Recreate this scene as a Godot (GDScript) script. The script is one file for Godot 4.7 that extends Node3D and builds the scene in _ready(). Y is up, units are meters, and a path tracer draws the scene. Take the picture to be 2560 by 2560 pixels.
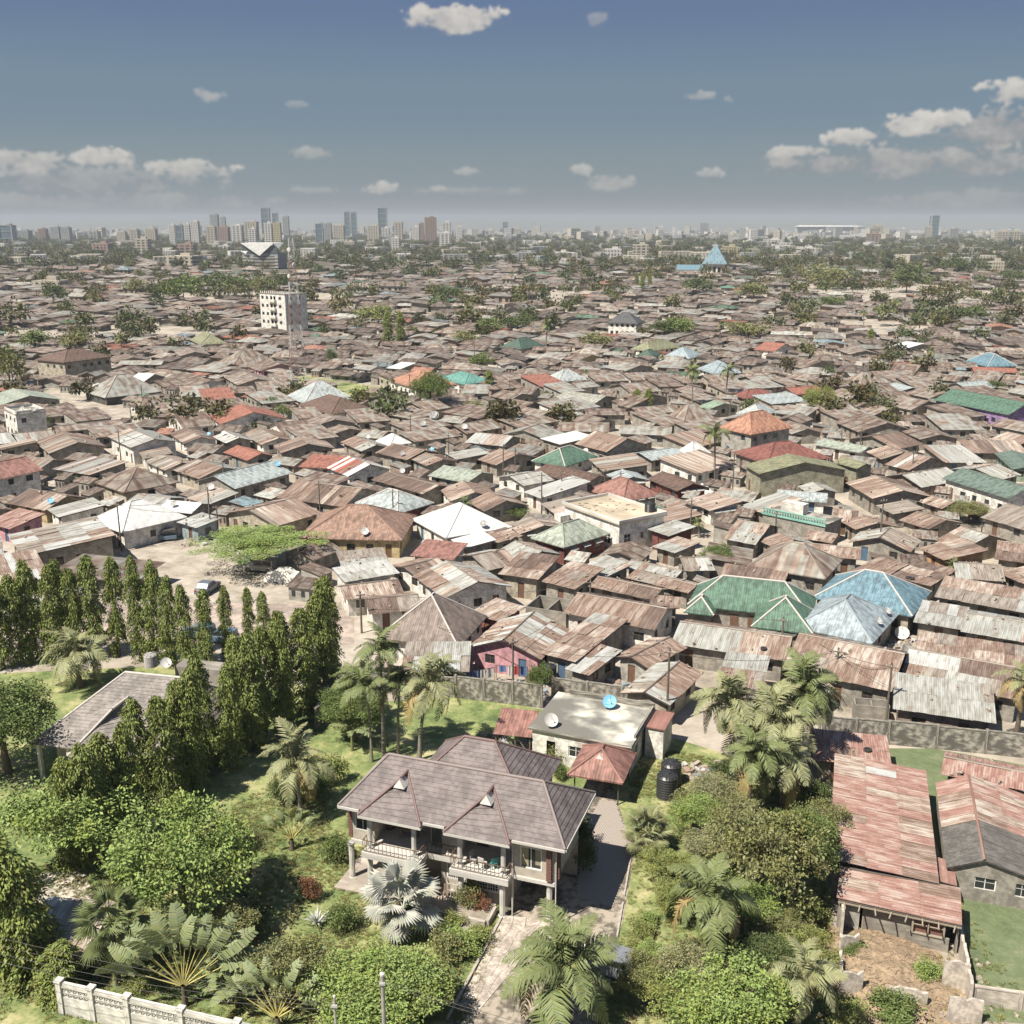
extends Node3D

var R := RandomNumberGenerator.new()
var M := {}
var used := {}
var unit_box: ArrayMesh
var sheets: Array = []
var rib_sheets: Array = []
var window_frame_mesh: ArrayMesh
var proto := {}

const COLW := {"rust": "rust-brown","rustd": "dark rust","rustl": "pale-streaked rust","rustr": "red-rust","mix": "rust and silver patched","mixl": "pale patched","stripe": "striped","galvo": "weathered grey","galvw": "pale silver","galvb": "blue-grey","galvg": "grey-green","galvs": "ribbed grey","white": "white","tan": "tan","green": "green","greend": "dark green","greeng": "grey-green painted","lgreen": "pale green","blue": "blue","lblue": "light blue","brown": "brown tiled","brownd": "dark brown","brownp": "pinkish brown","redp": "faded red","redo": "red-orange","redw": "red and white","orange": "orange","teal": "teal","olive": "olive","maroonr": "maroon","conc": "concrete"}
const WALW := {"block": "grey block","cream": "cream","white": "white","mud": "mud-pink","grey": "grey plaster","pink": "pink","yellow": "yellow","red": "red","maroon": "dark red","dark": "dark","orange": "orange","blueg": "blue-grey","olivew": "olive","purple": "purple","lgreenw": "mint"}
const SHW := {"gx": "gable","gz": "gable-end","s+": "lean-to","hip": "hip","flat": "flat"}
const HOUSES := [
	[-27.9,-56.6,-6.3,3.6,3,2.4,"s+",0.5,"galvo","white","small pale tin-roofed outbuilding behind the vine-hung mast tree"],
	[38.5,-76.1,-26,5.9,3.1,2.4,"gx",0.38,"rustr","block","red-rust roofed shed at the back of the grassy yard"],
	[28.5,-80,-13.6,5.2,4,2.2,"s+",0.3,"rustr","block","low rust lean-to behind the long patched shed"],
	[39.4,-88,-19.9,7.5,4.9,2.8,"s+",0.9,"galvo","mud","mud-pink walled house under a weathered grey lean-to roof by the boundary wall"],
	[27.1,-91.2,-41.5,3.1,5.4,2.4,"gz",0.8,"rustl","white","~in front of|open-doored long house"],
	[14.4,-92.6,-31.4,3.9,7.3,2.6,"gz",0.55,"rustl","cream","beige gable-fronted house with streaked rust roof at the block boundary wall"],
	[22.5,-94.1,-19.3,3.2,5.6,2.9,"s+",0.6,"rustl","white","~right of|beige gable house"],
	[44.2,-94.6,-29,9.6,7,2.8,"gx",1.3,"mix","block","patchwork rust and silver roof behind the grey-roofed mud-walled house"],
	[33.7,-97.2,-30.8,9.3,9.5,3,"gx",1.6,"rust","block","long rust-roofed block house with dark doorway beside the mud-pink house"],
	[8.3,-98.1,-37.4,1.8,5.2,2.3,"s+",0.5,"stripe","block","~in front of|long pale rust roof"],
	[-7.6,-98.6,0,5.7,5.1,2.4,"s+",0.54,"mix","block","low house with rust and silver striped tin roof before the brown hip-roofed house"],
	[14.2,-100.1,-41.4,3.2,6,2.6,"gz",0.46,"rust","grey","grey-plastered gable house with rust roof beside the laundry yard"],
	[47.1,-100.4,-24.7,9.1,3.5,2.5,"s+",0.5,"rust","block","~behind|patchwork roof"],
	[7.8,-103.2,-32.9,3.1,10.7,2.7,"s+",0.6,"rustl","block","long narrow pale rust roof running back from the laundry yard"],
	[23.5,-103.4,-22.6,10.8,6.5,2.7,"gx",0.94,"rustl","block","broad streaked rust roof with two tyres on it, before the green winged house"],
	[0.8,-103.7,-22.2,7,7.7,2.7,"gz",1.3,"stripe","pink","wide rust and silver striped roof over the pink-walled house"],
	[-8.6,-107.4,-17,8.3,8.5,2.8,"hip",3.4,"brown","white","brown hip-roofed house with pale ridge lines, behind the tall garden palms"],
	[53.5,-107.9,-30,5.8,6.6,2.4,"gx",0.75,"galvo","block","~right of|bright blue roof"],
	[36.8,-108.5,-33.9,7.7,9.1,3,"hip",2.5,"lblue","cream","pale blue hip-roofed house with cream walls beside the bright blue roof"],
	[48.2,-110.5,-27.9,4.1,5.4,2.4,"s+",0.44,"galvo","block","~right of|bright blue roof"],
	[12.3,-111.4,-28.2,9.9,6.5,2.9,"gx",1.01,"rustd","white","long rust-brown roofed house with white end wall by the roofless block cells"],
	[-1.6,-112.6,-41.9,3.5,3.5,2.2,"s+",0.4,"rust","red","small shack with red tin walls beside the sandy lane"],
	[17.8,-114.9,-10.4,2.5,2.2,2.4,"s+",0.22,"rust","block","~in front of|long dark rust house"],
	[-14,-115.2,15.9,5.2,4.9,2.4,"gx",0.6,"rust","white","~behind|brown hip-roofed house"],
	[42.4,-116.6,-32.7,10.3,8.7,3.1,"hip",2.6,"blue","cream","house with bright blue ribbed hip roof, behind the pale blue one"],
	[56.1,-116.7,-33,9.7,5,2.4,"s+",0.75,"tan","block","~right of|bright blue roof"],
	[-55.1,-117.2,37.7,7.4,5.8,2.1,"gx",0.79,"galvo","block","~in front of|long cream-walled house"],
	[-17.2,-119.7,20.5,6.1,4.1,2.5,"gx",0.64,"mix","white","~left of|blue-windowed white house"],
	[14.2,-120.4,-33.4,7.7,3.5,2.4,"gx",0.48,"rustd","block","long dark rust roof right behind the green winged house"],
	[-6.1,-121.2,28.1,7.9,8.2,3,"gz",1.15,"mix","white","white-walled gable house beside the sandy lane"],
	[18.9,-122.8,-39.8,7.9,2.9,2.4,"gx",0.34,"rust","block","~right of|long dark rust house"],
	[7.6,-123.3,-36.3,4,5.9,2.6,"s+",0.7,"rust","block","~right of|beige block house"],
	[65.6,-123.5,-74.9,5.9,5.7,2.4,"s+",0.71,"rust","block","~right of|orange-walled shop"],
	[-64.6,-124.1,34.2,10.4,8,2.6,"s+",1.13,"stripe","block","~in front of|long cream-walled house"],
	[30.3,-124.7,-22.6,7,2.7,2.5,"s+",0.4,"rust","block","~left of|large tan hip roof"],
	[-18.4,-125.1,28.6,6.3,3.5,2.7,"s+",0.41,"galvo","white","~left of|blue-windowed white house"],
	[51.8,-125.4,-46.4,4.4,6.3,2.3,"s+",0.4,"rustd","block","~in front of|orange-walled shop"],
	[2.2,-126,-23.1,4.4,6.4,3,"s+",0.7,"rust","cream","beige-walled block house with nearly flat rust roof and one front window"],
	[59,-126.7,-14.1,4.7,5.7,2.4,"gx",0.86,"tan","block","~in front of|orange-walled shop"],
	[18.4,-127.4,-37.2,6.4,2.7,2.4,"gx",0.4,"mix","block","~behind|long dark rust house"],
	[47.1,-127.5,-49,3.2,5.4,2.3,"s+",0.4,"rust","block","~right of|large tan hip roof"],
	[12.1,-127.6,-53.5,3.9,3.4,2.4,"s+",0.6,"galvo","block","~behind|long dark rust house"],
	[-11.7,-127.7,42,4.4,6,2.4,"gx",0.68,"rust","white","~behind|blue-windowed white house"],
	[36.4,-128.2,-30,8.9,7.7,3.2,"hip",2.4,"tan","block","large tan and rust hip roof on a grey block house, right behind the green one"],
	[23.7,-129.8,5.6,2.9,4.6,2.4,"gx",0.7,"galvo","block","~left of|large tan hip roof"],
	[-3.1,-130.2,-56.4,6.2,4,2.8,"gz",0.88,"mix","block","~left of|beige block house"],
	[-19.5,-130.8,17.9,5.2,5.1,2.4,"s+",0.52,"galvo","white","~in front of|pinkish-brown tiled roof"],
	[-71.8,-133.1,27.8,6.5,8.6,2.4,"s+",0.71,"galvo","white","~left of|long cream-walled house"],
	[58.8,-133.5,-76.8,4.7,5.6,2.7,"s+",0.79,"rust","orange","small orange-walled shop with rust roof"],
	[41.8,-133.6,-20.4,7.9,4.3,3,"gx",0.58,"rust","block","~behind|large tan hip roof"],
	[-9.7,-133.9,-18.4,5.2,4.5,2.6,"s+",0.59,"redp","white","~behind|blue-windowed white house"],
	[68.2,-134.2,-26.8,5,7.3,2.4,"gx",1.16,"rustd","cream","~right of|orange-walled shop"],
	[2.2,-134.4,-53.7,5,5.5,2.4,"gx",0.82,"galvo","block","~behind|beige block house"],
	[22.6,-137.9,-48.7,3,4.4,2.2,"s+",0.3,"galvo","block","~in front of|red-doored square house"],
	[-5.3,-138.5,-64.9,3.6,3.9,2.6,"s+",0.5,"white","block","~in front of|brilliant white roof"],
	[-62.2,-138.9,-56.7,10.7,10.9,3,"s+",0.8,"mixl","cream","long cream-walled house with patchy rust roof behind the mast trees"],
	[51.6,-139.1,-32.9,7.2,5.2,2.6,"gz",1.16,"tan","block","~left of|orange-walled shop"],
	[38.1,-139.4,-70.7,2.8,5.4,2.4,"gx",0.71,"mix","block","~behind|large tan hip roof"],
	[64.4,-140.1,-65.8,3.9,8.1,2.4,"gx",1.25,"rustl","cream","~behind|orange-walled shop"],
	[8.2,-141.1,-45.7,5.4,8.4,3,"hip",1.8,"galvg","maroon","dark red-walled house with grey-green roof and three pale window awnings"],
	[-1.6,-141.5,-60.5,4,3.5,2.4,"s+",0.39,"rustd","block","~in front of|brilliant white roof"],
	[43.9,-141.8,-36.4,3.1,3.3,2.4,"gx",0.53,"rust","block","~in front of|turquoise parapet house"],
	[22.8,-143.5,-54,3.3,4.4,2.9,"s+",0.4,"galvo","maroon","small square house with grey lean-to roof and red door, by the white flat-roofed villa"],
	[34.4,-143.7,-35.1,3.9,9,2.4,"gx",1.43,"rustl","block","~left of|turquoise parapet house"],
	[-22,-145.5,-4.1,13.6,11.7,3,"hip",3,"brownp","yellow","sprawling pinkish-brown tiled roof on a yellow house beside the parking lot"],
	[3.8,-146.9,-69.1,4.1,6.6,2.4,"gx",0.76,"tan","block","~behind|red-walled awning house"],
	[-7.4,-147.3,-59.6,10,9.6,3,"hip",2.7,"white","white","house under a brilliant white sheet-metal hip roof"],
	[52.6,-148.1,-79.1,3.3,5.9,2.4,"gx",0.69,"rust","block","~right of|turquoise parapet house"],
	[-46.1,-149,-39,3.9,3.5,2.5,"s+",0.4,"galvw","blueg","pale tin kiosk with blue-grey walls next to the white hip-roofed house"],
	[-55.3,-149.3,-39.9,8.3,9.5,3.1,"hip",2.6,"white","white","white hip-roofed house with three dark windows facing the parking lot"],
	[62.1,-149.7,-62.2,4.5,6.1,2.4,"gx",0.74,"rust","cream","~behind|orange-walled shop"],
	[-73.7,-149.8,-32.4,5.5,4.9,2.4,"s+",0.72,"rustr","pink","~behind|long cream-walled house"],
	[77.3,-150.7,-63.5,7.5,10,2.4,"gx",1.34,"tan","block","~in front of|long grey-green roof"],
	[24.5,-152.5,-67.9,5.3,5.2,2.4,"s+",0.64,"rust","block","~behind|red-doored square house"],
	[-36.2,-152.9,-36.8,10.7,7.9,2.8,"gz",1.35,"rust","cream","cream house with rust gable roof right by the umbrella tree"],
	[50.4,-153,-19.9,2.7,5.6,2.4,"gx",0.77,"rustd","cream","~right of|turquoise parapet house"],
	[-83.5,-155.2,-35.6,9.5,8.3,2.5,"gx",1.09,"rustl","block","~in front of|white red-roofed house"],
	[-67.1,-156.2,-51.8,5.2,6.1,2.4,"s+",0.64,"galvw","white","~left of|white hip-roofed house"],
	[60,-156.5,-79.7,4.4,4.3,2.4,"s+",0.52,"galvo","block","~in front of|pale-edged rust roof"],
	[-50.6,-156.7,-16.9,5.2,4.9,2.7,"gx",0.7,"white","block","~behind|white hip-roofed house"],
	[8.6,-157.5,-71.7,5.8,5.3,2.4,"s+",0.76,"tan","block","~behind|white flat-roofed villa"],
	[40.6,-158.4,-57.2,4.2,7.6,2.4,"s+",0.97,"galvo","block","~behind|turquoise parapet house"],
	[26.3,-159,-69.4,3.4,3.6,2.4,"gx",0.58,"tan","white","~in front of|maroon awning house"],
	[-18.6,-159.3,-37.9,8.7,7.2,2.8,"hip",2,"galvb","maroon","pale blue-grey hip roof with silver ridges over dark red walls"],
	[31.7,-159.9,-64.7,6,5,2.4,"s+",0.7,"rust","white","~in front of|maroon awning house"],
	[-2.2,-160.1,-63.3,5.4,6.6,2.4,"gx",1.09,"rust","block","~behind|brilliant white roof"],
	[68,-160.2,-65.2,3.7,4.1,2.4,"gx",0.6,"rust","block","~right of|pale-edged rust roof"],
	[-57,-162,-22.3,5.7,6.7,2.2,"gx",0.8,"galvo","block","~behind|white hip-roofed house"],
	[-73.9,-162,-28.4,8.1,7.6,2.4,"gx",1.2,"rust","yellow","~right of|white red-roofed house"],
	[-48.1,-163.4,-41.4,5.3,4.8,2.4,"s+",0.71,"rustl","block","~in front of|blue-grey gable roof"],
	[-29.5,-164.2,-25.6,11.8,9.5,2.8,"gx",1.52,"rust","cream","rust-roofed cream house with washing hung before it"],
	[46.9,-164.3,-17.7,6.9,4.5,2.4,"gx",0.64,"galvb","white","~in front of|olive-green hall"],
	[-7,-166.5,-73.9,7.1,7,2.4,"gx",1.04,"rust","white","~in front of|green-grey streaked roof"],
	[61.7,-166.9,-84.5,9.7,9,2.9,"gx",1.09,"rust","block","rust gable roof with streaks beside the long grey-green roof"],
	[79.1,-167.5,-70.2,13.6,7.1,3.4,"gx",1.3,"greeng","white","long white-walled house with grey-green roof at the frame edge"],
	[18.4,-167.9,-56.8,8.3,6.7,2.4,"hip",2.21,"redp","block","~left of|maroon awning house"],
	[7.5,-168,-56.1,4,9.2,2.4,"s+",1.27,"galvw","white","~right of|green-grey streaked roof"],
	[50.9,-169.1,-84,4.1,4.1,2.4,"gx",0.58,"galvo","block","~in front of|olive-green hall"],
	[90.3,-169.3,22.9,11.1,6.5,2.1,"s+",0.65,"tan","white","~right of|long grey-green roof"],
	[-85.7,-170,57.5,10.3,8,5,"gx",1.6,"redp","white","white two-level house with red roof and dark windows at frame edge"],
	[-16.9,-173.4,-45.4,12.8,6,2.4,"gx",0.68,"rustd","block","~left of|green-grey streaked roof"],
	[-63.7,-173.5,-43.1,9.2,9.1,2.7,"hip",2.4,"rust","cream","rust-brown pyramid hip roof with pale streaks on a verandah house"],
	[28.1,-173.6,-65.7,8.7,5.3,2.4,"gx",0.83,"brownd","maroon","dark brown roofed maroon house with small window awnings"],
	[-46.3,-176.7,-31.9,8.7,12.7,2.7,"gz",1.43,"galvb","block","pale blue-grey gable roof amid rust roofs by the streaked hip roof"],
	[2.2,-176.8,37.6,5.8,6.9,2.4,"gx",0.79,"galvo","white","~right of|green-grey streaked roof"],
	[49.1,-177.3,-80.4,6,15.3,4.2,"gx",1.6,"olive","olivew","long olive-green roofed hall before the maroon-red roof"],
	[71.5,-177.5,28.6,10.1,7.6,2.3,"gx",1.17,"galvo","mud","~left of|long grey-green roof"],
	[20.1,-177.7,-76.3,4.8,4.9,2.4,"gx",0.65,"galvb","block","~left of|maroon awning house"],
	[10.5,-179.4,-46.5,11.7,6.7,2.4,"gx",0.79,"brownd","block","~in front of|wide sea-green roof"],
	[-8.7,-179.5,-37.3,7.9,7.4,2.4,"gx",0.93,"galvg","block","low house with green-grey streaked corrugated roof between dark rust roofs"],
	[60.1,-180.1,-62.2,4.7,3.4,4.2,"gx",0.52,"olive","olivew","~right of|olive-green hall"],
	[-91.7,-181.1,-28.7,11,6.6,2.3,"s+",0.93,"mix","grey","~behind|white red-roofed house"],
	[84.3,-182.1,34.2,5.7,8.5,2.3,"gx",0.96,"galvo","block","~behind|long grey-green roof"],
	[-27.1,-182.4,-55,7.3,7.8,2.9,"gx",1.4,"redw","white","long roof of bold red and white stripes"],
	[-54.1,-183.2,-45.7,8.4,8.3,2.4,"gx",1.19,"mix","cream","~behind|blue-grey gable roof"],
	[-76.2,-185.3,-29.4,8.9,7.8,2.4,"s+",0.65,"stripe","block","~behind|streaked hip roof"],
	[33.8,-186.7,39.9,10.6,8.4,2.6,"s+",1.09,"rustd","white","~in front of|white pyramid roof"],
	[19.6,-187.8,-79.8,9.3,7.8,2.4,"s+",0.8,"tan","block","~right of|wide sea-green roof"],
	[-34.6,-187.9,-14,5.9,5.7,2.4,"s+",0.81,"redo","white","~left of|red and white striped roof"],
	[74.5,-188.2,-61.6,4.7,9.7,2.4,"gx",1.59,"mix","block","~behind|long grey-green roof"],
	[-62.7,-188.9,-49.8,8.5,5.5,2.4,"gx",0.76,"mixl","white","~behind|streaked hip roof"],
	[-89.1,-189.1,-24.2,11.3,7.3,2.2,"gx",1.2,"rust","grey","~behind|white red-roofed house"],
	[94.2,-189.8,-101.7,12.9,5.2,2.4,"gx",0.66,"greeng","lgreenw","~behind|long grey-green roof"],
	[-14.5,-191.4,-58.8,6,5.7,2.4,"gx",0.65,"rust","block","~behind|green-grey streaked roof"],
	[-0.6,-192.7,-52.7,4.9,9.2,2.4,"gx",1.32,"mix","block","~left of|wide sea-green roof"],
	[10,-193.6,-37.4,6.7,10,2.4,"hip",2,"green","white","wide sea-green roof with a pale dish by its corner"],
	[50.7,-193.6,-67.9,10.3,13,3,"hip",2.4,"maroonr","block","sprawling maroon-red roof just before the orange-roofed two-storey house"],
	[-8.4,-195.7,-65.8,5.1,6,2.4,"s+",0.49,"mix","block","~behind|green-grey streaked roof"],
	[84.1,-195.9,1.3,6.8,10.2,2.1,"s+",0.96,"mix","block","~behind|long grey-green roof"],
	[-67.9,-196,-63.2,5.7,4.4,2.5,"s+",0.48,"rust","white","~in front of|pale grey store roof"],
	[73,-196.1,-84.7,6,7.2,2.4,"gx",1.03,"rust","block","~right of|maroon-red roof"],
	[27.7,-196.3,33.3,8,6.2,2.4,"gx",0.74,"galvb","block","~left of|white pyramid roof"],
	[-105.1,-196.4,31.1,7.6,9.8,2.6,"gx",1.1,"galvo","mud","~in front of|white two-storey block"],
	[-50.3,-196.7,-49.1,8.8,5,2.4,"gx",0.79,"redo","block","~behind|blue-grey gable roof"],
	[-19.9,-197.9,-44.4,8.5,7.8,2.4,"gx",0.99,"rust","block","~behind|red and white striped roof"],
	[35.1,-198.8,-53.5,3.6,4,2.6,"hip",1.7,"white","block","small white pyramid roof like a tent"],
	[107.8,-200.6,26.1,7.1,10.9,2.5,"s+",1.6,"stripe","white","~behind|long grey-green roof"],
	[94.3,-201.8,-4.9,10.1,6.6,2.2,"s+",0.94,"rust","block","~behind|long grey-green roof"],
	[19.4,-202.2,-53.6,8.5,9.5,3.2,"gx",1.8,"rustd","block","brown gable-roofed house beside the bright white lean-to"],
	[-41,-203.3,-67.2,6.7,9.6,2.4,"gx",1.26,"rust","block","~behind|blue-grey gable roof"],
	[65.7,-203.5,-48.3,9.5,4.8,2.4,"gx",0.65,"galvg","white","~right of|vivid orange hip roof"],
	[-98,-204,-53.4,3.6,5.7,2.4,"s+",0.66,"rust","block","~in front of|white two-storey block"],
	[-73.5,-205.3,-52,13,8.3,3.6,"gx",1,"galvo","white","white-walled store with broad pale grey roof"],
	[-29.2,-205.5,-59,9.5,5.3,2.4,"gx",0.77,"mix","block","~behind|red and white striped roof"],
	[-88.3,-205.9,-55,12.4,9.7,2.4,"gx",1.38,"rust","block","~left of|pale grey store roof"],
	[48.8,-207.2,-53.9,7.7,11.2,5.8,"hip",3,"orange","grey","two-storey grey house with vivid orange hip roof"],
	[11.2,-207.7,-57.1,6,7.7,3,"s+",0.6,"white","block","small house with plain bright white lean-to roof"],
	[75.3,-208.6,35.5,7.8,10.8,2.4,"gx",1.52,"rustd","block","~right of|vivid orange hip roof"],
	[-107.9,-208.8,38.7,10.6,8.4,2.3,"gx",1.21,"galvw","block","~in front of|white two-storey block"],
	[36.7,-209.2,38.9,9,7.2,2.3,"s+",1.05,"rust","block","~behind|white pyramid roof"],
	[-24.1,-209.3,-53.5,4.9,4,2.4,"hip",1.32,"white","block","~behind|red and white striped roof"],
	[103.3,-209.7,-67.4,6.1,7.7,2.4,"gx",1.06,"rust","block","~in front of|purple-walled shops"],
	[-3.6,-210,-27.6,7.6,8,2.4,"gx",1.07,"galvo","block","~left of|bright white lean-to"],
	[-57.3,-211.9,-56.5,7.3,4.6,2.4,"gx",0.69,"galvw","block","~right of|pale grey store roof"],
	[114.3,-212.2,31.5,8,6.7,2.4,"s+",0.65,"rustd","white","~in front of|purple-walled shops"],
	[-50.2,-213.1,-59.5,12.1,6.3,2.4,"gx",0.8,"rust","white","~right of|pale grey store roof"],
	[-99,-213.4,35.8,6.5,7.2,2.2,"gx",1.18,"tan","cream","~in front of|white two-storey block"],
	[-65.9,-213.6,-59,11.3,5.9,2.4,"gx",0.82,"rustd","white","~right of|pale grey store roof"],
	[-41.9,-215,33,7.1,9.9,2.5,"s+",1.17,"stripe","block","~in front of|long red-orange roof"],
	[87.2,-215.3,-86,8,7.5,2.4,"gx",0.83,"rustd","block","~in front of|purple-walled shops"],
	[-17.3,-215.7,34.6,10.5,6.9,2.1,"s+",0.75,"mix","block","~left of|bright white lean-to"],
	[4.2,-216.2,-27.7,10,7.8,2.5,"gz",1.42,"galvo","block","~behind|bright white lean-to"],
	[-113,-217.3,32.7,11,7.5,2.3,"s+",0.61,"rust","block","~left of|white two-storey block"],
	[-83.3,-217.7,37.7,9.3,6.7,2.5,"s+",0.82,"mix","block","~behind|pale grey store roof"],
	[28.3,-218.4,-11.3,10,6.6,2.6,"gx",0.96,"galvo","grey","~behind|brown gable house"],
	[-35.8,-220.6,-59.2,4.8,6,2.4,"gx",0.68,"mixl","block","~right of|long red-orange roof"],
	[61.3,-221.7,-80,8.5,6.2,2.4,"gx",0.9,"mix","block","~behind|vivid orange hip roof"],
	[110,-222.3,27.1,7.8,9.8,2.6,"gz",1.06,"tan","block","~in front of|purple-walled shops"],
	[15.5,-223.1,-4.8,10,7,2.4,"gx",1.03,"mix","block","~behind|bright white lean-to"],
	[42,-223.3,24.6,11.3,8,2.5,"s+",0.84,"rustl","block","~in front of|thatch-like roof"],
	[-8.5,-224,44.1,10.2,7.6,2.3,"gx",1.13,"mix","mud","~left of|bright white lean-to"],
	[-47.8,-224.3,29.6,6.7,9.5,2.1,"gx",1.43,"rustd","white","~in front of|long red-orange roof"],
	[-92.2,-224.9,36.1,13,6,2.4,"gx",0.67,"tan","block","~right of|white two-storey block"],
	[-20,-225.2,38.5,10.4,7,2.5,"s+",0.59,"rustl","block","~in front of|dark brown hip roof"],
	[78.7,-225.2,-82,10.9,11.7,2.4,"gx",1.72,"rust","block","~right of|vivid orange hip roof"],
	[96.2,-225.7,1.5,8.2,10,2.5,"s+",1.47,"galvo","block","~in front of|purple-walled shops"],
	[-120.7,-226,30.5,10.4,6.7,2.2,"gx",0.83,"rustl","mud","~left of|white two-storey block"],
	[-106,-226,-49.5,8.5,6.1,5.6,"flat",2.01,"conc","white","small white two-storey block with dishes on its flat roof"],
	[3.6,-229.9,40.5,11.1,6.6,2.4,"s+",0.74,"tan","mud","~behind|bright white lean-to"],
	[123.9,-229.9,26.7,9.7,8.1,2.4,"s+",0.98,"galvo","cream","~right of|purple-walled shops"],
	[-40.3,-230.5,-66.8,7.3,8.8,2.4,"gx",1.12,"mixl","block","~in front of|dark brown hip roof"],
	[-71.5,-230.5,-58.2,13.2,6.3,2.4,"gz",1.72,"rust","white","~left of|long red-orange roof"],
	[33,-231.6,30.2,6.6,11.4,2.4,"s+",1.16,"mix","block","~left of|thatch-like roof"],
	[18.4,-232.6,36.9,6.7,6.8,2.2,"gz",0.87,"rustd","grey","~left of|thatch-like roof"],
	[63.1,-232.7,-36.5,5.8,6.6,2.5,"gz",0.83,"rustd","block","~right of|thatch-like roof"],
	[52.7,-233.4,-37.2,9.7,7.6,2.2,"gz",1.23,"galvo","mud","~right of|thatch-like roof"],
	[-96.3,-235.3,40,7.3,9.4,2.6,"s+",1,"rust","grey","~right of|white two-storey block"],
	[-126.3,-235.5,30.5,8.2,6.2,2.3,"s+",0.83,"galvb","grey","~left of|white two-storey block"],
	[-32.8,-235.9,23.7,7,11.2,2.4,"s+",0.92,"mixl","block","~in front of|dark brown hip roof"],
	[-60.2,-236.2,-62.6,11.5,14.2,2.4,"gx",2.01,"redo","white","long red-orange roof with white walls"],
	[77.5,-237.2,23.2,9.5,8,2.1,"s+",1.05,"tan","block","~left of|purple-walled shops"],
	[41,-237.6,-65.9,7,8.1,2.2,"hip",3,"tan","block","steep brown thatch-like hip roof beside a tall palm"],
	[-23.2,-238.5,-42,10.3,6.6,2.5,"s+",0.67,"mix","cream","~right of|dark brown hip roof"],
	[12.5,-238.5,38.5,6.4,4,2.4,"gx",0.49,"galvs","cream","~in front of|yellow gable end"],
	[-47.2,-239.3,27.6,5,7.7,2.3,"s+",1.05,"mix","block","~right of|long red-orange roof"],
	[-106.6,-240.7,38.5,10.9,8.4,2.4,"s+",0.81,"rust","cream","~behind|white two-storey block"],
	[21.7,-241.3,0,8.6,4.8,2.4,"s+",0.45,"rust","block","~left of|thatch-like roof"],
	[103.3,-241.8,28.3,7.3,10.3,2.3,"s+",1.14,"rust","block","~left of|purple-walled shops"],
	[66.3,-242.1,-37.6,6.9,6.8,2.4,"s+",0.88,"galvo","block","~right of|thatch-like roof"],
	[5.7,-242.4,-48.4,7.9,5.3,2.4,"gx",0.61,"rustl","cream","~in front of|yellow gable end"],
	[-9,-242.5,-44.3,11.7,8.1,2.2,"s+",0.83,"rust","block","~left of|yellow gable end"],
	[-80,-242.9,24.7,6.7,11.5,2.4,"s+",1.19,"tan","block","~left of|long red-orange roof"],
	[86.3,-243.1,-69.6,5.3,7.9,2.4,"gx",1.23,"mix","block","~left of|purple-walled shops"],
	[-130.6,-243.3,26.1,7.9,6.9,2.6,"s+",0.76,"rust","block","~behind|white two-storey block"],
	[-118.4,-243.4,37.6,10.8,6.8,2.5,"s+",0.95,"rust","white","~behind|white two-storey block"],
	[57.4,-243.5,-37.9,5.6,7.8,2.4,"hip",1.85,"galvb","block","~right of|thatch-like roof"],
	[129.9,-245.7,22.8,7.7,9.6,2.3,"s+",0.88,"mix","block","~right of|purple-walled shops"],
	[33.3,-245.8,23.4,10.8,6.9,2.3,"gx",0.89,"mix","mud","~left of|thatch-like roof"],
	[112.4,-246.2,-66.8,21.7,10,3.4,"gx",2.2,"green","purple","long green roof over purple-walled shops at the frame edge"],
	[75.7,-246.6,22.1,9.1,6.8,2.5,"gx",0.99,"rustl","mud","~right of|thatch-like roof"],
	[13.6,-249,40.1,11.9,7.8,2.5,"s+",1.11,"galvo","white","~in front of|yellow gable end"],
	[-68.2,-250.1,29.5,7.6,10.4,2.2,"s+",1.16,"rust","block","~behind|long red-orange roof"],
	[-21.3,-250.1,-46.2,10.6,6.8,2.5,"gz",1.3,"mixl","cream","~right of|dark brown hip roof"],
	[-42.6,-250.5,-51.7,15.6,10.5,2.4,"hip",2.5,"brownd","white","dark brown hip-roofed house with white walls near the lattice mast"],
	[49.8,-250.7,-62.6,3.6,8.5,2.4,"gx",0.99,"lgreen","block","~behind|thatch-like roof"],
	[96.9,-251.3,28.6,11,8.1,2.6,"gz",1.53,"mix","cream","~left of|purple-walled shops"],
	[1.9,-251.9,-48.4,8.8,9.4,2.4,"gx",1.13,"rustd","block","~left of|yellow gable end"],
	[31.8,-254.1,-60.3,4.6,11.2,2.4,"gx",1.73,"rust","block","~right of|grey ribbed gable roof"],
	[-136.9,-255.5,-44.8,11.2,8.2,2.1,"s+",1.14,"rustl","block","~behind|white two-storey block"],
	[8.7,-257.3,-43.4,5.2,6,2.4,"gz",0.62,"rust","yellow","small house with bright yellow gable end"],
	[-88.7,-258.2,-42.1,4.9,10.1,2.4,"hip",1.62,"mixl","white","~behind|long red-orange roof"],
	[123.3,-258.7,18.8,6.9,11.9,2.2,"s+",1.18,"rustd","block","~behind|purple-walled shops"],
	[-30.1,-259.2,36.8,7.3,10.4,2.2,"gx",1.61,"mix","block","~right of|dark brown hip roof"],
	[132.3,-259.8,22.3,6.7,11.2,2.2,"gx",1.63,"rust","block","~behind|purple-walled shops"],
	[67,-260.1,24.2,10.8,7.2,2.3,"s+",0.98,"galvb","mud","~behind|thatch-like roof"],
	[48,-260.2,29.1,6.6,11.5,2.1,"s+",1.2,"tan","mud","~behind|thatch-like roof"],
	[-123.2,-262,-51.2,14.4,13.9,2.4,"gx",1.63,"galvg","block","~behind|white two-storey block"],
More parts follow.
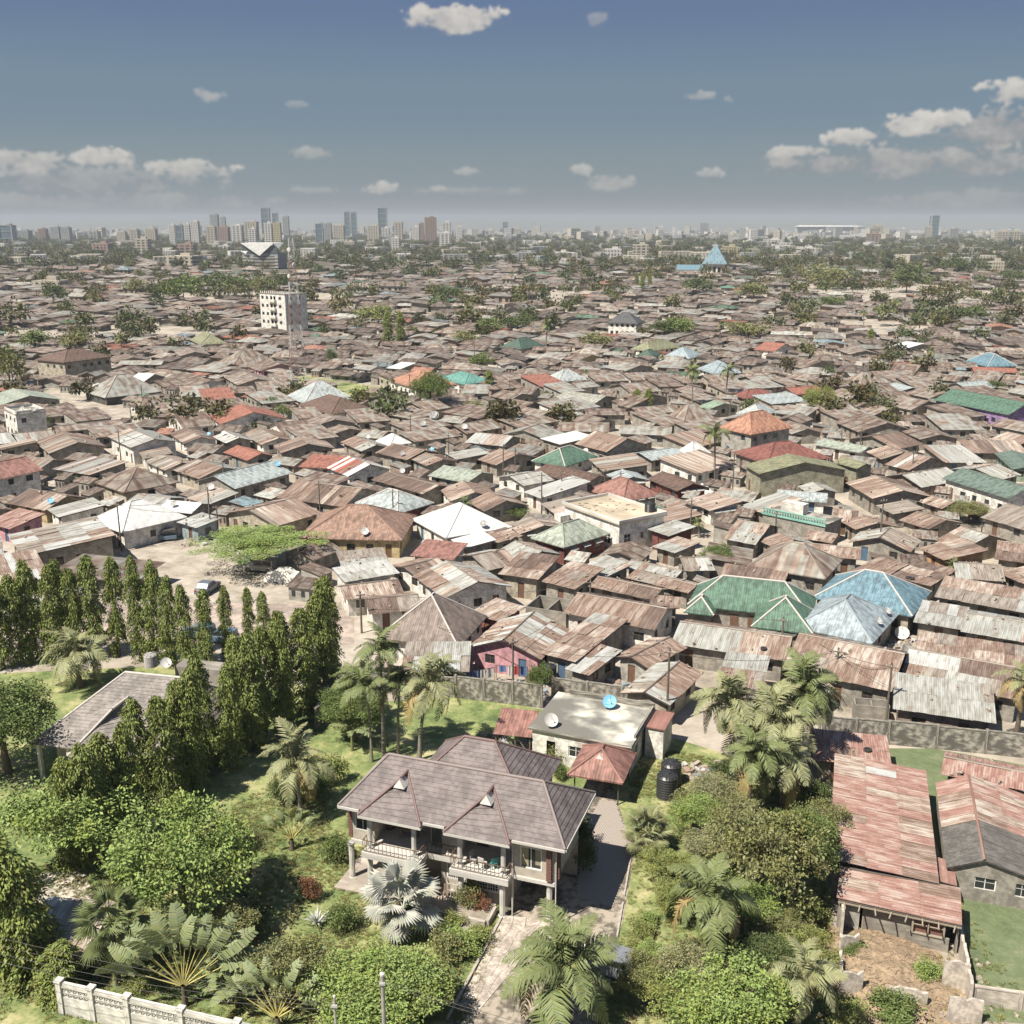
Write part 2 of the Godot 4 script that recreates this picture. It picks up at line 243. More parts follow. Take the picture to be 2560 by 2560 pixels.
	[18.4,-262.1,-37.9,11.5,9.6,2.4,"gx",1.21,"galvs","block","long house with grey and cream ribbed gable roof"],
	[-74,-262.3,24.6,6.9,11,2.6,"s+",1.49,"redo","block","~behind|long red-orange roof"],
	[-14,-262.4,0,8.3,7,2.4,"gx",0.87,"rust","white","~left of|yellow gable end"],
	[-61,-262.6,35.3,7.9,11.2,2.2,"s+",1.17,"galvw","block","~left of|dark brown hip roof"],
	[76.2,-263.5,20.9,5.7,6.7,2.1,"gx",0.89,"galvo","mud","~left of|purple-walled shops"],
	[33.9,-264.9,-69.5,6.3,9.2,2.4,"gx",1.22,"rustd","block","~right of|grey ribbed gable roof"],
	[96.4,-265.2,10.4,6.7,10.4,2.1,"gx",1.38,"rust","grey","~left of|purple-walled shops"],
	[-48.9,-265.4,-57.5,12,12.5,2.4,"hip",3.96,"galvb","white","~behind|dark brown hip roof"],
	[0,-265.5,-52.3,7.4,7.1,2.4,"gx",1.14,"rust","block","~left of|yellow gable end"],
	[86.9,-266.2,13.4,7.8,10.2,2.6,"gz",0.92,"rustl","mud","~left of|purple-walled shops"],
	[62.3,-267.8,-69.6,4.8,8.3,2.4,"hip",1.58,"maroonr","block","~behind|thatch-like roof"],
	[108.5,-268.8,-68.8,8.1,10.1,2.4,"gx",1.11,"tan","block","~behind|purple-walled shops"],
	[136.6,-271.4,23.1,8.3,10.7,2.2,"gz",1.34,"galvo","cream","~behind|purple-walled shops"],
	[121.7,-271.6,21.5,10.5,7.9,2.2,"s+",1.12,"rust","white","~behind|purple-walled shops"],
	[-139.8,-272.1,30.9,7.1,11,2.2,"s+",1.64,"galvo","block","~in front of|two-storey brown-roofed villa"],
	[-18.8,-272.5,-0.5,8.2,5.7,2.4,"gx",0.76,"rustd","block","~in front of|teal hip roof"],
	[-9.3,-272.9,-3.4,5.9,7.1,2.6,"s+",1.04,"galvo","block","~right of|orange hip roof by the tree"],
	[-83.1,-273.1,22.3,6.6,11.9,2.1,"gx",1.92,"galvw","cream","~behind|long red-orange roof"],
	[48.2,-273.8,12.8,6.6,10.6,2.3,"gz",0.81,"tan","block","~right of|grey ribbed gable roof"],
	[-71.7,-274.4,21.9,7.2,5.4,2.3,"s+",0.71,"rust","block","~behind|dark brown hip roof"],
	[-102.4,-275.3,-46.3,12.8,14.8,2.4,"hip",4.22,"galvo","dark","~in front of|two-storey brown-roofed villa"],
	[76.2,-275.7,26.6,9.3,6.9,2.2,"gx",1.08,"redo","grey","~left of|purple-walled shops"],
	[-132.3,-275.8,-56.9,9.5,4,2.4,"gx",0.59,"redo","block","~in front of|two-storey brown-roofed villa"],
	[95.3,-276.4,18.1,10.2,7.2,2.5,"gx",1,"rust","block","~right of|thatch-like roof"],
	[13.6,-276.9,28.7,6.6,9.3,2.5,"s+",0.93,"galvo","grey","~behind|grey ribbed gable roof"],
	[57.9,-277.1,19.7,7,10.1,2.3,"s+",1.05,"tan","cream","~right of|grey ribbed gable roof"],
	[32.5,-278,22.9,8.1,11.7,2.5,"gx",1.43,"mixl","block","~behind|grey ribbed gable roof"],
	[104.5,-279.2,11.2,5.8,8.3,2.5,"gz",0.66,"galvb","block","~behind|purple-walled shops"],
	[-63.6,-280.1,20.7,8.2,10.2,2.1,"s+",1.24,"stripe","block","~behind|dark brown hip roof"],
	[143,-282.8,26.3,8.1,9.2,2.4,"s+",0.92,"galvb","mud","~behind|purple-walled shops"],
	[-2.7,-282.9,27.9,9.7,7,2.3,"s+",0.96,"rust","mud","~in front of|teal hip roof"],
	[18.9,-283.8,33.8,6,6.7,2.5,"gx",0.75,"galvw","cream","~behind|grey ribbed gable roof"],
	[124.3,-283.9,28.3,10.3,8.1,2.2,"gx",1.29,"galvb","block","~behind|purple-walled shops"],
	[66.7,-283.9,24.8,11.1,7.1,2.3,"s+",0.91,"galvo","block","~right of|grey ribbed gable roof"],
	[-24.5,-285.8,-58.6,15.6,11.6,3.2,"hip",3,"orange","white","white house with orange hip roof behind the tall dark tree"],
	[111.5,-286.1,11.6,8.2,10.5,2.3,"s+",1.52,"tan","block","~behind|purple-walled shops"],
	[-145.3,-286.3,28.9,9.7,7.3,2.3,"s+",1.04,"mixl","block","~left of|two-storey brown-roofed villa"],
	[88.2,-286.5,23.5,11.6,7.6,2.4,"s+",1.09,"rustd","block","~behind|thatch-like roof"],
	[-84.2,-286.5,44.6,9.4,6.5,2.5,"gz",1.33,"rust","white","~right of|two-storey brown-roofed villa"],
	[41.8,-287.5,14.7,6.6,11.6,2.5,"s+",0.94,"rust","block","~behind|grey ribbed gable roof"],
	[-111.3,-288.1,-20.2,10.9,7.8,2.3,"gz",1.65,"rust","white","~in front of|two-storey brown-roofed villa"],
	[-95.4,-288.1,-40,9.7,6.5,2.3,"gz",1.16,"rust","block","~right of|two-storey brown-roofed villa"],
	[75.9,-288.2,27,5.5,7.6,2.4,"s+",0.77,"mix","block","~left of|purple-walled shops"],
	[8.9,-290.1,30.1,8,11.7,2.2,"s+",1.48,"redo","block","~right of|teal hip roof"],
	[-157.7,-292.5,18.9,8.3,9.3,2.5,"gx",1.29,"mixl","grey","~left of|two-storey brown-roofed villa"],
	[99.1,-292.6,-67.3,7.7,10.1,2.4,"hip",2.54,"tan","block","~behind|purple-walled shops"],
	[49.4,-294,18.7,5.8,6.9,2.2,"s+",0.75,"tan","block","~behind|grey ribbed gable roof"],
	[157.1,-294.2,-15.1,9.5,8.4,2.1,"s+",1.22,"rustd","cream","~behind|purple-walled shops"],
	[57.6,-294.8,18.8,8.3,9.6,2.5,"gx",1.38,"mix","cream","~right of|grey ribbed gable roof"],
	[-73.6,-294.9,-63.3,16.1,10.3,2.4,"gx",1.33,"tan","block","~left of|orange hip roof by the tree"],
	[-13.3,-295.5,-52.4,12.7,8.8,2.4,"hip",2,"teal","white","teal hip-roofed house right next to the orange-roofed one"],
	[143.4,-295.9,-36.2,6.9,7.1,2.4,"gx",0.88,"rustl","block","~behind|purple-walled shops"],
	[-103.3,-296.3,-20.5,4.8,9.6,2.4,"gx",1.51,"white","block","~right of|two-storey brown-roofed villa"],
	[27.2,-296.6,14.9,9.1,8.5,2.4,"s+",0.96,"mixl","block","~behind|grey ribbed gable roof"],
	[-92.7,-296.6,-38.7,11,5.7,2.4,"s+",0.77,"rust","block","~right of|two-storey brown-roofed villa"],
	[70.4,-297,22.9,9.2,8.1,2.2,"gx",1.05,"galvo","block","~right of|grey ribbed gable roof"],
	[-145.5,-297.3,22.1,10.3,8.2,2.5,"s+",0.77,"tan","white","~left of|two-storey brown-roofed villa"],
	[-32.3,-297.5,36.6,7.1,9.1,2.4,"s+",1.07,"rust","cream","~behind|orange hip roof by the tree"],
	[109.3,-297.6,16.3,8.4,10.1,2.4,"s+",1.39,"mixl","white","~behind|purple-walled shops"],
	[-64.5,-297.8,24.7,5.4,8.7,2.4,"s+",0.8,"tan","white","~left of|orange hip roof by the tree"],
	[121.6,-297.8,-38,11.5,6.6,2.5,"gx",1.01,"rust","block","~behind|thatch-like roof"],
	[134.9,-298.1,-34.7,6.8,11.1,2.1,"s+",1.6,"tan","grey","~behind|purple-walled shops"],
	[15.3,-298.4,-62.5,7.5,8.6,2.4,"hip",2.48,"galvb","yellow","~right of|teal hip roof"],
	[-112.9,-299.3,-27.4,11.6,7.4,2.3,"gz",1.79,"stripe","block","~in front of|two-storey brown-roofed villa"],
	[84.6,-299.4,29,7.2,9,2.2,"gz",1.12,"mixl","block","~behind|purple-walled shops"],
	[37.3,-299.6,11.6,8.4,9.3,2.3,"s+",0.75,"tan","white","~behind|grey ribbed gable roof"],
	[-1.6,-299.9,38.7,10.3,6.6,2.3,"gx",0.95,"mix","block","~right of|teal hip roof"],
	[117.1,-311.1,-35.8,6.7,13.8,2.4,"gx",2.17,"rust","yellow","~behind|purple-walled shops"],
	[144.1,-314.2,-14.5,11.3,7,2.4,"gx",0.79,"redo","block","~behind|purple-walled shops"],
	[-130.8,-314.6,-31.3,12.5,15.9,6.2,"hip",2.6,"brownd","cream","two-storey cream villa with brown hip roof and walled yard"],
	[62.3,-315.6,-75.7,10.6,8.2,2.4,"hip",2.71,"lblue","white","~behind|grey ribbed gable roof"],
	[-43.6,-319.9,-38,6.8,5.8,2.4,"gx",0.72,"galvo","white","~left of|teal hip roof"],
	[35.8,-320.7,-57.3,10,11,2.4,"gx",1.37,"galvo","block","~right of|teal hip roof"],
	[-73.1,-321.9,-58.6,12.4,12,2.4,"gx",1.67,"rust","pink","~right of|two-storey brown-roofed villa"],
	[-34,-322,-28.4,4.4,7.7,2.4,"s+",0.84,"white","block","~behind|teal hip roof"],
	[92.3,-326.7,-65.1,9.6,12.1,2.4,"gx",1.65,"rust","block","~behind|purple-walled shops"],
	[-116.3,-331,0,12.8,5,2.4,"gx",0.76,"galvo","block","~right of|two-storey brown-roofed villa"],
	[-0.4,-331.7,-76.6,9.3,7.5,2.4,"gx",0.83,"tan","white","~behind|teal hip roof"],
	[151.1,-332.2,-81.7,12.4,9.3,2.4,"hip",3.07,"blue","block","~behind|purple-walled shops"],
	[-84.7,-337,-53.4,11.5,13.3,2.4,"hip",3.8,"mix","block","~right of|two-storey brown-roofed villa"],
	[-124.3,-341.6,-60.4,13.7,10.6,2.4,"gx",1.2,"rust","cream","~behind|two-storey brown-roofed villa"],
	[23.3,-344,-46.5,6.6,11.5,2.4,"gx",1.35,"rustr","yellow","~behind|teal hip roof"],
	[57,-351.4,-34.6,8.8,9.6,2.4,"hip",2.9,"lblue","white","~in front of|white two-storey house"],
	[45.9,-354.2,-30.4,5,7,2.4,"hip",1.65,"greend","white","~behind|teal hip roof"],
	[-108.8,-358.4,-65.7,14.4,9.2,2.4,"gx",1.08,"tan","block","~behind|two-storey brown-roofed villa"],
	[118.7,-361.9,-88.5,13.5,9.8,2.4,"gx",1.11,"tan","block","~right of|white two-storey house"],
	[92.2,-370.2,-46.8,7.6,12.8,2.4,"gx",2.09,"redo","white","~in front of|white two-storey house"],
	[50.9,-374.4,-45.4,7.9,16.6,2.4,"hip",2.61,"olive","white","~in front of|white two-storey house"],
	[140.5,-376.5,-58.3,6.8,8.5,2.4,"s+",1.19,"white","block","~right of|white two-storey house"],
	[3.8,-379.3,-39.7,9,13,2.4,"hip",2.97,"greend","cream","~in front of|white two-storey house"],
	[-113.9,-396.2,-62.1,18,8.8,2.4,"hip",2.9,"olive","cream","~in front of|white four-storey block"],
]

const TOWERS := [
	[-1066.8,-2300,28.3,24.6,40.2,"tower_grey",2,"dark glazed block at the left end of the skyline",0],
	[-1212.5,-2700,31.1,27,26.8,"tower_grey",1,"grey banded block right of the glazed left-end block",0],
	[-1165.7,-2700,20,17.4,30.9,"tower_brown",0,"narrow brownish tower near the left of the skyline",0],
	[-1133.3,-2700,23.4,20.4,34.9,"tower_grey",1,"left half of the grey twin slab",0],
	[-1107.3,-2700,22.1,19.2,34,"tower_grey",1,"right half of the grey twin slab",0],
	[-1037.2,-2700,23.4,20.4,24.6,"tower_grey",0,"small grey tower standing alone left of the cream ones",0],
	[-897.3,-2500,19.7,17.2,25.3,"tower_cream",1,"low cream tower, leftmost of three cream ones",0],
	[-868.9,-2500,19.7,17.1,30.7,"tower_cream",0,"middle cream tower of three",0],
	[-829.8,-2500,24.4,21.3,31.9,"tower_cream",1,"right cream tower of three, broad",0],
	[-687.5,-2200,12.1,10.5,41.1,"tower_white",1,"white half of the white and dark paired tower",0],
	[-672.7,-2200,13.9,12.1,40.4,"tower_grey",2,"dark half of the white and dark paired tower",0],
	[-687.1,-2300,12.7,11,42.5,"tower_white",0,"white stepped tower, lower left shaft",0],
	[-669.9,-2300,16.7,14.5,48.1,"tower_white",1,"white stepped tower, higher right shaft",0],
	[-608.7,-2200,19.1,16.6,37.5,"tower_cream",0,"cream tower in front of the tall pale grey one",0],
	[-819.4,-3000,22.2,19.3,66.9,"tower_grey",1,"tall pale grey tower behind cream blocks",0],
	[-795.6,-3000,13.2,11.5,59.5,"tower_grey",1,"slim grey tower right behind the tall pale grey one",0],
	[-597.7,-2250,24.8,21.6,36.9,"tower_pink",1,"broad pinkish-grey block among the cream towers",0],
	[-568.8,-2250,23.7,20.7,39.9,"tower_white",0,"white tower with dark balcony stacks",0],
	[-551,-2300,27.2,23.6,47.4,"tower_cream",1,"large cream tower left of the dark glass one",0],
	[-477.7,-2000,15.1,13.2,34.9,"tower_white",0,"bright white lower block before the large cream tower",0],
	[-699.7,-3100,23.3,20.3,85.4,"tower_grey",2,"tallest dark glass tower under a crane",0],
	[-673.1,-3100,15.6,13.5,71.7,"tower_grey",2,"second dark tower right of the tallest glass one",0],
	[-622.9,-3000,16.5,14.4,61.9,"tower_grey",1,"grey tower right of the two dark ones",0],
	[-448.1,-2000,14.8,12.9,44.4,"tower_white",0,"white half of the yellow striped tower",0],
	[-431.9,-2000,13.9,12,44.8,"tower_yellow",1,"yellow striped tower in the middle of the skyline",0],
	[-442.6,-2500,16.9,14.7,43.1,"tower_grey",2,"dark grey block left of the silver twins",0],
	[-423.1,-2500,16.5,14.4,43.9,"tower_grey",1,"grey block next to the dark grey one",0],
	[-414.2,-2600,26.6,23.2,39.1,"tower_cream",1,"cream block left of the silver twins",0],
	[-453.4,-3000,15.1,13.1,74.3,"tower_grey",2,"left of the two silver-topped twin towers",0],
	[-435.1,-3000,15.1,13.1,72.8,"tower_grey",2,"right of the two silver-topped twin towers",0],
	[-355.8,-3000,24.5,21.3,84.1,"tower_grey",2,"slab-sided blue glass tower standing alone",0],
	[-343.6,-2700,31.1,27,38,"tower_cream",1,"cream block below the blue glass tower",0],
	[-314.6,-2700,20.9,18.1,33.1,"tower_white",0,"low white block right below the blue glass tower",0],
	[-250.5,-2400,20,17.4,46.7,"tower_cream",0,"pale tower with balconies right of the blue glass tower",0],
	[-238.9,-2700,17,14.8,35.8,"tower_white",1,"small white tower left of the brown one",0],
	[-224.9,-2700,12.8,11.1,43.8,"tower_brown",1,"narrow brown tower left of the big brown one",0],
	[-194.7,-2600,27.4,23.8,57.5,"tower_brown",1,"big brown tower with vertical ribs",0],
	[-163.6,-2700,23.4,20.3,46.9,"tower_white",0,"white tower right of the brown ones",0],
	[-131.4,-2700,14.9,12.9,36.2,"tower_white",1,"small white tower farther right of the brown ones",0],
	[-117.4,-1900,20.1,17.5,28.1,"tower_white",0,"white low block in front of the white tower",0],
	[-25.6,-4200,21.2,18.4,48.7,"tower_grey",2,"lone grey tower over the low city",0],
	[16,-3600,25.5,22.2,26.7,"tower_cream",1,"cream slab over the low city",0],
	[298.7,-3800,18.6,16.1,32.6,"tower_grey",1,"grey tower in the right part of the low city",0],
	[521,-3800,16.8,14.6,32,"tower_white",1,"pale tower over the low city before the church side",0],
	[390.6,-3500,19.3,16.8,21.5,"tower_cream",0,"cream low tower over the low city",0],
	[1241.3,-3200,23.1,20.1,65.7,"tower_grey",2,"tall banded tower standing alone at the right",0],
	[934.9,-2600,10.2,8.9,31.8,"tower_white",1,"slim white tower left of the tall banded one",0],
	[742.6,-4200,29.8,25.9,44.5,"tower_grey",1,"grey tower above the church spire",0],
	[1211.3,-3600,27.2,23.7,35.7,"tower_yellow",1,"yellowish block right of the stadium",0],
	[1099.2,-2700,17,14.8,31.3,"tower_grey",0,"grey block right of the tall banded tower",0],
	[1111.8,-2900,16,13.9,35.1,"tower_cream",1,"cream block at the foot of the tall banded tower",0],
	[1041.5,-2300,18.1,15.8,27.6,"tower_cream",0,"left cream block of the pair near the right edge",0],
	[1066,-2300,18.1,15.8,27.6,"tower_cream",0,"right cream block of the pair near the right edge",0],
	[443.3,-2200,9.4,8.2,22.9,"tower_white",1,"small white tower right above the yellow building",0],
	[671.7,-2700,12.8,11.1,24.6,"tower_white",1,"small white tower left of the stadium",0],
	[-533.8,-1566.9,19.8,17.2,22.5,"tower_cream",0,"cream six-storey block with balconies in the left tree belt",0],
	[-599.6,-1585.4,24.6,21.4,15.9,"tower_pink",1,"pinkish-brown mid-rise in the left tree belt",0],
	[-452,-1505.4,22.6,19.7,16.4,"tower_pink",0,"red-brown stepped mid-rise left of the folded roof hall",0],
	[-341.6,-1125.5,29.8,25.9,11.9,"tower_cream",1,"broad cream block before the red-brown mid-rise",-10],
	[-450.1,-1695.5,17.7,15.4,10.5,"tower_white",0,"small white block left of the folded roof hall",0],
	[163.3,-1374.2,18.5,16.1,18.4,"tower_cream",0,"beige eight-storey block with red roof line in the tree belt",0],
	[126.7,-1353.4,19.3,16.8,13.4,"tower_white",1,"white four-storey block left of the beige one",0],
	[50.9,-2042.9,24.9,21.6,10.2,"tower_white",1,"white block in the middle of the tree belt",0],
	[64.7,-1403,17.4,15.1,8.5,"tower_white",1,"low white block before the tree belt centre",0],
	[-190.9,-1773.8,14,12.2,21.3,"tower_white",0,"white six-storey block at the left of the tree belt centre",0],
	[-292.5,-1954,19.2,16.7,12.4,"tower_cream",1,"cream block in the tree belt below the silver twins",0],
	[398.5,-1464.3,23.2,20.2,12.3,"tower_white",1,"white unfinished three-storey frame in the right tree belt",0],
	[503.2,-2090.5,33,27.2,13.6,"tower_white",1,"white long block in the right tree belt",0],
	[713,-2140.3,23,20,24.9,"tower_pink",0,"pink gabled block in the right tree belt",0],
	[298.5,-1480.5,19,16.5,13.9,"tower_yellow",1,"yellow building behind the church spire",0],
	[448.4,-998.9,11.9,10.4,10.6,"tower_cream",1,"cream house block with balconies near the right edge",0],
	[-325.4,-756.6,19.3,16.8,6,"tower_cream",1,"cream villa block under the left trees",0],
]

class Geo:
	var v := PackedVector3Array()
	var n := PackedVector3Array()
	var t := PackedVector2Array()
	var c := PackedColorArray()
	var i := PackedInt32Array()
	var tint := Color(1,1,1)
	func quad(a: Vector3,b: Vector3,cc: Vector3,d: Vector3,us := 0.0,vs := 0.0) -> void:
		var k := v.size()
		var nn := (b - a).cross(cc - a).normalized()
		if nn == Vector3.ZERO:
			nn = (cc - a).cross(d - a).normalized()
		var lu := (b - a).length() if us == 0.0 else us
		var lv := (d - a).length() if vs == 0.0 else vs
		v.append_array([a,b,cc,d])
		n.append_array([nn,nn,nn,nn])
		t.append_array([Vector2(0,0),Vector2(lu,0),Vector2(lu,lv),Vector2(0,lv)])
		c.append_array([tint,tint,tint,tint])
		i.append_array([k,k + 2,k + 1,k,k + 3,k + 2])
	func tri(a: Vector3,b: Vector3,cc: Vector3) -> void:
		var k := v.size()
		var nn := (b - a).cross(cc - a).normalized()
		v.append_array([a,b,cc])
		n.append_array([nn,nn,nn])
		var u := (b - a).normalized()
		var w := nn.cross(u)
		t.append_array([Vector2(0,0),Vector2((b - a).length(),0),Vector2((cc - a).dot(u),(cc - a).dot(w))])
		c.append_array([tint,tint,tint])
		i.append_array([k,k + 2,k + 1])
	func slope(o: Vector3,a: Vector3,b: Vector3,cc: Vector3,d: Vector3,ux: Vector3,uz: Vector3) -> void:
		var k := v.size()
		var nn := (b - a).cross(cc - a).normalized()
		for p in [a,b,cc,d]:
			v.append(p)
			n.append(nn)
			t.append(Vector2((p - o).dot(ux),(p - o).dot(uz)))
			c.append(tint)
		i.append_array([k,k + 2,k + 1,k,k + 3,k + 2])
	func box(ce: Vector3,s: Vector3,b := Basis()) -> void:
		var x := b.x * s.x * 0.5
		var y := b.y * s.y * 0.5
		var z := b.z * s.z * 0.5
		quad(ce - x - y + z,ce + x - y + z,ce + x + y + z,ce - x + y + z)
		quad(ce + x - y - z,ce - x - y - z,ce - x + y - z,ce + x + y - z)
		quad(ce + x - y + z,ce + x - y - z,ce + x + y - z,ce + x + y + z)
		quad(ce - x - y - z,ce - x - y + z,ce - x + y + z,ce - x + y - z)
		quad(ce - x + y + z,ce + x + y + z,ce + x + y - z,ce - x + y - z)
		quad(ce - x - y - z,ce + x - y - z,ce + x - y + z,ce - x - y + z)
	func bar(a: Vector3,b: Vector3,w: float,hh := 0.0) -> void:
		var z := (b - a).normalized()
		var up := Vector3.UP if absf(z.y) < 0.95 else Vector3.RIGHT
		var x := up.cross(z).normalized()
		box((a + b) / 2,Vector3(w,hh if hh > 0.0 else w,(b - a).length()),Basis(x,z.cross(x),z))
	func tube(p: Array,r: Array,sides := 6) -> void:
		var prev := -1
		var up := Vector3.UP
		for k in p.size():
			var d: Vector3 = (p[mini(k + 1,p.size() - 1)] - p[maxi(k - 1,0)]).normalized()
			var x := d.cross(up if absf(d.dot(up)) < 0.9 else Vector3.RIGHT).normalized()
			var y := x.cross(d)
			var base := v.size()
			for s in sides + 1:
				var a := TAU * s / sides
				var o := x * cos(a) + y * sin(a)
				v.append(p[k] + o * r[k])
				n.append(o)
				t.append(Vector2(float(s) / sides,k))
				c.append(tint)
			if prev >= 0:
				for s in sides:
					i.append_array([prev + s,prev + s + 1,base + s + 1,prev + s,base + s + 1,base + s])
			prev = base
	func lathe(pr: Array,sides := 16,o := Vector3.ZERO) -> void:
		for k in pr.size() - 1:
			for s in sides:
				var a := TAU * s / sides
				var b := TAU * (s + 1) / sides
				var p: Vector2 = pr[k]
				var q: Vector2 = pr[k + 1]
				var A := o + Vector3(cos(a) * p.x,p.y,-sin(a) * p.x)
				var B := o + Vector3(cos(b) * p.x,p.y,-sin(b) * p.x)
				var C := o + Vector3(cos(b) * q.x,q.y,-sin(b) * q.x)
				var D := o + Vector3(cos(a) * q.x,q.y,-sin(a) * q.x)
				if p.x < 0.001:
					tri(A,C,D)
				elif q.x < 0.001:
					tri(A,B,C)
				else:
					quad(A,B,C,D)
	func leaf(p: Vector3,d: Vector3,side: Vector3,l: float,w: float,droop: float) -> void:
		var k := v.size()
		var m := p + d * l * 0.5 + Vector3(0,-droop * l * 0.15,0)
		var e := p + d * l + Vector3(0,-droop * l * 0.5,0)
		var nn := side.cross(d).normalized()
		v.append_array([p,m - side * w * 0.5,e,m + side * w * 0.5])
		n.append_array([nn,(nn - side * 0.3).normalized(),nn,(nn + side * 0.3).normalized()])
		t.append_array([Vector2(0.5,0),Vector2(0,0.5),Vector2(0.5,1),Vector2(1,0.5)])
		c.append_array([tint,tint,tint,tint])
		i.append_array([k,k + 1,k + 2,k,k + 2,k + 3])
	func mesh() -> ArrayMesh:
		var a := []
		a.resize(Mesh.ARRAY_MAX)
		a[Mesh.ARRAY_VERTEX] = v
		a[Mesh.ARRAY_NORMAL] = n
		a[Mesh.ARRAY_TEX_UV] = t
		a[Mesh.ARRAY_COLOR] = c
		a[Mesh.ARRAY_INDEX] = i
		var m := ArrayMesh.new()
		m.add_surface_from_arrays(Mesh.PRIMITIVE_TRIANGLES,a)
		return m

func numbered(called: String) -> String:
	var k: int = used.get(called,0)
	used[called] = k + 1
	return called if k == 0 else "%s_%03d" % [called,k]

func meta(o: Node,label: String,category := "",group := "",kind := "") -> void:
	if label != "":
		o.set_meta("label",label)
	if category != "":
		o.set_meta("category",category)
	if group != "":
		o.set_meta("group",group)
	if kind != "":
		o.set_meta("kind",kind)

func thing(called: String,label: String,category: String,at := Vector3.ZERO,turn := 0.0,group := "") -> Node3D:
	var o := Node3D.new()
	o.name = numbered(called)
	add_child(o)
	o.position = at
	o.rotation.y = deg_to_rad(turn)
	meta(o,label,category,group)
	return o

func part(parent: Node,called: String,m: Mesh,mat: Material,xf := Transform3D()) -> MeshInstance3D:
	var o := MeshInstance3D.new()
	o.name = called
	o.mesh = m
	o.material_override = mat
	o.transform = xf
	parent.add_child(o,true)
	return o

func solo(called: String,m: Mesh,mat: Material,label: String,category: String,xf := Transform3D(),group := "") -> MeshInstance3D:
	var o := part(self,numbered(called),m,mat,xf)
	meta(o,label,category,group)
	return o

func ground_piece(called: String,m: Mesh,mat: Material,xf := Transform3D()) -> MeshInstance3D:
	var o := part(self,numbered(called),m,mat,xf)
	o.set_meta("kind","structure")
	return o

func bx(parent: Node,called: String,ce: Vector3,s: Vector3,mat: Material,b := Basis()) -> MeshInstance3D:
	return part(parent,called,unit_box,mat,Transform3D(b * Basis.from_scale(s),ce))

func copy(o: Node3D,at: Vector3,turn: float,label: String,s := Vector3.ONE,group := "") -> Node3D:
	var c: Node3D = o.duplicate()
	c.name = numbered(str(o.name))
	add_child(c)
	c.position = at
	c.rotation = Vector3(0,deg_to_rad(turn),0)
	c.scale = s
	c.set_meta("label",label)
	if group != "":
		c.set_meta("group",group)
	return c

func lin(r: float,g: float,b: float) -> Color:
	return Color(r,g,b).linear_to_srgb()

func noise_bytes(freq: float,oct: int,sd: int,size := 256,kind := FastNoiseLite.TYPE_SIMPLEX_SMOOTH) -> PackedByteArray:
	var f := FastNoiseLite.new()
	f.seed = sd
	f.noise_type = kind
	f.frequency = freq
	f.fractal_octaves = oct
	var im := f.get_seamless_image(size,size)
	im.convert(Image.FORMAT_L8)
	return im.get_data()

func pixels(size: int,f: Callable) -> ImageTexture:
	var b := PackedByteArray()
	b.resize(size * size * 3)
	var k := 0
	for y in size:
		for x in size:
			var q: Color = f.call(x,y)
			b[k] = clampi(int(q.r * 255.0),0,255)
			b[k + 1] = clampi(int(q.g * 255.0),0,255)
			b[k + 2] = clampi(int(q.b * 255.0),0,255)
			k += 3
	return ImageTexture.create_from_image(Image.create_from_data(size,size,false,Image.FORMAT_RGB8,b))

func ramp(cols: Array,x: float) -> Color:
	var p := clampf(x,0.0,0.9999) * (cols.size() - 1)
	var k := int(p)
	return (cols[k] as Color).lerp(cols[k + 1],p - k).linear_to_srgb()

func mat(called: String,col: Color,rough := 0.9,tex: Texture2D = null,tri := 0.0,metal := 0.0) -> StandardMaterial3D:
	var m := StandardMaterial3D.new()
	m.resource_name = called
	m.albedo_color = Color(minf(col.r,1.0),minf(col.g,1.0),minf(col.b,1.0)).linear_to_srgb()
	m.roughness = rough
	m.metallic = metal
	if tex:
		m.albedo_texture = tex
		if tri > 0.0:
			m.uv1_triplanar = true
			m.uv1_scale = Vector3(tri,tri,tri)
	M[called] = m
	return m

func relief(m: StandardMaterial3D,tex: Texture2D,cm: float) -> void:
	m.heightmap_enabled = true
	m.heightmap_texture = tex
	m.heightmap_scale = cm

func leafmat(called: String,col: Color,back := 0.28) -> StandardMaterial3D:
	var m := mat(called,col,0.55)
	m.vertex_color_use_as_albedo = true
	m.backlight_enabled = true
	m.backlight = Color(back,back,back * 0.6)
	m.metallic_specular = 0.35
	return m

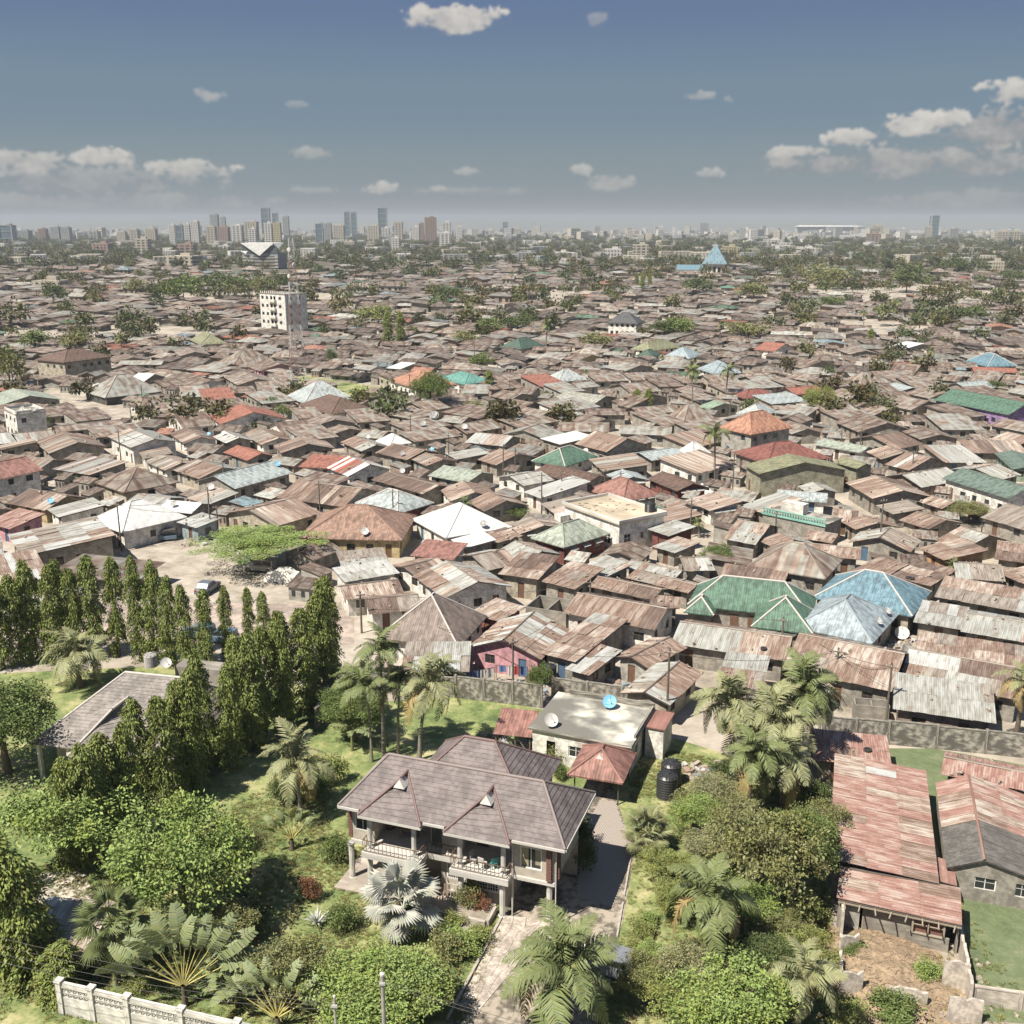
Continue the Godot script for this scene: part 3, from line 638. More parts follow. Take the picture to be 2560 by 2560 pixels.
func make_materials() -> void:
	var a := noise_bytes(0.012,5,11)
	var b := noise_bytes(0.05,4,12)
	var e := noise_bytes(0.2,2,13)
	var blotch := noise_bytes(0.018,3,14,256,FastNoiseLite.TYPE_CELLULAR)
	var grain := pixels(256,func(x,y):
		var k: int = y * 256 + x
		var q := 0.72 + 0.16 * (a[k] / 255.0) + 0.14 * (e[k] / 255.0) - 0.05
		return Color(q,q,q))
	var stain := pixels(256,func(x,y):
		var k: int = y * 256 + x
		var q: float = 0.55 * a[k] / 255.0 + 0.45 * b[k] / 255.0
		q = 0.74 + 0.22 * smoothstep(0.25,0.75,q) + 0.09 * (e[k] / 255.0 - 0.5)
		return Color(q,q * 0.99,q * 0.975))
	var mottle := pixels(256,func(x,y):
		var k: int = y * 256 + x
		var q: float = 0.5 * a[k] / 255.0 + 0.5 * b[k] / 255.0
		q = 0.56 + 0.4 * smoothstep(0.3,0.66,q) + 0.12 * (e[k] / 255.0 - 0.5)
		return Color(q,q * 0.985,q * 0.96))
	var lump := pixels(256,func(x,y):
		var q: float = b[y * 256 + x] / 255.0
		return Color(q,q,q))
	var st := noise_bytes(0.035,4,21)
	var fine := noise_bytes(0.11,3,22)
	var rusts := {
		"rust": [Color(0.298,0.248,0.212),Color(0.222,0.161,0.128),Color(0.172,0.113,0.086),Color(0.118,0.075,0.057)],
		"rustd": [Color(0.181,0.140,0.118),Color(0.140,0.099,0.080),Color(0.107,0.072,0.056),Color(0.072,0.050,0.040)],
		"rustl": [Color(0.416,0.380,0.339),Color(0.335,0.280,0.235),Color(0.253,0.181,0.144),Color(0.181,0.121,0.095)],
		"rustr": [Color(0.362,0.280,0.245),Color(0.298,0.185,0.154),Color(0.245,0.135,0.109),Color(0.172,0.090,0.076)],
		"galvo": [Color(0.416,0.416,0.388),Color(0.343,0.353,0.325),Color(0.280,0.271,0.245),Color(0.217,0.172,0.127)],
		"galvw": [Color(0.477,0.484,0.468),Color(0.430,0.438,0.423),Color(0.384,0.384,0.361),Color(0.276,0.253,0.215)],
		"tan": [Color(0.343,0.312,0.271),Color(0.271,0.236,0.201),Color(0.217,0.181,0.150),Color(0.154,0.120,0.097)],
	}
	for key in rusts:
		var pal: Array = rusts[key]
		var tx := pixels(256,func(x,y):
			var s1: float = st[((y / 7) % 256) * 256 + x] / 255.0
			var s2: float = st[((y / 3 + 90) % 256) * 256 + (x * 3) % 256] / 255.0
			var bl: float = a[y * 256 + x] / 255.0
			var q: float = 0.42 * s1 + 0.3 * s2 + 0.4 * bl + 0.16 * (fine[y * 256 + x] / 255.0 - 0.5)
			return ramp(pal,clampf((q - 0.33) * 2.1,0,1)))
		var m := mat(key,Color(1,1,1),0.72 if key.begins_with("rust") else 0.5,tx,0.0,0.0 if key.begins_with("rust") else 0.12)
		m.uv1_scale = Vector3(0.25,0.16,1)
	for q in [["far_rust",["rust","rustd","rust","rust","tan","rustd"]],["far_mix",["rust","tan","rustl","rust","galvo","tan"]],["far_grey",["galvo","galvo","tan","galvo","galvo","rustl"]]]:
		var pick := PackedInt32Array()
		for k in 16:
			pick.append(R.randi_range(0,5))
		var names: Array = q[1]
		var tx := pixels(256,func(x,y):
			var row := 0 if y < 110 + (x / 16 * 53) % 40 else 5
			var pal: Array = rusts[names[(pick[x / 16] + row) % 6]]
			var s1: float = st[((y / 7) % 256) * 256 + x] / 255.0
			var bl: float = a[y * 256 + x] / 255.0
			var z := ramp(pal,clampf((0.5 * s1 + 0.5 * bl - 0.3) * 2.0,0,1))
			return z)
		var m := mat(q[0],Color(0.72,0.71,0.70),0.7,tx)
		m.uv1_scale = Vector3(1.0 / 14.0,1.0 / 7.0,1)
		m.vertex_color_use_as_albedo = true
	var rib := pixels(256,func(x,y):
		var f := fmod(x / 256.0 * 16.0,1.0)
		var q := smoothstep(0.0,0.12,f) * (1.0 - smoothstep(0.26,0.38,f))
		return Color(q,q,q))
	var fade := pixels(256,func(x,y):
		var s1: float = st[((y / 9) % 256) * 256 + x] / 255.0
		var s2: float = st[((y / 4 + 60) % 256) * 256 + (x * 2) % 256] / 255.0
		var bl: float = a[y * 256 + x] / 255.0
		var q: float = 0.66 + 0.2 * smoothstep(0.25,0.7,0.5 * s1 + 0.5 * s2) + 0.16 * smoothstep(0.3,0.7,bl) + 0.08 * (e[y * 256 + x] / 255.0 - 0.5)
		return Color(q,q * 0.99,q * 0.97))
	for q in [["white",0.8,0.8,0.78],["green",0.105,0.20,0.15],["greend",0.075,0.13,0.105],["greeng",0.15,0.21,0.185],["lgreen",0.30,0.40,0.31],["blue",0.16,0.28,0.36],["lblue",0.36,0.44,0.50],["redp",0.33,0.175,0.15],["redo",0.36,0.16,0.12],
			["orange",0.44,0.235,0.165],["teal",0.14,0.34,0.31],["olive",0.27,0.28,0.18],["maroonr",0.25,0.10,0.085],["brown",0.25,0.205,0.185],["brownd",0.16,0.105,0.085],["brownp",0.33,0.215,0.17],["galvb",0.44,0.50,0.52],["galvg",0.37,0.42,0.37],["redw",0.38,0.14,0.10],["galvs",0.40,0.41,0.37],["asphalt",0.10,0.105,0.115]]:
		var m := mat(q[0],Color(q[1],q[2],q[3]) * (1.1 if q[0] == "white" else 0.95),0.5 if q[0] in ["white","galvb","lblue"] else 0.68,fade if q[0] != "white" else grain)
		m.uv1_scale = Vector3(0.12,0.1,1)
		var m2: StandardMaterial3D = m.duplicate()
		m2.uv1_scale = Vector3(1.0 / 4.0,1.0 / 4.0,1)
		relief(m2,rib,2.2)
		M[str(q[0]) + "_ribbed"] = m2
	for q in [["block",0.36,0.34,0.305],["cream",0.48,0.44,0.365],["white",0.74,0.73,0.70],["mud",0.36,0.29,0.245],["grey",0.43,0.42,0.39],["pink",0.56,0.31,0.36],["yellow",0.56,0.46,0.27],["red",0.34,0.11,0.10],["maroon",0.20,0.075,0.07],["dark",0.10,0.105,0.10],
			["orange",0.55,0.33,0.19],["blueg",0.34,0.42,0.46],["olivew",0.36,0.35,0.27],["purple",0.36,0.25,0.48],["lgreenw",0.36,0.47,0.37],["turquoise",0.28,0.58,0.50]]:
		var m := mat("wall_" + q[0],Color(q[1],q[2],q[3]) * (1.1 if q[0] in ["white","pink","turquoise"] else 0.95),0.93,stain,0.16)
		relief(m,lump,1.2)
	mat("glass",Color(0.03,0.035,0.038),0.12)
	mat("frame_white",Color(0.72,0.71,0.68),0.6)
	mat("frame_brown",Color(0.12,0.075,0.05),0.7)
	mat("door_wood",Color(0.20,0.11,0.07),0.75,grain,0.6)
	mat("door_blue",Color(0.10,0.19,0.30),0.7,grain,0.6)
	mat("iron",Color(0.07,0.065,0.06),0.6)
	mat("steel",Color(0.5,0.5,0.5),0.45,null,0,0.4)
	mat("underside",Color(0.16,0.13,0.11),0.9,grain,0.4)
	mat("timber",Color(0.25,0.19,0.14),0.9,grain,0.6)
	mat("timber_pale",Color(0.46,0.40,0.31),0.9,grain,0.6)
	mat("pole_wood",Color(0.20,0.17,0.14),0.9,grain,0.8)
	mat("pole_grey",Color(0.48,0.46,0.43),0.85,grain,0.6)
	mat("concrete",Color(0.40,0.385,0.355),0.92,mottle,0.35)
	mat("concrete_pale",Color(0.62,0.57,0.51),0.92,stain,0.22)
	var slab_roof := pixels(256,func(x,y):
		var k: int = y * 256 + x
		var q: float = 0.6 * a[k] / 255.0 + 0.4 * b[k] / 255.0 + 0.1 * (e[k] / 255.0 - 0.5)
		return ramp([Color(0.15,0.145,0.13),Color(0.22,0.215,0.195),Color(0.32,0.31,0.27),Color(0.55,0.52,0.44),Color(0.64,0.6,0.5)],(q - 0.36) * 3.4))
	mat("slab_roof",Color(1,1,1),0.95,slab_roof,0.2)
	mat("sandy_roof",Color(0.62,0.54,0.42),0.95,stain,0.14)
	mat("black_plastic",Color(0.028,0.029,0.032),0.42)
	mat("dish_white",Color(0.5,0.49,0.47),0.6)
	mat("dish_blue",Color(0.16,0.40,0.58),0.6)
	mat("dish_mesh",Color(0.30,0.30,0.29),0.6)
	mat("tyre",Color(0.03,0.03,0.03),0.85)
	mat("brick_red",Color(0.25,0.12,0.095),0.85,grain,1.4)
	mat("mortar_brown",Color(0.30,0.22,0.18),0.9,grain,1.4)
	var sandm := pixels(256,func(x,y):
		var k: int = y * 256 + x
		var q: float = 0.5 * a[k] / 255.0 + 0.3 * b[k] / 255.0 + 0.2 * e[k] / 255.0
		return ramp([Color(0.18,0.16,0.13),Color(0.29,0.255,0.21),Color(0.37,0.33,0.28),Color(0.45,0.40,0.345)],(q - 0.2) * 1.6))
	var m0 := mat("earth",Color(1,1,1),0.98,sandm,0.03)
	relief(m0,lump,6.0)
	m0.uv1_world_triplanar = true
	mat("sand",Color(1,1,1),0.98,sandm,0.06).uv1_world_triplanar = true
	var lawn := pixels(256,func(x,y):
		var k: int = y * 256 + x
		var q: float = 0.45 * a[k] / 255.0 + 0.3 * b[k] / 255.0 + 0.25 * e[k] / 255.0
		return ramp([Color(0.061,0.091,0.030),Color(0.122,0.165,0.055),Color(0.207,0.232,0.091),Color(0.329,0.317,0.159),Color(0.439,0.378,0.244)],(q - 0.22) * 1.55))
	var m1 := mat("lawn",Color(1,1,1),0.95,lawn,0.055)
	m1.uv1_world_triplanar = true
	relief(m1,lump,10.0)
	var turf := pixels(256,func(x,y):
		var k: int = y * 256 + x
		var q: float = 0.4 * a[k] / 255.0 + 0.3 * b[k] / 255.0 + 0.3 * e[k] / 255.0
		return ramp([Color(0.075,0.095,0.045),Color(0.105,0.135,0.065),Color(0.13,0.16,0.08),Color(0.19,0.195,0.115)],(q - 0.2) * 1.6))
	var m2t := mat("turf",Color(1,1,1),0.95,turf,0.08)
	m2t.uv1_world_triplanar = true
	relief(m2t,lump,8.0)
	var road := mat("road_dust",Color(0.46,0.39,0.35),0.95,stain,0.05)
	road.uv1_world_triplanar = true
	var cell := noise_bytes(0.03,1,31,256,FastNoiseLite.TYPE_CELLULAR)
	mat("paver",Color(0.50,0.45,0.41),0.92,stain,0.4)
	mat("paver_dark",Color(0.33,0.31,0.285),0.92,stain,0.4)
	mat("drive_slab",Color(0.55,0.49,0.44),0.93,stain,0.24)
	relief(M["drive_slab"],lump,1.5)
	mat("drive_old",Color(0.36,0.325,0.28),0.95,mottle,0.12).uv1_world_triplanar = true
	mat("kerb",Color(0.56,0.52,0.47),0.93,stain,0.4)
	mat("straw",Color(0.38,0.29,0.20),0.97,stain,0.7)
	mat("rubble",Color(0.45,0.39,0.34),0.97,stain,0.5)
	var tile := mat("villa_tile",Color(0.2,0.172,0.173),0.62,stain)
	tile.uv1_scale = Vector3(0.16,0.16,1)
	var wave := pixels(64,func(x,y):
		var q := 0.5 + 0.5 * sin(x / 64.0 * TAU * 4.0)
		return Color(q,q,q))
	var tile2 := mat("back_tile",Color(0.29,0.268,0.255),0.6,stain)
	tile2.uv1_scale = Vector3(0.16,0.16,1)
	mat("villa_ridge",Color(0.20,0.165,0.155),0.6)
	mat("villa_ridge_red",Color(0.15,0.095,0.09),0.6)
	mat("back_ridge",Color(0.44,0.41,0.38),0.7)
	mat("villa_wall",Color(0.62,0.56,0.47),0.92,grain,0.3)
	mat("villa_white",Color(0.78,0.75,0.70),0.85,grain,0.3)
	mat("curtain",Color(0.46,0.41,0.27),0.9,grain,0.8)
	mat("red_sheet",Color(0.42,0.17,0.135),0.7,stain).uv1_scale = Vector3(0.2,0.2,1)
	mat("asphalt_sheet",Color(0.145,0.14,0.135),0.9,stain).uv1_scale = Vector3(0.2,0.2,1)
	leafmat("leaf_mast",Color(0.185,0.225,0.068))
	leafmat("leaf_bright",Color(0.225,0.30,0.095))
	leafmat("leaf_mid",Color(0.130,0.175,0.058))
	leafmat("leaf_olive",Color(0.195,0.205,0.090))
	leafmat("leaf_dark",Color(0.090,0.120,0.045))
	leafmat("leaf_yellow",Color(0.22,0.25,0.085))
	leafmat("frond",Color(0.155,0.185,0.080))
	leafmat("frond_pale",Color(0.245,0.255,0.140))
	leafmat("frond_dry",Color(0.30,0.23,0.11),0.3)
	leafmat("frond_silver",Color(0.375,0.385,0.36),0.25)
	leafmat("blade_green",Color(0.190,0.225,0.115),0.4)
	leafmat("leaf_far",Color(0.085,0.100,0.055),0.2)
	mat("petiole_yellow",Color(0.50,0.44,0.16),0.6)
	mat("bark",Color(0.20,0.16,0.12),0.95,grain,0.8)
	mat("bark_grey",Color(0.31,0.28,0.245),0.95,grain,0.8)
	leafmat("grass_blade",Color(0.220,0.240,0.100),0.4)
	leafmat("red_leaf",Color(0.20,0.10,0.06),0.4)
	mat("paint_silver",Color(0.48,0.46,0.42),0.35,null,0,0.3)
	mat("paint_bluegrey",Color(0.14,0.16,0.20),0.35,null,0,0.2)
	mat("paint_navy",Color(0.22,0.235,0.26),0.3,null,0,0.2)
	mat("paint_white",Color(0.75,0.75,0.74),0.35)
	mat("paint_blue",Color(0.12,0.17,0.23),0.4)
	mat("cover_cloth",Color(0.66,0.64,0.58),0.85)
	mat("lamp_glass",Color(0.6,0.58,0.5),0.2)
	mat("tail_lamp",Color(0.35,0.03,0.02),0.3)
	for q in [["cloth_red",0.45,0.08,0.07],["cloth_blue",0.12,0.22,0.45],["cloth_white",0.72,0.71,0.68],["cloth_teal",0.10,0.38,0.36],["cloth_pink",0.62,0.28,0.36],["cloth_yellow",0.60,0.46,0.12],["cloth_green",0.05,0.36,0.16]]:
		mat(q[0],Color(q[1],q[2],q[3]),0.95,grain,1.0)
	for q in [["tower_cream",0.37,0.34,0.28],["tower_white",0.46,0.45,0.43],["tower_grey",0.25,0.26,0.26],["tower_brown",0.22,0.15,0.11],["tower_yellow",0.36,0.32,0.20],["tower_pink",0.27,0.20,0.17]]:
		mat(q[0],Color(q[1],q[2],q[3]),0.9)
	mat("tower_glass",Color(0.09,0.13,0.16),0.25)
	mat("tower_dark",Color(0.07,0.085,0.095),0.5)
	mat("far_window",Color(0.10,0.105,0.11),0.4)
	mat("mast_red",Color(0.24,0.15,0.13),0.7)
	mat("mast_white",Color(0.46,0.46,0.45),0.7)
	mat("hill",Color(0.11,0.115,0.11),1.0)
	var far_ground := mat("far_ground",Color(0.15,0.135,0.105),1.0,stain,0.004)
	far_ground.uv1_world_triplanar = true

func make_shared() -> void:
	var g := Geo.new()
	g.box(Vector3.ZERO,Vector3.ONE)
	unit_box = g.mesh()
	for k in 8:
		var s := Geo.new()
		var du := R.randf() * 4.0
		var dv := R.randf() * 6.0
		var seg := 20
		for x in seg:
			var x0 := float(x) / seg
			var x1 := float(x + 1) / seg
			var y0 := 0.016 * cos(x0 * TAU * 5.0)
			var y1 := 0.016 * cos(x1 * TAU * 5.0)
			var b := s.v.size()
			s.quad(Vector3(x0,y0,0),Vector3(x1,y1,0),Vector3(x1,y1,-1),Vector3(x0,y0,-1))
			s.t[b] = Vector2(du + x0,dv)
			s.t[b + 1] = Vector2(du + x1,dv)
			s.t[b + 2] = Vector2(du + x1,dv + 2.6)
			s.t[b + 3] = Vector2(du + x0,dv + 2.6)
		sheets.append(s.mesh())
	var f := Geo.new()
	f.box(Vector3(-0.47,0,0),Vector3(0.06,1,0.06))
	f.box(Vector3(0.47,0,0),Vector3(0.06,1,0.06))
	f.box(Vector3(0,0.47,0),Vector3(0.88,0.06,0.06))
	f.box(Vector3(0,-0.47,0),Vector3(0.88,0.06,0.06))
	f.box(Vector3(0,0,0),Vector3(0.04,0.88,0.05))
	f.box(Vector3(-0.24,0.12,0),Vector3(0.4,0.035,0.045))
	f.box(Vector3(0.24,0.12,0),Vector3(0.4,0.035,0.045))
	window_frame_mesh = f.mesh()

func facade(g: Geo,o: Vector3,ux: Vector3,ln: float,hh: float,ops: Array) -> void:
	var up := Vector3.UP
	var inn := up.cross(ux).normalized() * 0.14
	var x := 0.0
	for q in ops:
		g.quad(o + ux * x,o + ux * q[0],o + ux * q[0] + up * hh,o + ux * x + up * hh)
		if q[2] > 0.01:
			g.quad(o + ux * q[0],o + ux * q[1],o + ux * q[1] + up * q[2],o + ux * q[0] + up * q[2])
		g.quad(o + ux * q[0] + up * q[3],o + ux * q[1] + up * q[3],o + ux * q[1] + up * hh,o + ux * q[0] + up * hh)
		var a: Vector3 = o + ux * q[0] + up * q[2]
		var b: Vector3 = o + ux * q[1] + up * q[2]
		var c: Vector3 = o + ux * q[1] + up * q[3]
		var d: Vector3 = o + ux * q[0] + up * q[3]
		g.quad(a,b,b + inn,a + inn)
		g.quad(b,c,c + inn,b + inn)
		g.quad(c,d,d + inn,c + inn)
		g.quad(d,a,a + inn,d + inn)
		x = q[1]
	g.quad(o + ux * x,o + ux * ln,o + ux * ln + up * hh,o + ux * x + up * hh)

func random_ops(ln: float,hh: float,door: bool,sparse := 0.0) -> Array:
	var ops := []
	var n := int(ln / 2.6)
	if n < 1 and ln > 1.8:
		n = 1
	var dk := R.randi_range(0,maxi(n - 1,0)) if door else -1
	for k in n:
		var cx := ln * (k + 0.5) / n + R.randf_range(-0.2,0.2)
		if k == dk:
			ops.append([cx - 0.43,cx + 0.43,0.0,minf(2.0,hh - 0.3),"door"])
		elif R.randf() > sparse:
			var ww := R.randf_range(0.45,0.65)
			ops.append([cx - ww,cx + ww,0.95,minf(1.95,hh - 0.35),"window"])
	return ops

func fill_ops(root: Node,o: Vector3,ux: Vector3,ops: Array,detail: int,glass := "glass",frame := "frame_brown") -> void:
	var nz := ux.cross(Vector3.UP).normalized()
	var b := Basis(ux,Vector3.UP,nz)
	for q in ops:
		var ce: Vector3 = o + ux * ((q[0] + q[1]) / 2) + Vector3.UP * ((q[2] + q[3]) / 2) - nz * 0.115
		var s := Vector3(q[1] - q[0],q[3] - q[2],0.04)
		if q[4] == "window":
			var w := bx(root,"window",ce,s,M[glass],b)
			if detail >= 2:
				part(w,"frame",window_frame_mesh,M[frame],Transform3D(Basis.from_scale(Vector3(1,1,1.0)),Vector3(0,0,1.0)))
		elif q[4] == "gap":
			continue
		else:
			bx(root,"door",ce,s,M["door_wood"] if R.randf() < 0.75 else M["door_blue"],b)

const SHEETY := {"rust": ["rust","rust","rust","rust","rustd","rustl","rustl","tan"],"rustd": ["rustd","rustd","rust","rust","rustd","rustl"],"rustl": ["rustl","rust","rustl","tan","galvo","rust"],"rustr": ["rustr","rustr","rustr","rustr","rust","rustl"],
	"mix": ["rust","rust","galvo","galvo","rustl","rustd","tan","galvw"],"mixl": ["rustl","galvo","tan","galvw","rust","tan"],"stripe": ["rust","galvw","rust","rustl","galvo","rust"],"galvo": ["galvo","galvo","galvo","tan","galvo","rustl","galvo","galvw"],
	"galvw": ["galvw","galvw","galvo","galvw"],"tan": ["tan","tan","rustl","galvo","tan","rust"],"redw": ["redp","white","redp","white","redw","redw"]}
const FAR := {"rust": "far_rust","rustd": "far_rust","rustl": "far_mix","rustr": "far_rust","mix": "far_mix","mixl": "far_mix","stripe": "far_mix","galvo": "far_grey","galvw": "far_grey","tan": "far_mix"}

func lay_sheets(parent: Node,e: Vector3,ux: Vector3,up: Vector3,ln: float,sl: float,key: String,detail: int) -> void:
	var nn := ux.cross(up).normalized()
	var n := maxi(2,int(round(ln / 0.95)))
	var rows := clampi(int(round(sl / 2.7)),1,4) if detail >= 2 else 1
	var pal: Array = SHEETY[key]
	var keep := 0.0 if key == "stripe" or key == "redw" else 0.62
	for r in rows:
		var cur: String = pal[R.randi_range(0,pal.size() - 1)]
		for k in n:
			if R.randf() > keep:
				cur = pal[R.randi_range(0,pal.size() - 1)]
			var a := R.randf_range(-0.008,0.008)
			var x := (ux + up * a).normalized()
			var y := nn
			var z := -(up - ux * a).normalized()
			var w := ln / n
			var l := sl / rows
			var lift := 0.028 + 0.012 * ((k + r * 2) % 3) + 0.015 * r + (0.05 if R.randf() < 0.05 else 0.0)
			var len2 := l * (1.0 + (0.05 if r < rows - 1 else 0.0)) + R.randf_range(-0.02,0.03)
			var pos := e + ux * (w * k - 0.02) + up * (l * r - (0.06 if r == 0 else 0.0) - R.randf_range(0.0,0.05)) + nn * lift
			part(parent,"roof_sheet",sheets[R.randi_range(0,7)],M[cur],Transform3D(Basis(x * (w * 1.07),y,z * len2),pos))
	if detail >= 1:
		var gt: Transform3D = (parent as Node3D).global_transform
		for k in R.randi_range(1,6):
			var s := R.randf_range(0.1,0.3)
			stones.append(gt * Transform3D(Basis(rand_dir(),R.randf() * 3) * Basis.from_scale(Vector3(s,s * 0.6,s * R.randf_range(0.7,2.5))),e + ux * (R.randf() * ln) + up * (R.randf() * sl) + nn * (0.1 + s * 0.2)))

var stones := []

func roof_slab(g: Geo,e: Vector3,ux: Vector3,up: Vector3,ln: float,sl: float,th := 0.05) -> void:
	var nn := ux.cross(up).normalized()
	g.box(e + ux * (ln / 2) + up * (sl / 2) - nn * (th / 2),Vector3(ln,th,sl),Basis(ux,nn,-up))

func ridge_cap(parent: Node,a: Vector3,b: Vector3,m: Material,w := 0.26) -> void:
	var g := Geo.new()
	g.tube([a,b],[w * 0.5,w * 0.5],6)
	part(parent,"ridge_cap",g.mesh(),m)

func make_roof(root: Node3D,kind: String,w: float,d: float,hh: float,rise: float,key: String,detail: int,over := 0.35) -> Node3D:
	var sheety: bool = SHEETY.has(key) and kind != "hip"
	var hold := Node3D.new()
	hold.name = "roof"
	root.add_child(hold,true)
	var ww := w
	var dd := d
	if kind == "gz":
		hold.rotation.y = PI / 2
		ww = d
		dd = w
	var ln := ww + over * 2
	var half := dd / 2 + over
	if kind == "gx" or kind == "gz":
		var s := rise / (dd / 2)
		var ye := hh - over * s
		for sg in [1.0,-1.0]:
			var ux := Vector3(sg,0,0)
			var e := Vector3(-ln / 2 * sg,ye,half * sg)
			var up := Vector3(0,s,-sg).normalized()
			var sl := half * sqrt(1 + s * s)
			if sheety and detail >= 1:
				var g := Geo.new()
				roof_slab(g,e,ux,up,ln,sl)
				var rn := part(hold,"slope",g.mesh(),M["underside"])
				lay_sheets(rn,e,ux,up,ln,sl,key,detail)
			else:
				var g := Geo.new()
				var nn := ux.cross(up).normalized() * 0.05
				g.slope(e,e + nn,e + ux * ln + nn,e + ux * ln + up * sl + nn,e + up * sl + nn,ux,up)
				g.quad(e,e + ux * ln,e + ux * ln + nn,e + nn)
				g.quad(e + up * sl,e + ux * ln + up * sl,e + ux * ln,e)
				g.quad(e + up * sl,e,e + nn,e + up * sl + nn)
				g.quad(e + ux * ln,e + ux * ln + up * sl,e + ux * ln + up * sl + nn,e + ux * ln + nn)
				part(hold,"slope",g.mesh(),M[FAR[key]] if FAR.has(key) else M[key + "_ribbed"])
		var yr := ye + half * s + 0.06
		ridge_cap(hold,Vector3(-ln / 2,yr,0),Vector3(ln / 2,yr,0),M["tan"] if sheety else M[key],0.22)
	elif kind == "s+":
		var s := rise / dd
		var ye := hh - over * s
		var up := Vector3(0,s,-1).normalized()
		var sl := (dd + over * 2) * sqrt(1 + s * s)
		var e := Vector3(-ln / 2,ye,half)
		var g := Geo.new()
		if sheety and detail >= 1:
			roof_slab(g,e,Vector3.RIGHT,up,ln,sl)
			var rn := part(hold,"slope",g.mesh(),M["underside"])
			lay_sheets(rn,e,Vector3.RIGHT,up,ln,sl,key,detail)
		else:
			var ux := Vector3.RIGHT
			var nn := ux.cross(up).normalized() * 0.06
			g.slope(e,e + nn,e + ux * ln + nn,e + ux * ln + up * sl + nn,e + up * sl + nn,ux,up)
			g.quad(e,e + ux * ln,e + ux * ln + nn,e + nn)
			g.quad(e + up * sl,e + ux * ln + up * sl,e + ux * ln,e)
			g.quad(e + up * sl,e,e + nn,e + up * sl + nn)
			g.quad(e + ux * ln,e + ux * ln + up * sl,e + ux * ln + up * sl + nn,e + ux * ln + nn)
			part(hold,"slope",g.mesh(),M[FAR[key]] if FAR.has(key) else M[key + "_ribbed"])
	else:
		if d > w:
			hold.rotation.y = PI / 2
			ww = d
			dd = w
		var hx := ww / 2 + over
		var hz := dd / 2 + over
		var s := rise / (dd / 2)
		var ye := hh - over * s
		var yr := ye + hz * s
		var rx := maxf(hx - hz * 0.95,0.15)
		var A := Vector3(-hx,ye,hz)
		var B := Vector3(hx,ye,hz)
		var C := Vector3(hx,ye,-hz)
		var D := Vector3(-hx,ye,-hz)
		var P := Vector3(-rx,yr,0)
		var Q := Vector3(rx,yr,0)
		var mt: Material = M[FAR[key]] if FAR.has(key) else M[key + "_ribbed"]
		for f in [[A,B,Q,P],[C,D,P,Q],[B,C,Q,Q],[D,A,P,P]]:
			var g := Geo.new()
			var ux: Vector3 = (f[1] - f[0]).normalized()
			var nn := ux.cross(f[2] - f[0]).normalized()
			var up := nn.cross(ux)
			g.slope(f[0],f[0],f[1],f[2],f[3],ux,up)
			g.quad(f[0] - Vector3(0,0.14,0),f[1] - Vector3(0,0.14,0),f[1],f[0])
			part(hold,"slope",g.mesh(),mt)
		var so := Geo.new()
		so.quad(A - Vector3(0,0.14,0),D - Vector3(0,0.14,0),C - Vector3(0,0.14,0),B - Vector3(0,0.14,0))
		part(hold,"soffit",so.mesh(),M["underside"])
		var cm: Material = M["back_ridge"] if key in ["brown","green","blue","galvb"] else M["tan"] if FAR.has(key) else M[key]
		if rx > 0.3:
			ridge_cap(hold,P,Q,cm,0.24)
		for q in [[A,P],[D,P],[B,Q],[C,Q]]:
			ridge_cap(hold,q[0],q[1],cm,0.22)
	return hold

func house_label(q: Array) -> String:
	var l: String = q[10]
	if not "~" in l:
		return l
	var a := l.split("~")
	var b := a[1].split("|")
	var s: float = q[3] * q[4]
	var size := "small " if s < 34.0 else "large " if s > 110.0 else ""
	return "%s%s%s %s-roofed %s, %s walls, %s the %s" % [a[0] + " " if a[0] else "",size,COLW[q[8]],SHW[q[6]],"shack" if s < 42.0 else "house",WALW[q[9]],b[0],b[1]]

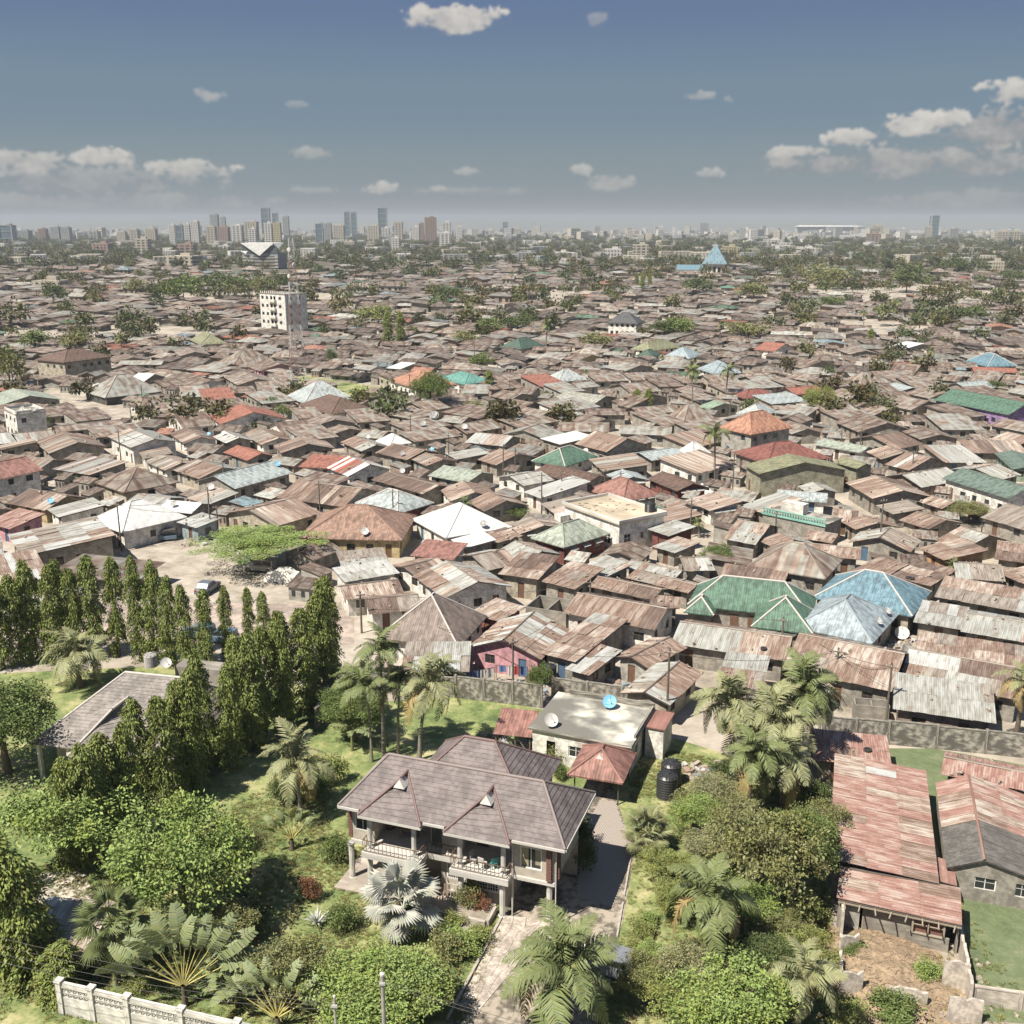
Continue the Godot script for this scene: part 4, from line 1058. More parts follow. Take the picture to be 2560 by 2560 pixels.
func house(q: Array) -> Node3D:
	var w: float = q[3]
	var d: float = q[4]
	var hh: float = q[5]
	var kind: String = q[6]
	var rise: float = q[7]
	var far := -float(q[1])
	var detail := 2 if far < 150.0 else 1 if far < 215.0 else 0
	var storeys := 2 if hh > 4.6 else 1
	var o := thing("house",house_label(q),"house",Vector3(q[0],0,q[1]),q[2],"houses of the settlement")
	var wm: Material = M["wall_" + str(q[9])]
	var g := Geo.new()
	var face := [[Vector3(-w / 2,0,d / 2),Vector3(1,0,0),w],[Vector3(w / 2,0,d / 2),Vector3(0,0,-1),d],[Vector3(w / 2,0,-d / 2),Vector3(-1,0,0),w],[Vector3(-w / 2,0,-d / 2),Vector3(0,0,1),d]]
	for k in 4:
		var f: Array = face[k]
		for s in storeys:
			var y0 := hh * s / storeys
			var ops := random_ops(f[2],hh / storeys,k == 0 and s == 0,0.15 if k == 0 else 0.35) if k != 2 else []
			facade(g,f[0] + Vector3(0,y0,0),f[1],f[2],hh / storeys,ops)
			fill_ops(o,f[0] + Vector3(0,y0,0),f[1],ops,detail)
	var a := Vector3(-w / 2,hh,d / 2)
	var b := Vector3(w / 2,hh,d / 2)
	var c := Vector3(w / 2,hh,-d / 2)
	var e := Vector3(-w / 2,hh,-d / 2)
	var up := Vector3(0,rise,0)
	if kind == "gx":
		g.tri(b,c,(b + c) / 2 + up)
		g.tri(e,a,(e + a) / 2 + up)
	elif kind == "gz":
		g.tri(a,b,(a + b) / 2 + up)
		g.tri(c,e,(c + e) / 2 + up)
	elif kind == "s+":
		g.quad(c,e,e + up,c + up)
		g.tri(b,c,c + up)
		g.tri(e,a,e + up)
	part(o,"wall",g.mesh(),wm)
	if kind == "flat":
		bx(o,"roof",Vector3(0,hh + 0.07,0),Vector3(w + 0.3,0.14,d + 0.3),M["slab_roof"])
		for k in 4:
			var f: Array = face[k]
			bx(o,"parapet",f[0] + f[1] * (f[2] / 2) + Vector3(0,hh + 0.42,0) - (f[1] as Vector3).cross(Vector3.UP) * 0.1,Vector3(f[2] - 0.4,0.56,0.14),wm,Basis(f[1],Vector3.UP,(f[1] as Vector3).cross(Vector3.UP)))
	else:
		make_roof(o,kind,w,d,hh,rise,q[8],detail,0.5 if detail > 0 else 0.45)
	return o

func tiled_plane(parent: Node,a: Vector3,b: Vector3,c: Vector3,d: Vector3,m: Material,step := 0.36) -> void:
	var nn := (b - a).cross(d - a).normalized()
	if nn.length() < 0.5:
		nn = (b - a).cross(c - a).normalized()
	var ux := (b - a).normalized()
	var up := nn.cross(ux)
	var sl := (d - a).dot(up)
	var n := maxi(2,int(round(sl / step)))
	for k in n:
		var t0 := float(k) / n
		var t1 := float(k + 1) / n
		var l0 := a.lerp(d,t0)
		var r0 := b.lerp(c,t0)
		var l1 := a.lerp(d,t1)
		var r1 := b.lerp(c,t1)
		var g := Geo.new()
		g.slope(a,l0 + nn * 0.042,r0 + nn * 0.042,r1 + nn * 0.006,l1 + nn * 0.006,ux,up)
		g.quad(l0,r0,r0 + nn * 0.042,l0 + nn * 0.042)
		part(parent,"tile_course",g.mesh(),m)

func tiled_hip(parent: Node,called: String,x0: float,x1: float,zf: float,zb: float,ye: float,yr: float,r0: Vector2,r1: Vector2,m: Material,ridge: Material,faces := "flbr") -> Node3D:
	var hold := Node3D.new()
	hold.name = called
	parent.add_child(hold,true)
	var A := Vector3(x0,ye,zf)
	var B := Vector3(x1,ye,zf)
	var C := Vector3(x1,ye,zb)
	var D := Vector3(x0,ye,zb)
	var P := Vector3(r0.x,yr,r0.y)
	var Q := Vector3(r1.x,yr,r1.y)
	if "f" in faces:
		tiled_plane(hold,A,B,Q,P,m)
	if "r" in faces:
		tiled_plane(hold,B,C,Q,Q,m)
	if "b" in faces:
		tiled_plane(hold,C,D,P,Q,m)
	if "l" in faces:
		tiled_plane(hold,D,A,P,P,m)
	var so := Geo.new()
	so.quad(A - Vector3(0,0.03,0),D - Vector3(0,0.03,0),C - Vector3(0,0.03,0),B - Vector3(0,0.03,0))
	part(hold,"soffit",so.mesh(),M["villa_white"])
	if (P - Q).length() > 0.2:
		ridge_cap(hold,P + Vector3(0,0.03,0),Q + Vector3(0,0.03,0),ridge,0.24)
	for q in [[A,P,"fl"],[B,Q,"fr"],[C,Q,"br"],[D,P,"bl"]]:
		if q[2][0] in faces and q[2][1] in faces:
			ridge_cap(hold,q[0] + Vector3(0,0.03,0),q[1] + Vector3(0,0.03,0),ridge,0.2)
	return hold

func fluted_column(parent: Node,at: Vector3,hh: float,r := 0.2) -> void:
	var g := Geo.new()
	var n := 24
	for k in n:
		var a0 := TAU * k / n
		var a1 := TAU * (k + 1) / n
		var r0 := r * (1.0 if k % 2 == 0 else 0.9)
		var r1 := r * (0.9 if k % 2 == 0 else 1.0)
		g.quad(Vector3(cos(a0) * r0,0.2,-sin(a0) * r0),Vector3(cos(a1) * r1,0.2,-sin(a1) * r1),Vector3(cos(a1) * r1,hh - 0.2,-sin(a1) * r1),Vector3(cos(a0) * r0,hh - 0.2,-sin(a0) * r0))
	var col := part(parent,"column",g.mesh(),M["villa_white"],Transform3D(Basis(),at))
	var c := Geo.new()
	c.lathe([Vector2(r * 1.5,0),Vector2(r * 1.5,0.1),Vector2(r * 1.25,0.13),Vector2(r * 1.1,0.2)],20)
	part(col,"base",c.mesh(),M["villa_white"])
	var t := Geo.new()
	t.lathe([Vector2(r * 0.95,hh - 0.2),Vector2(r * 1.2,hh - 0.14),Vector2(r * 1.2,hh - 0.1),Vector2(r * 1.5,hh - 0.06),Vector2(r * 1.5,hh - 0.002)],20)
	part(col,"capital",t.mesh(),M["villa_white"])

func railing(parent: Node,a: Vector3,b: Vector3) -> void:
	var ln := (b - a).length()
	var n := int(ln / 0.28)
	var g := Geo.new()
	g.bar(a + Vector3(0,0.9,0),b + Vector3(0,0.9,0),0.05)
	g.bar(a + Vector3(0,0.12,0),b + Vector3(0,0.12,0),0.035)
	var rail := part(parent,"railing",g.mesh(),M["frame_brown"])
	for k in n + 1:
		bx(rail,"baluster",a.lerp(b,float(k) / n) + Vector3(0,0.505,0),Vector3(0.028,0.74,0.028),M["frame_brown"])

func glazed(parent: Node,called: String,ce: Vector3,w: float,hh: float,m: Material,frame: Material,panes := 2) -> MeshInstance3D:
	var p := bx(parent,called,ce,Vector3(w,hh,0.04),m)
	var g := Geo.new()
	g.box(Vector3(-w / 2,0,0.03),Vector3(0.09,hh + 0.09,0.1))
	g.box(Vector3(w / 2,0,0.03),Vector3(0.09,hh + 0.09,0.1))
	g.box(Vector3(0,hh / 2,0.03),Vector3(w - 0.09,0.09,0.1))
	g.box(Vector3(0,-hh / 2,0.03),Vector3(w - 0.09,0.09,0.1))
	for k in range(1,panes):
		g.box(Vector3(-w / 2 + w * k / panes,0,0.03),Vector3(0.05,hh - 0.09,0.06))
	var f := part(p,"frame",g.mesh(),frame)
	f.transform = Transform3D(Basis.from_scale(Vector3(1 / w,1 / hh,25.0)),Vector3.ZERO)
	return p

func brick_pier(parent: Node,ce: Vector3,w: float,hh: float,depth: float) -> void:
	var core := bx(parent,"brick_pier",ce,Vector3(w - 0.06,hh,depth - 0.06),M["mortar_brown"])
	var n := int(hh / 0.22)
	for k in n:
		bx(core,"brick",Vector3(0,(k + 0.5) / n - 0.5,0),Vector3(w / (w - 0.06),0.15 / hh,depth / (depth - 0.06)),M["brick_red"])

func chair(parent: Node,called: String,at: Vector3,turn: float,m: Material,label: String) -> void:
	var o := thing(called,label,"chair",at,turn,"chairs on the villa")
	bx(o,"seat",Vector3(0,0.43,0),Vector3(0.46,0.05,0.46),m)
	bx(o,"backrest",Vector3(0,0.7,-0.21),Vector3(0.46,0.5,0.05),m,Basis(Vector3.RIGHT,-0.15))
	for s in [[-1,1],[1,1],[-1,-1],[1,-1]]:
		bx(o,"leg",Vector3(0.19 * s[0],0.2,0.19 * s[1]),Vector3(0.05,0.4,0.05),m)

func villa() -> void:
	var tr := Transform3D(Basis(Vector3.UP,deg_to_rad(-19.2)),Vector3(-11.99,0,-64.45))
	var o := thing("villa","two-storey cream villa with brown tiled hip roofs, balconies and white fluted columns","villa",tr.origin,-19.2)
	var T := M["villa_tile"] as Material
	var RG := M["villa_ridge"] as Material
	tiled_hip(o,"roof",0.0,16.3,0.0,-7.45,6.25,8.7,Vector2(2.2,-3.6),Vector2(13.7,-3.6),T,RG)
	tiled_hip(o,"rear_roof",3.4,12.75,-3.0,-11.1,6.25,9.15,Vector2(6.6,-7.05),Vector2(8.95,-7.05),T,M["villa_ridge_red"])
	for q in [[1.64,6.34,4.0],[7.98,12.65,10.35]]:
		var dr := tiled_hip(o,"balcony_roof",q[0],q[1],0.35,-3.0,6.02,8.12,Vector2(q[2],-1.75),Vector2(q[2],-2.85),T,M["villa_ridge_red"],"flr")
		var vt := Geo.new()
		vt.tri(Vector3(q[2] - 0.42,7.6,-1.3),Vector3(q[2] + 0.42,7.6,-1.3),Vector3(q[2],8.18,-1.5))
		vt.quad(Vector3(q[2] - 0.42,7.6,-1.3),Vector3(q[2],8.18,-1.5),Vector3(q[2],8.18,-2.3),Vector3(q[2] - 0.42,7.6,-2.3))
		vt.quad(Vector3(q[2],8.18,-1.5),Vector3(q[2] + 0.42,7.6,-1.3),Vector3(q[2] + 0.42,7.6,-2.3),Vector3(q[2],8.18,-2.3))
		part(dr,"vent_gable",vt.mesh(),M["villa_white"])
		bx(dr,"fascia",Vector3((q[0] + q[1]) / 2,5.92,0.36),Vector3(q[1] - q[0],0.2,0.05),M["villa_white"])
		for sx in [q[0] + 0.02,q[1] - 0.02]:
			bx(dr,"fascia",Vector3(sx,5.92,-0.9),Vector3(0.05,0.2,2.4),M["villa_white"])
	for q in [[0.0,1.6],[6.38,7.94],[12.7,16.3]]:
		bx(o,"gutter",Vector3((q[0] + q[1]) / 2,6.16,0.05),Vector3(q[1] - q[0],0.18,0.1),M["villa_white"])
	bx(o,"gutter",Vector3(16.34,6.16,-3.7),Vector3(0.1,0.18,7.4),M["villa_white"])
	bx(o,"gutter",Vector3(-0.04,6.16,-3.7),Vector3(0.1,0.18,7.4),M["villa_white"])
	var W := M["villa_wall"] as Material
	var up := Geo.new()
	facade(up,Vector3(0.4,3.2,-1.05),Vector3.RIGHT,1.75,3.0,[[0.3,1.45,0.75,2.35,"w"]])
	up.quad(Vector3(2.15,3.2,-1.05),Vector3(2.15,3.2,-3.4),Vector3(2.15,6.2,-3.4),Vector3(2.15,6.2,-1.05))
	facade(up,Vector3(2.15,3.2,-3.4),Vector3.RIGHT,3.9,3.0,[[1.5,3.1,1.2,2.3,"w"]])
	up.quad(Vector3(6.05,3.2,-3.4),Vector3(6.05,3.2,-2.0),Vector3(6.05,6.2,-2.0),Vector3(6.05,6.2,-3.4))
	facade(up,Vector3(6.05,3.2,-2.0),Vector3.RIGHT,2.4,3.0,[])
	up.quad(Vector3(8.45,3.2,-2.0),Vector3(8.45,3.2,-3.0),Vector3(8.45,6.2,-3.0),Vector3(8.45,6.2,-2.0))
	facade(up,Vector3(8.45,3.2,-3.0),Vector3.RIGHT,4.0,3.0,[[0.6,1.5,0.0,2.1,"d"],[1.9,3.6,1.0,2.2,"w"]])
	up.quad(Vector3(12.45,3.2,-3.0),Vector3(12.45,3.2,-0.75),Vector3(12.45,6.2,-0.75),Vector3(12.45,6.2,-3.0))
	facade(up,Vector3(12.45,3.05,-0.75),Vector3.RIGHT,2.95,3.15,[[0.55,2.05,0.75,2.35,"w"]])
	facade(up,Vector3(15.4,3.05,-0.75),Vector3(0,0,-1),5.73,3.15,[[1.23,2.23,1.0,2.3,"w"],[3.53,4.73,1.0,2.3,"w"]])
	facade(up,Vector3(15.4,3.05,-6.48),Vector3(-1,0,0),15.0,3.15,[])
	facade(up,Vector3(0.4,3.2,-6.48),Vector3(0,0,1),5.43,3.0,[])
	up.quad(Vector3(12.45,3.05,-6.48),Vector3(15.4,3.05,-6.48),Vector3(15.4,3.05,-0.75),Vector3(12.45,3.05,-0.75))
	part(o,"upper_wall",up.mesh(),W)
	var rear := Geo.new()
	rear.box(Vector3(8.3,3.1,-8.6),Vector3(7.8,6.2,4.0))
	part(o,"rear_wall",rear.mesh(),W)
	glazed(o,"window",Vector3(1.27,4.75,-1.13),1.1,1.55,M["glass"],M["frame_white"],2)
	glazed(o,"window",Vector3(4.45,4.95,-3.46),1.55,1.05,M["glass"],M["frame_white"],3)
	glazed(o,"window",Vector3(11.2,4.8,-3.06),1.65,1.15,M["glass"],M["frame_white"],3)
	bx(o,"door",Vector3(9.5,4.25,-3.08),Vector3(0.9,2.1,0.05),M["door_wood"])
	var cw := glazed(o,"window",Vector3(13.75,4.6,-0.86),1.45,1.55,M["glass"],M["frame_white"],2)
	var cu := Geo.new()
	for k in 7:
		cu.quad(Vector3(-0.48 + 0.05 * k,-0.42,0.52 + 0.1 * (k % 2)),Vector3(-0.43 + 0.05 * k,-0.42,0.62 - 0.1 * (k % 2)),Vector3(-0.43 + 0.05 * k,0.45,0.62 - 0.1 * (k % 2)),Vector3(-0.48 + 0.05 * k,0.45,0.52 + 0.1 * (k % 2)))
		cu.quad(Vector3(0.2 + 0.04 * k,-0.3,0.52 + 0.1 * (k % 2)),Vector3(0.24 + 0.04 * k,-0.3,0.62 - 0.1 * (k % 2)),Vector3(0.24 + 0.04 * k,0.45,0.62 - 0.1 * (k % 2)),Vector3(0.2 + 0.04 * k,0.45,0.52 + 0.1 * (k % 2)))
	part(cw,"curtain",cu.mesh(),M["curtain"])
	for zz in [-2.48,-4.88]:
		var sw := glazed(o,"window",Vector3(15.3,4.7,zz),1.0 if zz > -3 else 1.2,1.3,M["glass"],M["frame_white"],2)
		sw.transform = Transform3D(Basis(Vector3.UP,PI / 2) * sw.transform.basis,sw.position)
	brick_pier(o,Vector3(15.05,4.7,-0.68),0.34,2.9,0.34)
	brick_pier(o,Vector3(15.5,4.7,-1.2),0.3,2.9,0.4)
	brick_pier(o,Vector3(0.3,4.7,-1.2),0.3,2.9,0.4)
	brick_pier(o,Vector3(2.5,4.7,-2.9),0.5,2.9,0.4)
	bx(o,"shutter",Vector3(6.5,4.45,-1.94),Vector3(0.7,2.3,0.06),M["wall_dark"])
	var aw := Geo.new()
	for k in 8:
		aw.quad(Vector3(-0.55,5.45,-1.2 - 0.22 * k),Vector3(-0.55,5.45,-1.38 - 0.22 * k),Vector3(0.4,5.95,-1.38 - 0.22 * k),Vector3(0.4,5.95,-1.2 - 0.22 * k))
	part(o,"striped_awning",aw.mesh(),M["red_sheet"])
	bx(o,"floor_slab",Vector3(7.9,3.1,-3.9),Vector3(15.0,0.2,5.3),M["villa_white"])
	bx(o,"balcony_slab",Vector3(4.0,2.98,-0.4),Vector3(4.3,0.46,1.5),M["villa_white"])
	bx(o,"balcony_slab",Vector3(10.37,2.98,-0.5),Vector3(4.2,0.46,1.3),M["villa_white"])
	bx(o,"balcony_slab",Vector3(7.2,2.98,-1.45),Vector3(2.1,0.46,0.7),M["villa_white"])
	bx(o,"slab_edge",Vector3(13.95,3.02,-0.69),Vector3(2.98,0.26,0.14),M["villa_white"])
	bx(o,"slab_edge",Vector3(1.1,3.02,-1.0),Vector3(1.5,0.26,0.14),M["villa_white"])
	for q in [[[1.92,0.28],[6.08,0.28]],[[6.08,0.28],[6.2,-1.05]],[[6.2,-1.05],[8.34,-1.05]],[[8.34,-1.05],[8.34,0.08]],[[8.34,0.08],[12.38,0.08]],[[12.38,0.08],[12.38,-1.0]],[[1.92,0.28],[1.92,-1.0]]]:
		railing(o,Vector3(q[0][0],3.21,q[0][1]),Vector3(q[1][0],3.21,q[1][1]))
	for q in [[0.35,-0.95],[2.1,-0.35],[5.4,-0.35],[8.9,-0.4],[11.9,-0.35],[15.0,-0.95]]:
		fluted_column(o,Vector3(q[0],0.0,q[1]),2.75 if q[0] > 1.0 and q[0] < 14.0 else 2.88,0.2)
	for q in [[2.15,-0.35],[5.5,-0.35],[8.85,-0.4],[11.95,-0.4]]:
		fluted_column(o,Vector3(q[0],3.21,q[1]),2.72,0.17)
	var gr := Geo.new()
	facade(gr,Vector3(1.6,0,-3.6),Vector3.RIGHT,5.2,3.0,[[1.0,1.9,0.0,2.1,"d"],[3.5,4.9,0.9,2.1,"w"]])
	gr.quad(Vector3(6.8,0,-3.6),Vector3(6.8,0,-1.9),Vector3(6.8,3,-1.9),Vector3(6.8,3,-3.6))
	facade(gr,Vector3(6.8,0,-1.9),Vector3.RIGHT,2.1,3.0,[[0.45,1.75,0.95,2.15,"w"]])
	gr.quad(Vector3(8.9,0,-1.9),Vector3(8.9,0,-1.4),Vector3(8.9,3,-1.4),Vector3(8.9,3,-1.9))
	facade(gr,Vector3(8.9,0,-1.4),Vector3.RIGHT,3.05,3.0,[[0.7,2.4,0.95,2.1,"w"]])
	facade(gr,Vector3(11.95,0,-1.4),Vector3(0,0,-1),5.1,3.0,[])
	facade(gr,Vector3(15.4,0,-6.5),Vector3(-1,0,0),13.8,3.0,[])
	gr.quad(Vector3(11.95,0,-6.4),Vector3(15.4,0,-6.4),Vector3(15.4,3,-6.4),Vector3(11.95,3,-6.4))
	facade(gr,Vector3(1.6,0,-6.5),Vector3(0,0,1),2.9,3.0,[])
	part(o,"ground_wall",gr.mesh(),W)
	bx(o,"door",Vector3(3.05,1.05,-3.66),Vector3(0.9,2.1,0.05),M["door_wood"])
	glazed(o,"window",Vector3(5.8,1.5,-3.66),1.35,1.15,M["glass"],M["frame_white"],3)
	for q in [[7.9,-1.97,1.25,1.15],[10.45,-1.47,1.65,1.1]]:
		var gw := glazed(o,"window",Vector3(q[0],1.53,q[1]),q[2],q[3],M["glass"],M["frame_white"],2)
		var gl := Geo.new()
		for k in 9:
			gl.box(Vector3(-0.45 + 0.1125 * k,0,2.6),Vector3(0.018,0.96,0.5))
		for k in 5:
			gl.box(Vector3(0,-0.4 + 0.2 * k,2.6),Vector3(0.96,0.022,0.45))
		part(gw,"grille",gl.mesh(),M["frame_white"])
	for q in [[12.5,-0.62,0.0,6.1],[15.52,-0.66,0.0,6.1],[12.32,-1.3,0.0,2.9]]:
		var pg := Geo.new()
		pg.tube([Vector3(q[0],q[2],q[1]),Vector3(q[0],q[3],q[1])],[0.045,0.045],7)
		part(o,"drain_pipe",pg.mesh(),M["villa_white"])
	ground_piece("terrace",unit_box,M["drive_slab"],tr * Transform3D(Basis.from_scale(Vector3(11.4,0.12,4.4)),Vector3(5.4,0.06,-1.6)))
	var pl := thing("planter_wall","low pale planter edge with steps beside the carport columns","planter",tr * Vector3(9.6,0.0,1.1),-19.2)
	bx(pl,"edge",Vector3(0,0.25,0),Vector3(3.2,0.5,0.22),M["kerb"])
	bx(pl,"edge",Vector3(1.7,0.25,-0.9),Vector3(0.22,0.5,1.6),M["kerb"])
	bx(pl,"soil",Vector3(0,0.2,-0.95),Vector3(3.16,0.36,1.6),M["earth"])
	for k in 8:
		bx(pl,"step_stone",Vector3(-0.9 + 0.72 * (k % 4),0.05 + 0.05 * (k / 4),1.05 - 0.58 * (k / 4) + 0.06 * (k % 2)),Vector3(0.66,0.12,0.5),M["concrete_pale"],Basis(Vector3.UP,0.04 * (k % 3)))
	var tb := thing("balcony_table","dark wooden table with papers on the left balcony","table",tr * Vector3(4.2,3.21,-2.4),-19.2)
	bx(tb,"table_top",Vector3(0,0.74,0),Vector3(1.3,0.06,0.8),M["timber"])
	for s in [[-1,1],[1,1],[-1,-1],[1,-1]]:
		bx(tb,"leg",Vector3(0.55 * s[0],0.36,0.3 * s[1]),Vector3(0.07,0.71,0.07),M["timber"])
	chair(o,"balcony_chair",tr * Vector3(10.4,3.21,-0.6),150,M["villa_white"],"white chair at the middle of the right balcony")
	chair(o,"balcony_chair",tr * Vector3(9.7,3.21,-0.9),60,M["dish_mesh"],"grey chair by the right balcony column")
	chair(o,"balcony_chair",tr * Vector3(11.1,3.21,-0.9),200,M["cloth_teal"],"teal chair beside the white one on the right balcony")
	chair(o,"verandah_chair",tr * Vector3(6.0,0.12,-1.0),-19,M["timber"],"dark cane chair below the balconies, left one")
	chair(o,"verandah_chair",tr * Vector3(6.8,0.12,-0.9),-19,M["timber"],"dark cane chair below the balconies, middle one")
	chair(o,"verandah_chair",tr * Vector3(7.6,0.12,-0.8),-19,M["timber"],"dark cane chair below the balconies, right one")
	var gate := thing("metal_gate_panel","white metal grille panel leaning by the ground floor column","grille",tr * Vector3(8.4,0.12,-0.3),-19.2)
	for k in 5:
		bx(gate,"bar",Vector3(-0.45 + 0.225 * k,0.85,0),Vector3(0.04,1.7,0.04),M["villa_white"])
	for k in 4:
		bx(gate,"rail",Vector3(0,0.1 + 0.5 * k,0.03),Vector3(0.98,0.05,0.03),M["villa_white"])

func back_villa() -> void:
	var tr := Transform3D(Basis(Vector3.UP,deg_to_rad(-12.5)),Vector3(-39.65,0,-79.1))
	var o := thing("tiled_house","large house with pale grey tiled roof among the mast trees","house",tr.origin,-12.5)
	var T := M["back_tile"] as Material
	var RG := M["back_ridge"] as Material
	tiled_hip(o,"roof",-0.3,13.2,0.3,-12.0,3.3,6.9,Vector2(4.2,-7.2),Vector2(10.0,-7.2),T,RG)
	tiled_hip(o,"wing_roof",3.9,8.2,1.4,-5.0,3.2,5.9,Vector2(6.0,-2.2),Vector2(6.0,-4.6),T,RG,"flr")
	var g := Geo.new()
	facade(g,Vector3(1.0,0,-1.2),Vector3.RIGHT,11.3,3.25,[[1.2,2.4,1.0,2.2,"w"],[7.6,8.9,1.0,2.2,"w"]])
	facade(g,Vector3(12.3,0,-1.2),Vector3(0,0,-1),9.8,3.25,[])
	facade(g,Vector3(12.3,0,-11.0),Vector3(-1,0,0),11.3,3.25,[])
	facade(g,Vector3(1.0,0,-11.0),Vector3(0,0,1),9.8,3.25,[])
	part(o,"wall",g.mesh(),M["wall_cream"])
	for x in [2.8,9.25]:
		glazed(o,"window",Vector3(x,1.6,-1.26),1.2,1.15,M["glass"],M["frame_white"],2)
	for x in [0.2,3.0,4.2,7.9]:
		bx(o,"column",Vector3(x,1.6,-0.1),Vector3(0.3,3.2,0.3),M["villa_white"])
	bx(o,"rear_block",Vector3(8.6,2.8,-12.9),Vector3(5.0,5.6,1.8),M["wall_block"])
	var bk := Vector3(-33.27,5.6,-88.97)
	water_tank(Vector3(bk.x,5.6,bk.z - 0.6),0.6,1.3,"pole_grey","pale grey water tank on the block behind the grey tiled roof")
	dish(Vector3(bk.x + 1.5,5.6,bk.z - 0.2),0.5,25,"dish_white","white dish on the roof block behind the grey tiled roof")

func shade(v := 0.3) -> Color:
	var k := R.randf_range(1.0 - v,1.0 + v)
	return Color(k * R.randf_range(0.9,1.18),k,k * R.randf_range(0.8,1.15))

func rand_dir() -> Vector3:
	var z := R.randf_range(-1,1)
	var a := R.randf() * TAU
	var q := sqrt(1 - z * z)
	return Vector3(q * cos(a),z,q * sin(a))

func trunk_mesh(pts: Array,r0: float,r1: float,sides := 8) -> ArrayMesh:
	var g := Geo.new()
	var rr := []
	for k in pts.size():
		rr.append(lerpf(r0,r1,float(k) / (pts.size() - 1)) * (1.0 + (0.35 if k == 0 else 0.0)))
	g.tube(pts,rr,sides)
	return g.mesh()

func mast_crown(sd: int) -> ArrayMesh:
	R.seed = sd
	var g := Geo.new()
	var bend := Vector3(R.randf_range(-0.25,0.25),0,R.randf_range(-0.25,0.25))
	var ph := R.randf() * TAU
	for k in 230:
		var t := pow(R.randf(),0.9)
		var y := 0.3 + t * 9.5
		var a := R.randf() * TAU
		var lump := 1.0 + 0.22 * sin(a * 2.0 + y * 1.7 + ph) + 0.14 * sin(a * 3.0 - y * 2.6)
		var prof := lump * (0.9 + 0.12 * sin(t * 3.0 + 0.4)) * (1.0 - pow(t,13.0) * 0.75) * R.randf_range(0.8,1.1)
		var o := Vector3(cos(a),0,sin(a))
		var root := bend * t * t * 1.5 + Vector3(0,y + 0.2,0)
		var tip := bend * t * t * 1.5 + o * prof * 1.1 + Vector3(0,y - R.randf_range(0.2,0.6),0)
		var tone := shade(0.2)
		for l in 34:
			var q := pow(R.randf(),0.5)
			var p := root.lerp(tip,q) + Vector3(0,0.22 * sin(q * PI),0) + rand_dir() * 0.22
			var d := (Vector3(0,-0.8,0) + o * R.randf_range(0.2,0.9) + rand_dir() * 0.6).normalized()
			g.tint = tone * shade(0.15)
			g.leaf(p,d,d.cross(rand_dir()).normalized(),R.randf_range(0.16,0.36),R.randf_range(0.08,0.14),0.1)
	return g.mesh()

func broad_crown(sd: int,clumps: int,per: int,leaf: float,flat := 0.75,clump_r := 0.34,hollow := 0.55) -> ArrayMesh:
	R.seed = sd
	var g := Geo.new()
	var lobes := []
	for k in 7:
		lobes.append(rand_dir())
	for k in clumps:
		var d := rand_dir()
		if d.y < -0.35:
			d.y = -d.y * 0.5
		d = d.normalized()
		var reach := 0.0
		for l in lobes:
			reach = maxf(reach,smoothstep(0.35,0.95,d.dot(l)))
		var c := d * R.randf_range(hollow,1.0) * (0.74 + 0.4 * reach)
		c.y *= flat
		var cr := clump_r * R.randf_range(0.6,1.25)
		var tone := shade(0.2)
		for l in per:
			var o := rand_dir()
			var p := c + o * cr * pow(R.randf(),0.4) * Vector3(1,0.75,1)
			var dd := (o * 0.7 + rand_dir() * 0.6 + Vector3(0,0.1,0)).normalized()
			g.tint = tone * shade(0.18)
			g.leaf(p,dd,dd.cross(rand_dir()).normalized(),leaf * R.randf_range(0.5,1.5),leaf * R.randf_range(0.35,0.85),0.35)
	return g.mesh()

func limbs(root: Node3D,hh: float,r: float,crown_r: float,n: int,m: Material) -> void:
	var top := Vector3(R.randf_range(-0.2,0.2),hh * 0.5,R.randf_range(-0.2,0.2))
	var tk := part(root,"trunk",trunk_mesh([Vector3.ZERO,Vector3(0.08,hh * 0.25,0),top],r,r * 0.7),m)
	for k in n:
		var a := TAU * k / n + R.randf_range(-0.4,0.4)
		var e := top + Vector3(cos(a) * crown_r * 0.5,hh * R.randf_range(0.12,0.26),sin(a) * crown_r * 0.5)
		part(tk,"limb",trunk_mesh([top * 0.96,top.lerp(e,0.45) + Vector3(0,0.25,0),e],r * 0.55,r * 0.15,6),m)

func broad_tree(at: Vector3,hh: float,cr: float,crown: String,leafm: String,label: String,called := "broadleaf_tree",turn := 0.0,flat := 1.0) -> Node3D:
	var o := thing(called,label,"tree",at,turn)
	R.seed = int(absf(at.x * 31.0) + absf(at.z * 7.0))
	limbs(o,hh,clampf(cr * 0.07,0.08,0.35),cr,5,M["bark"])
	var rise := (hh - cr * 0.3) * 0.5
	part(o,"crown",proto[crown],M[leafm],Transform3D(Basis.from_scale(Vector3(cr,hh * 0.47 * flat,cr)),Vector3(0,hh * (0.56 if flat == 1.0 else 0.72),0)))
	return o

func bush(at: Vector3,r: float,hh: float,crown: String,leafm: String,label: String,turn := 0.0) -> Node3D:
	var o := thing("shrub",label,"shrub",at,turn)
	part(o,"stem",trunk_mesh([Vector3.ZERO,Vector3(0.03,hh * 0.3,0),Vector3(0,hh * 0.55,0.03)],0.05,0.02,6),M["bark"])
	part(o,"foliage",proto[crown],M[leafm],Transform3D(Basis.from_scale(Vector3(r,hh * 0.62,r)),Vector3(0,hh * 0.46,0)))
	return o

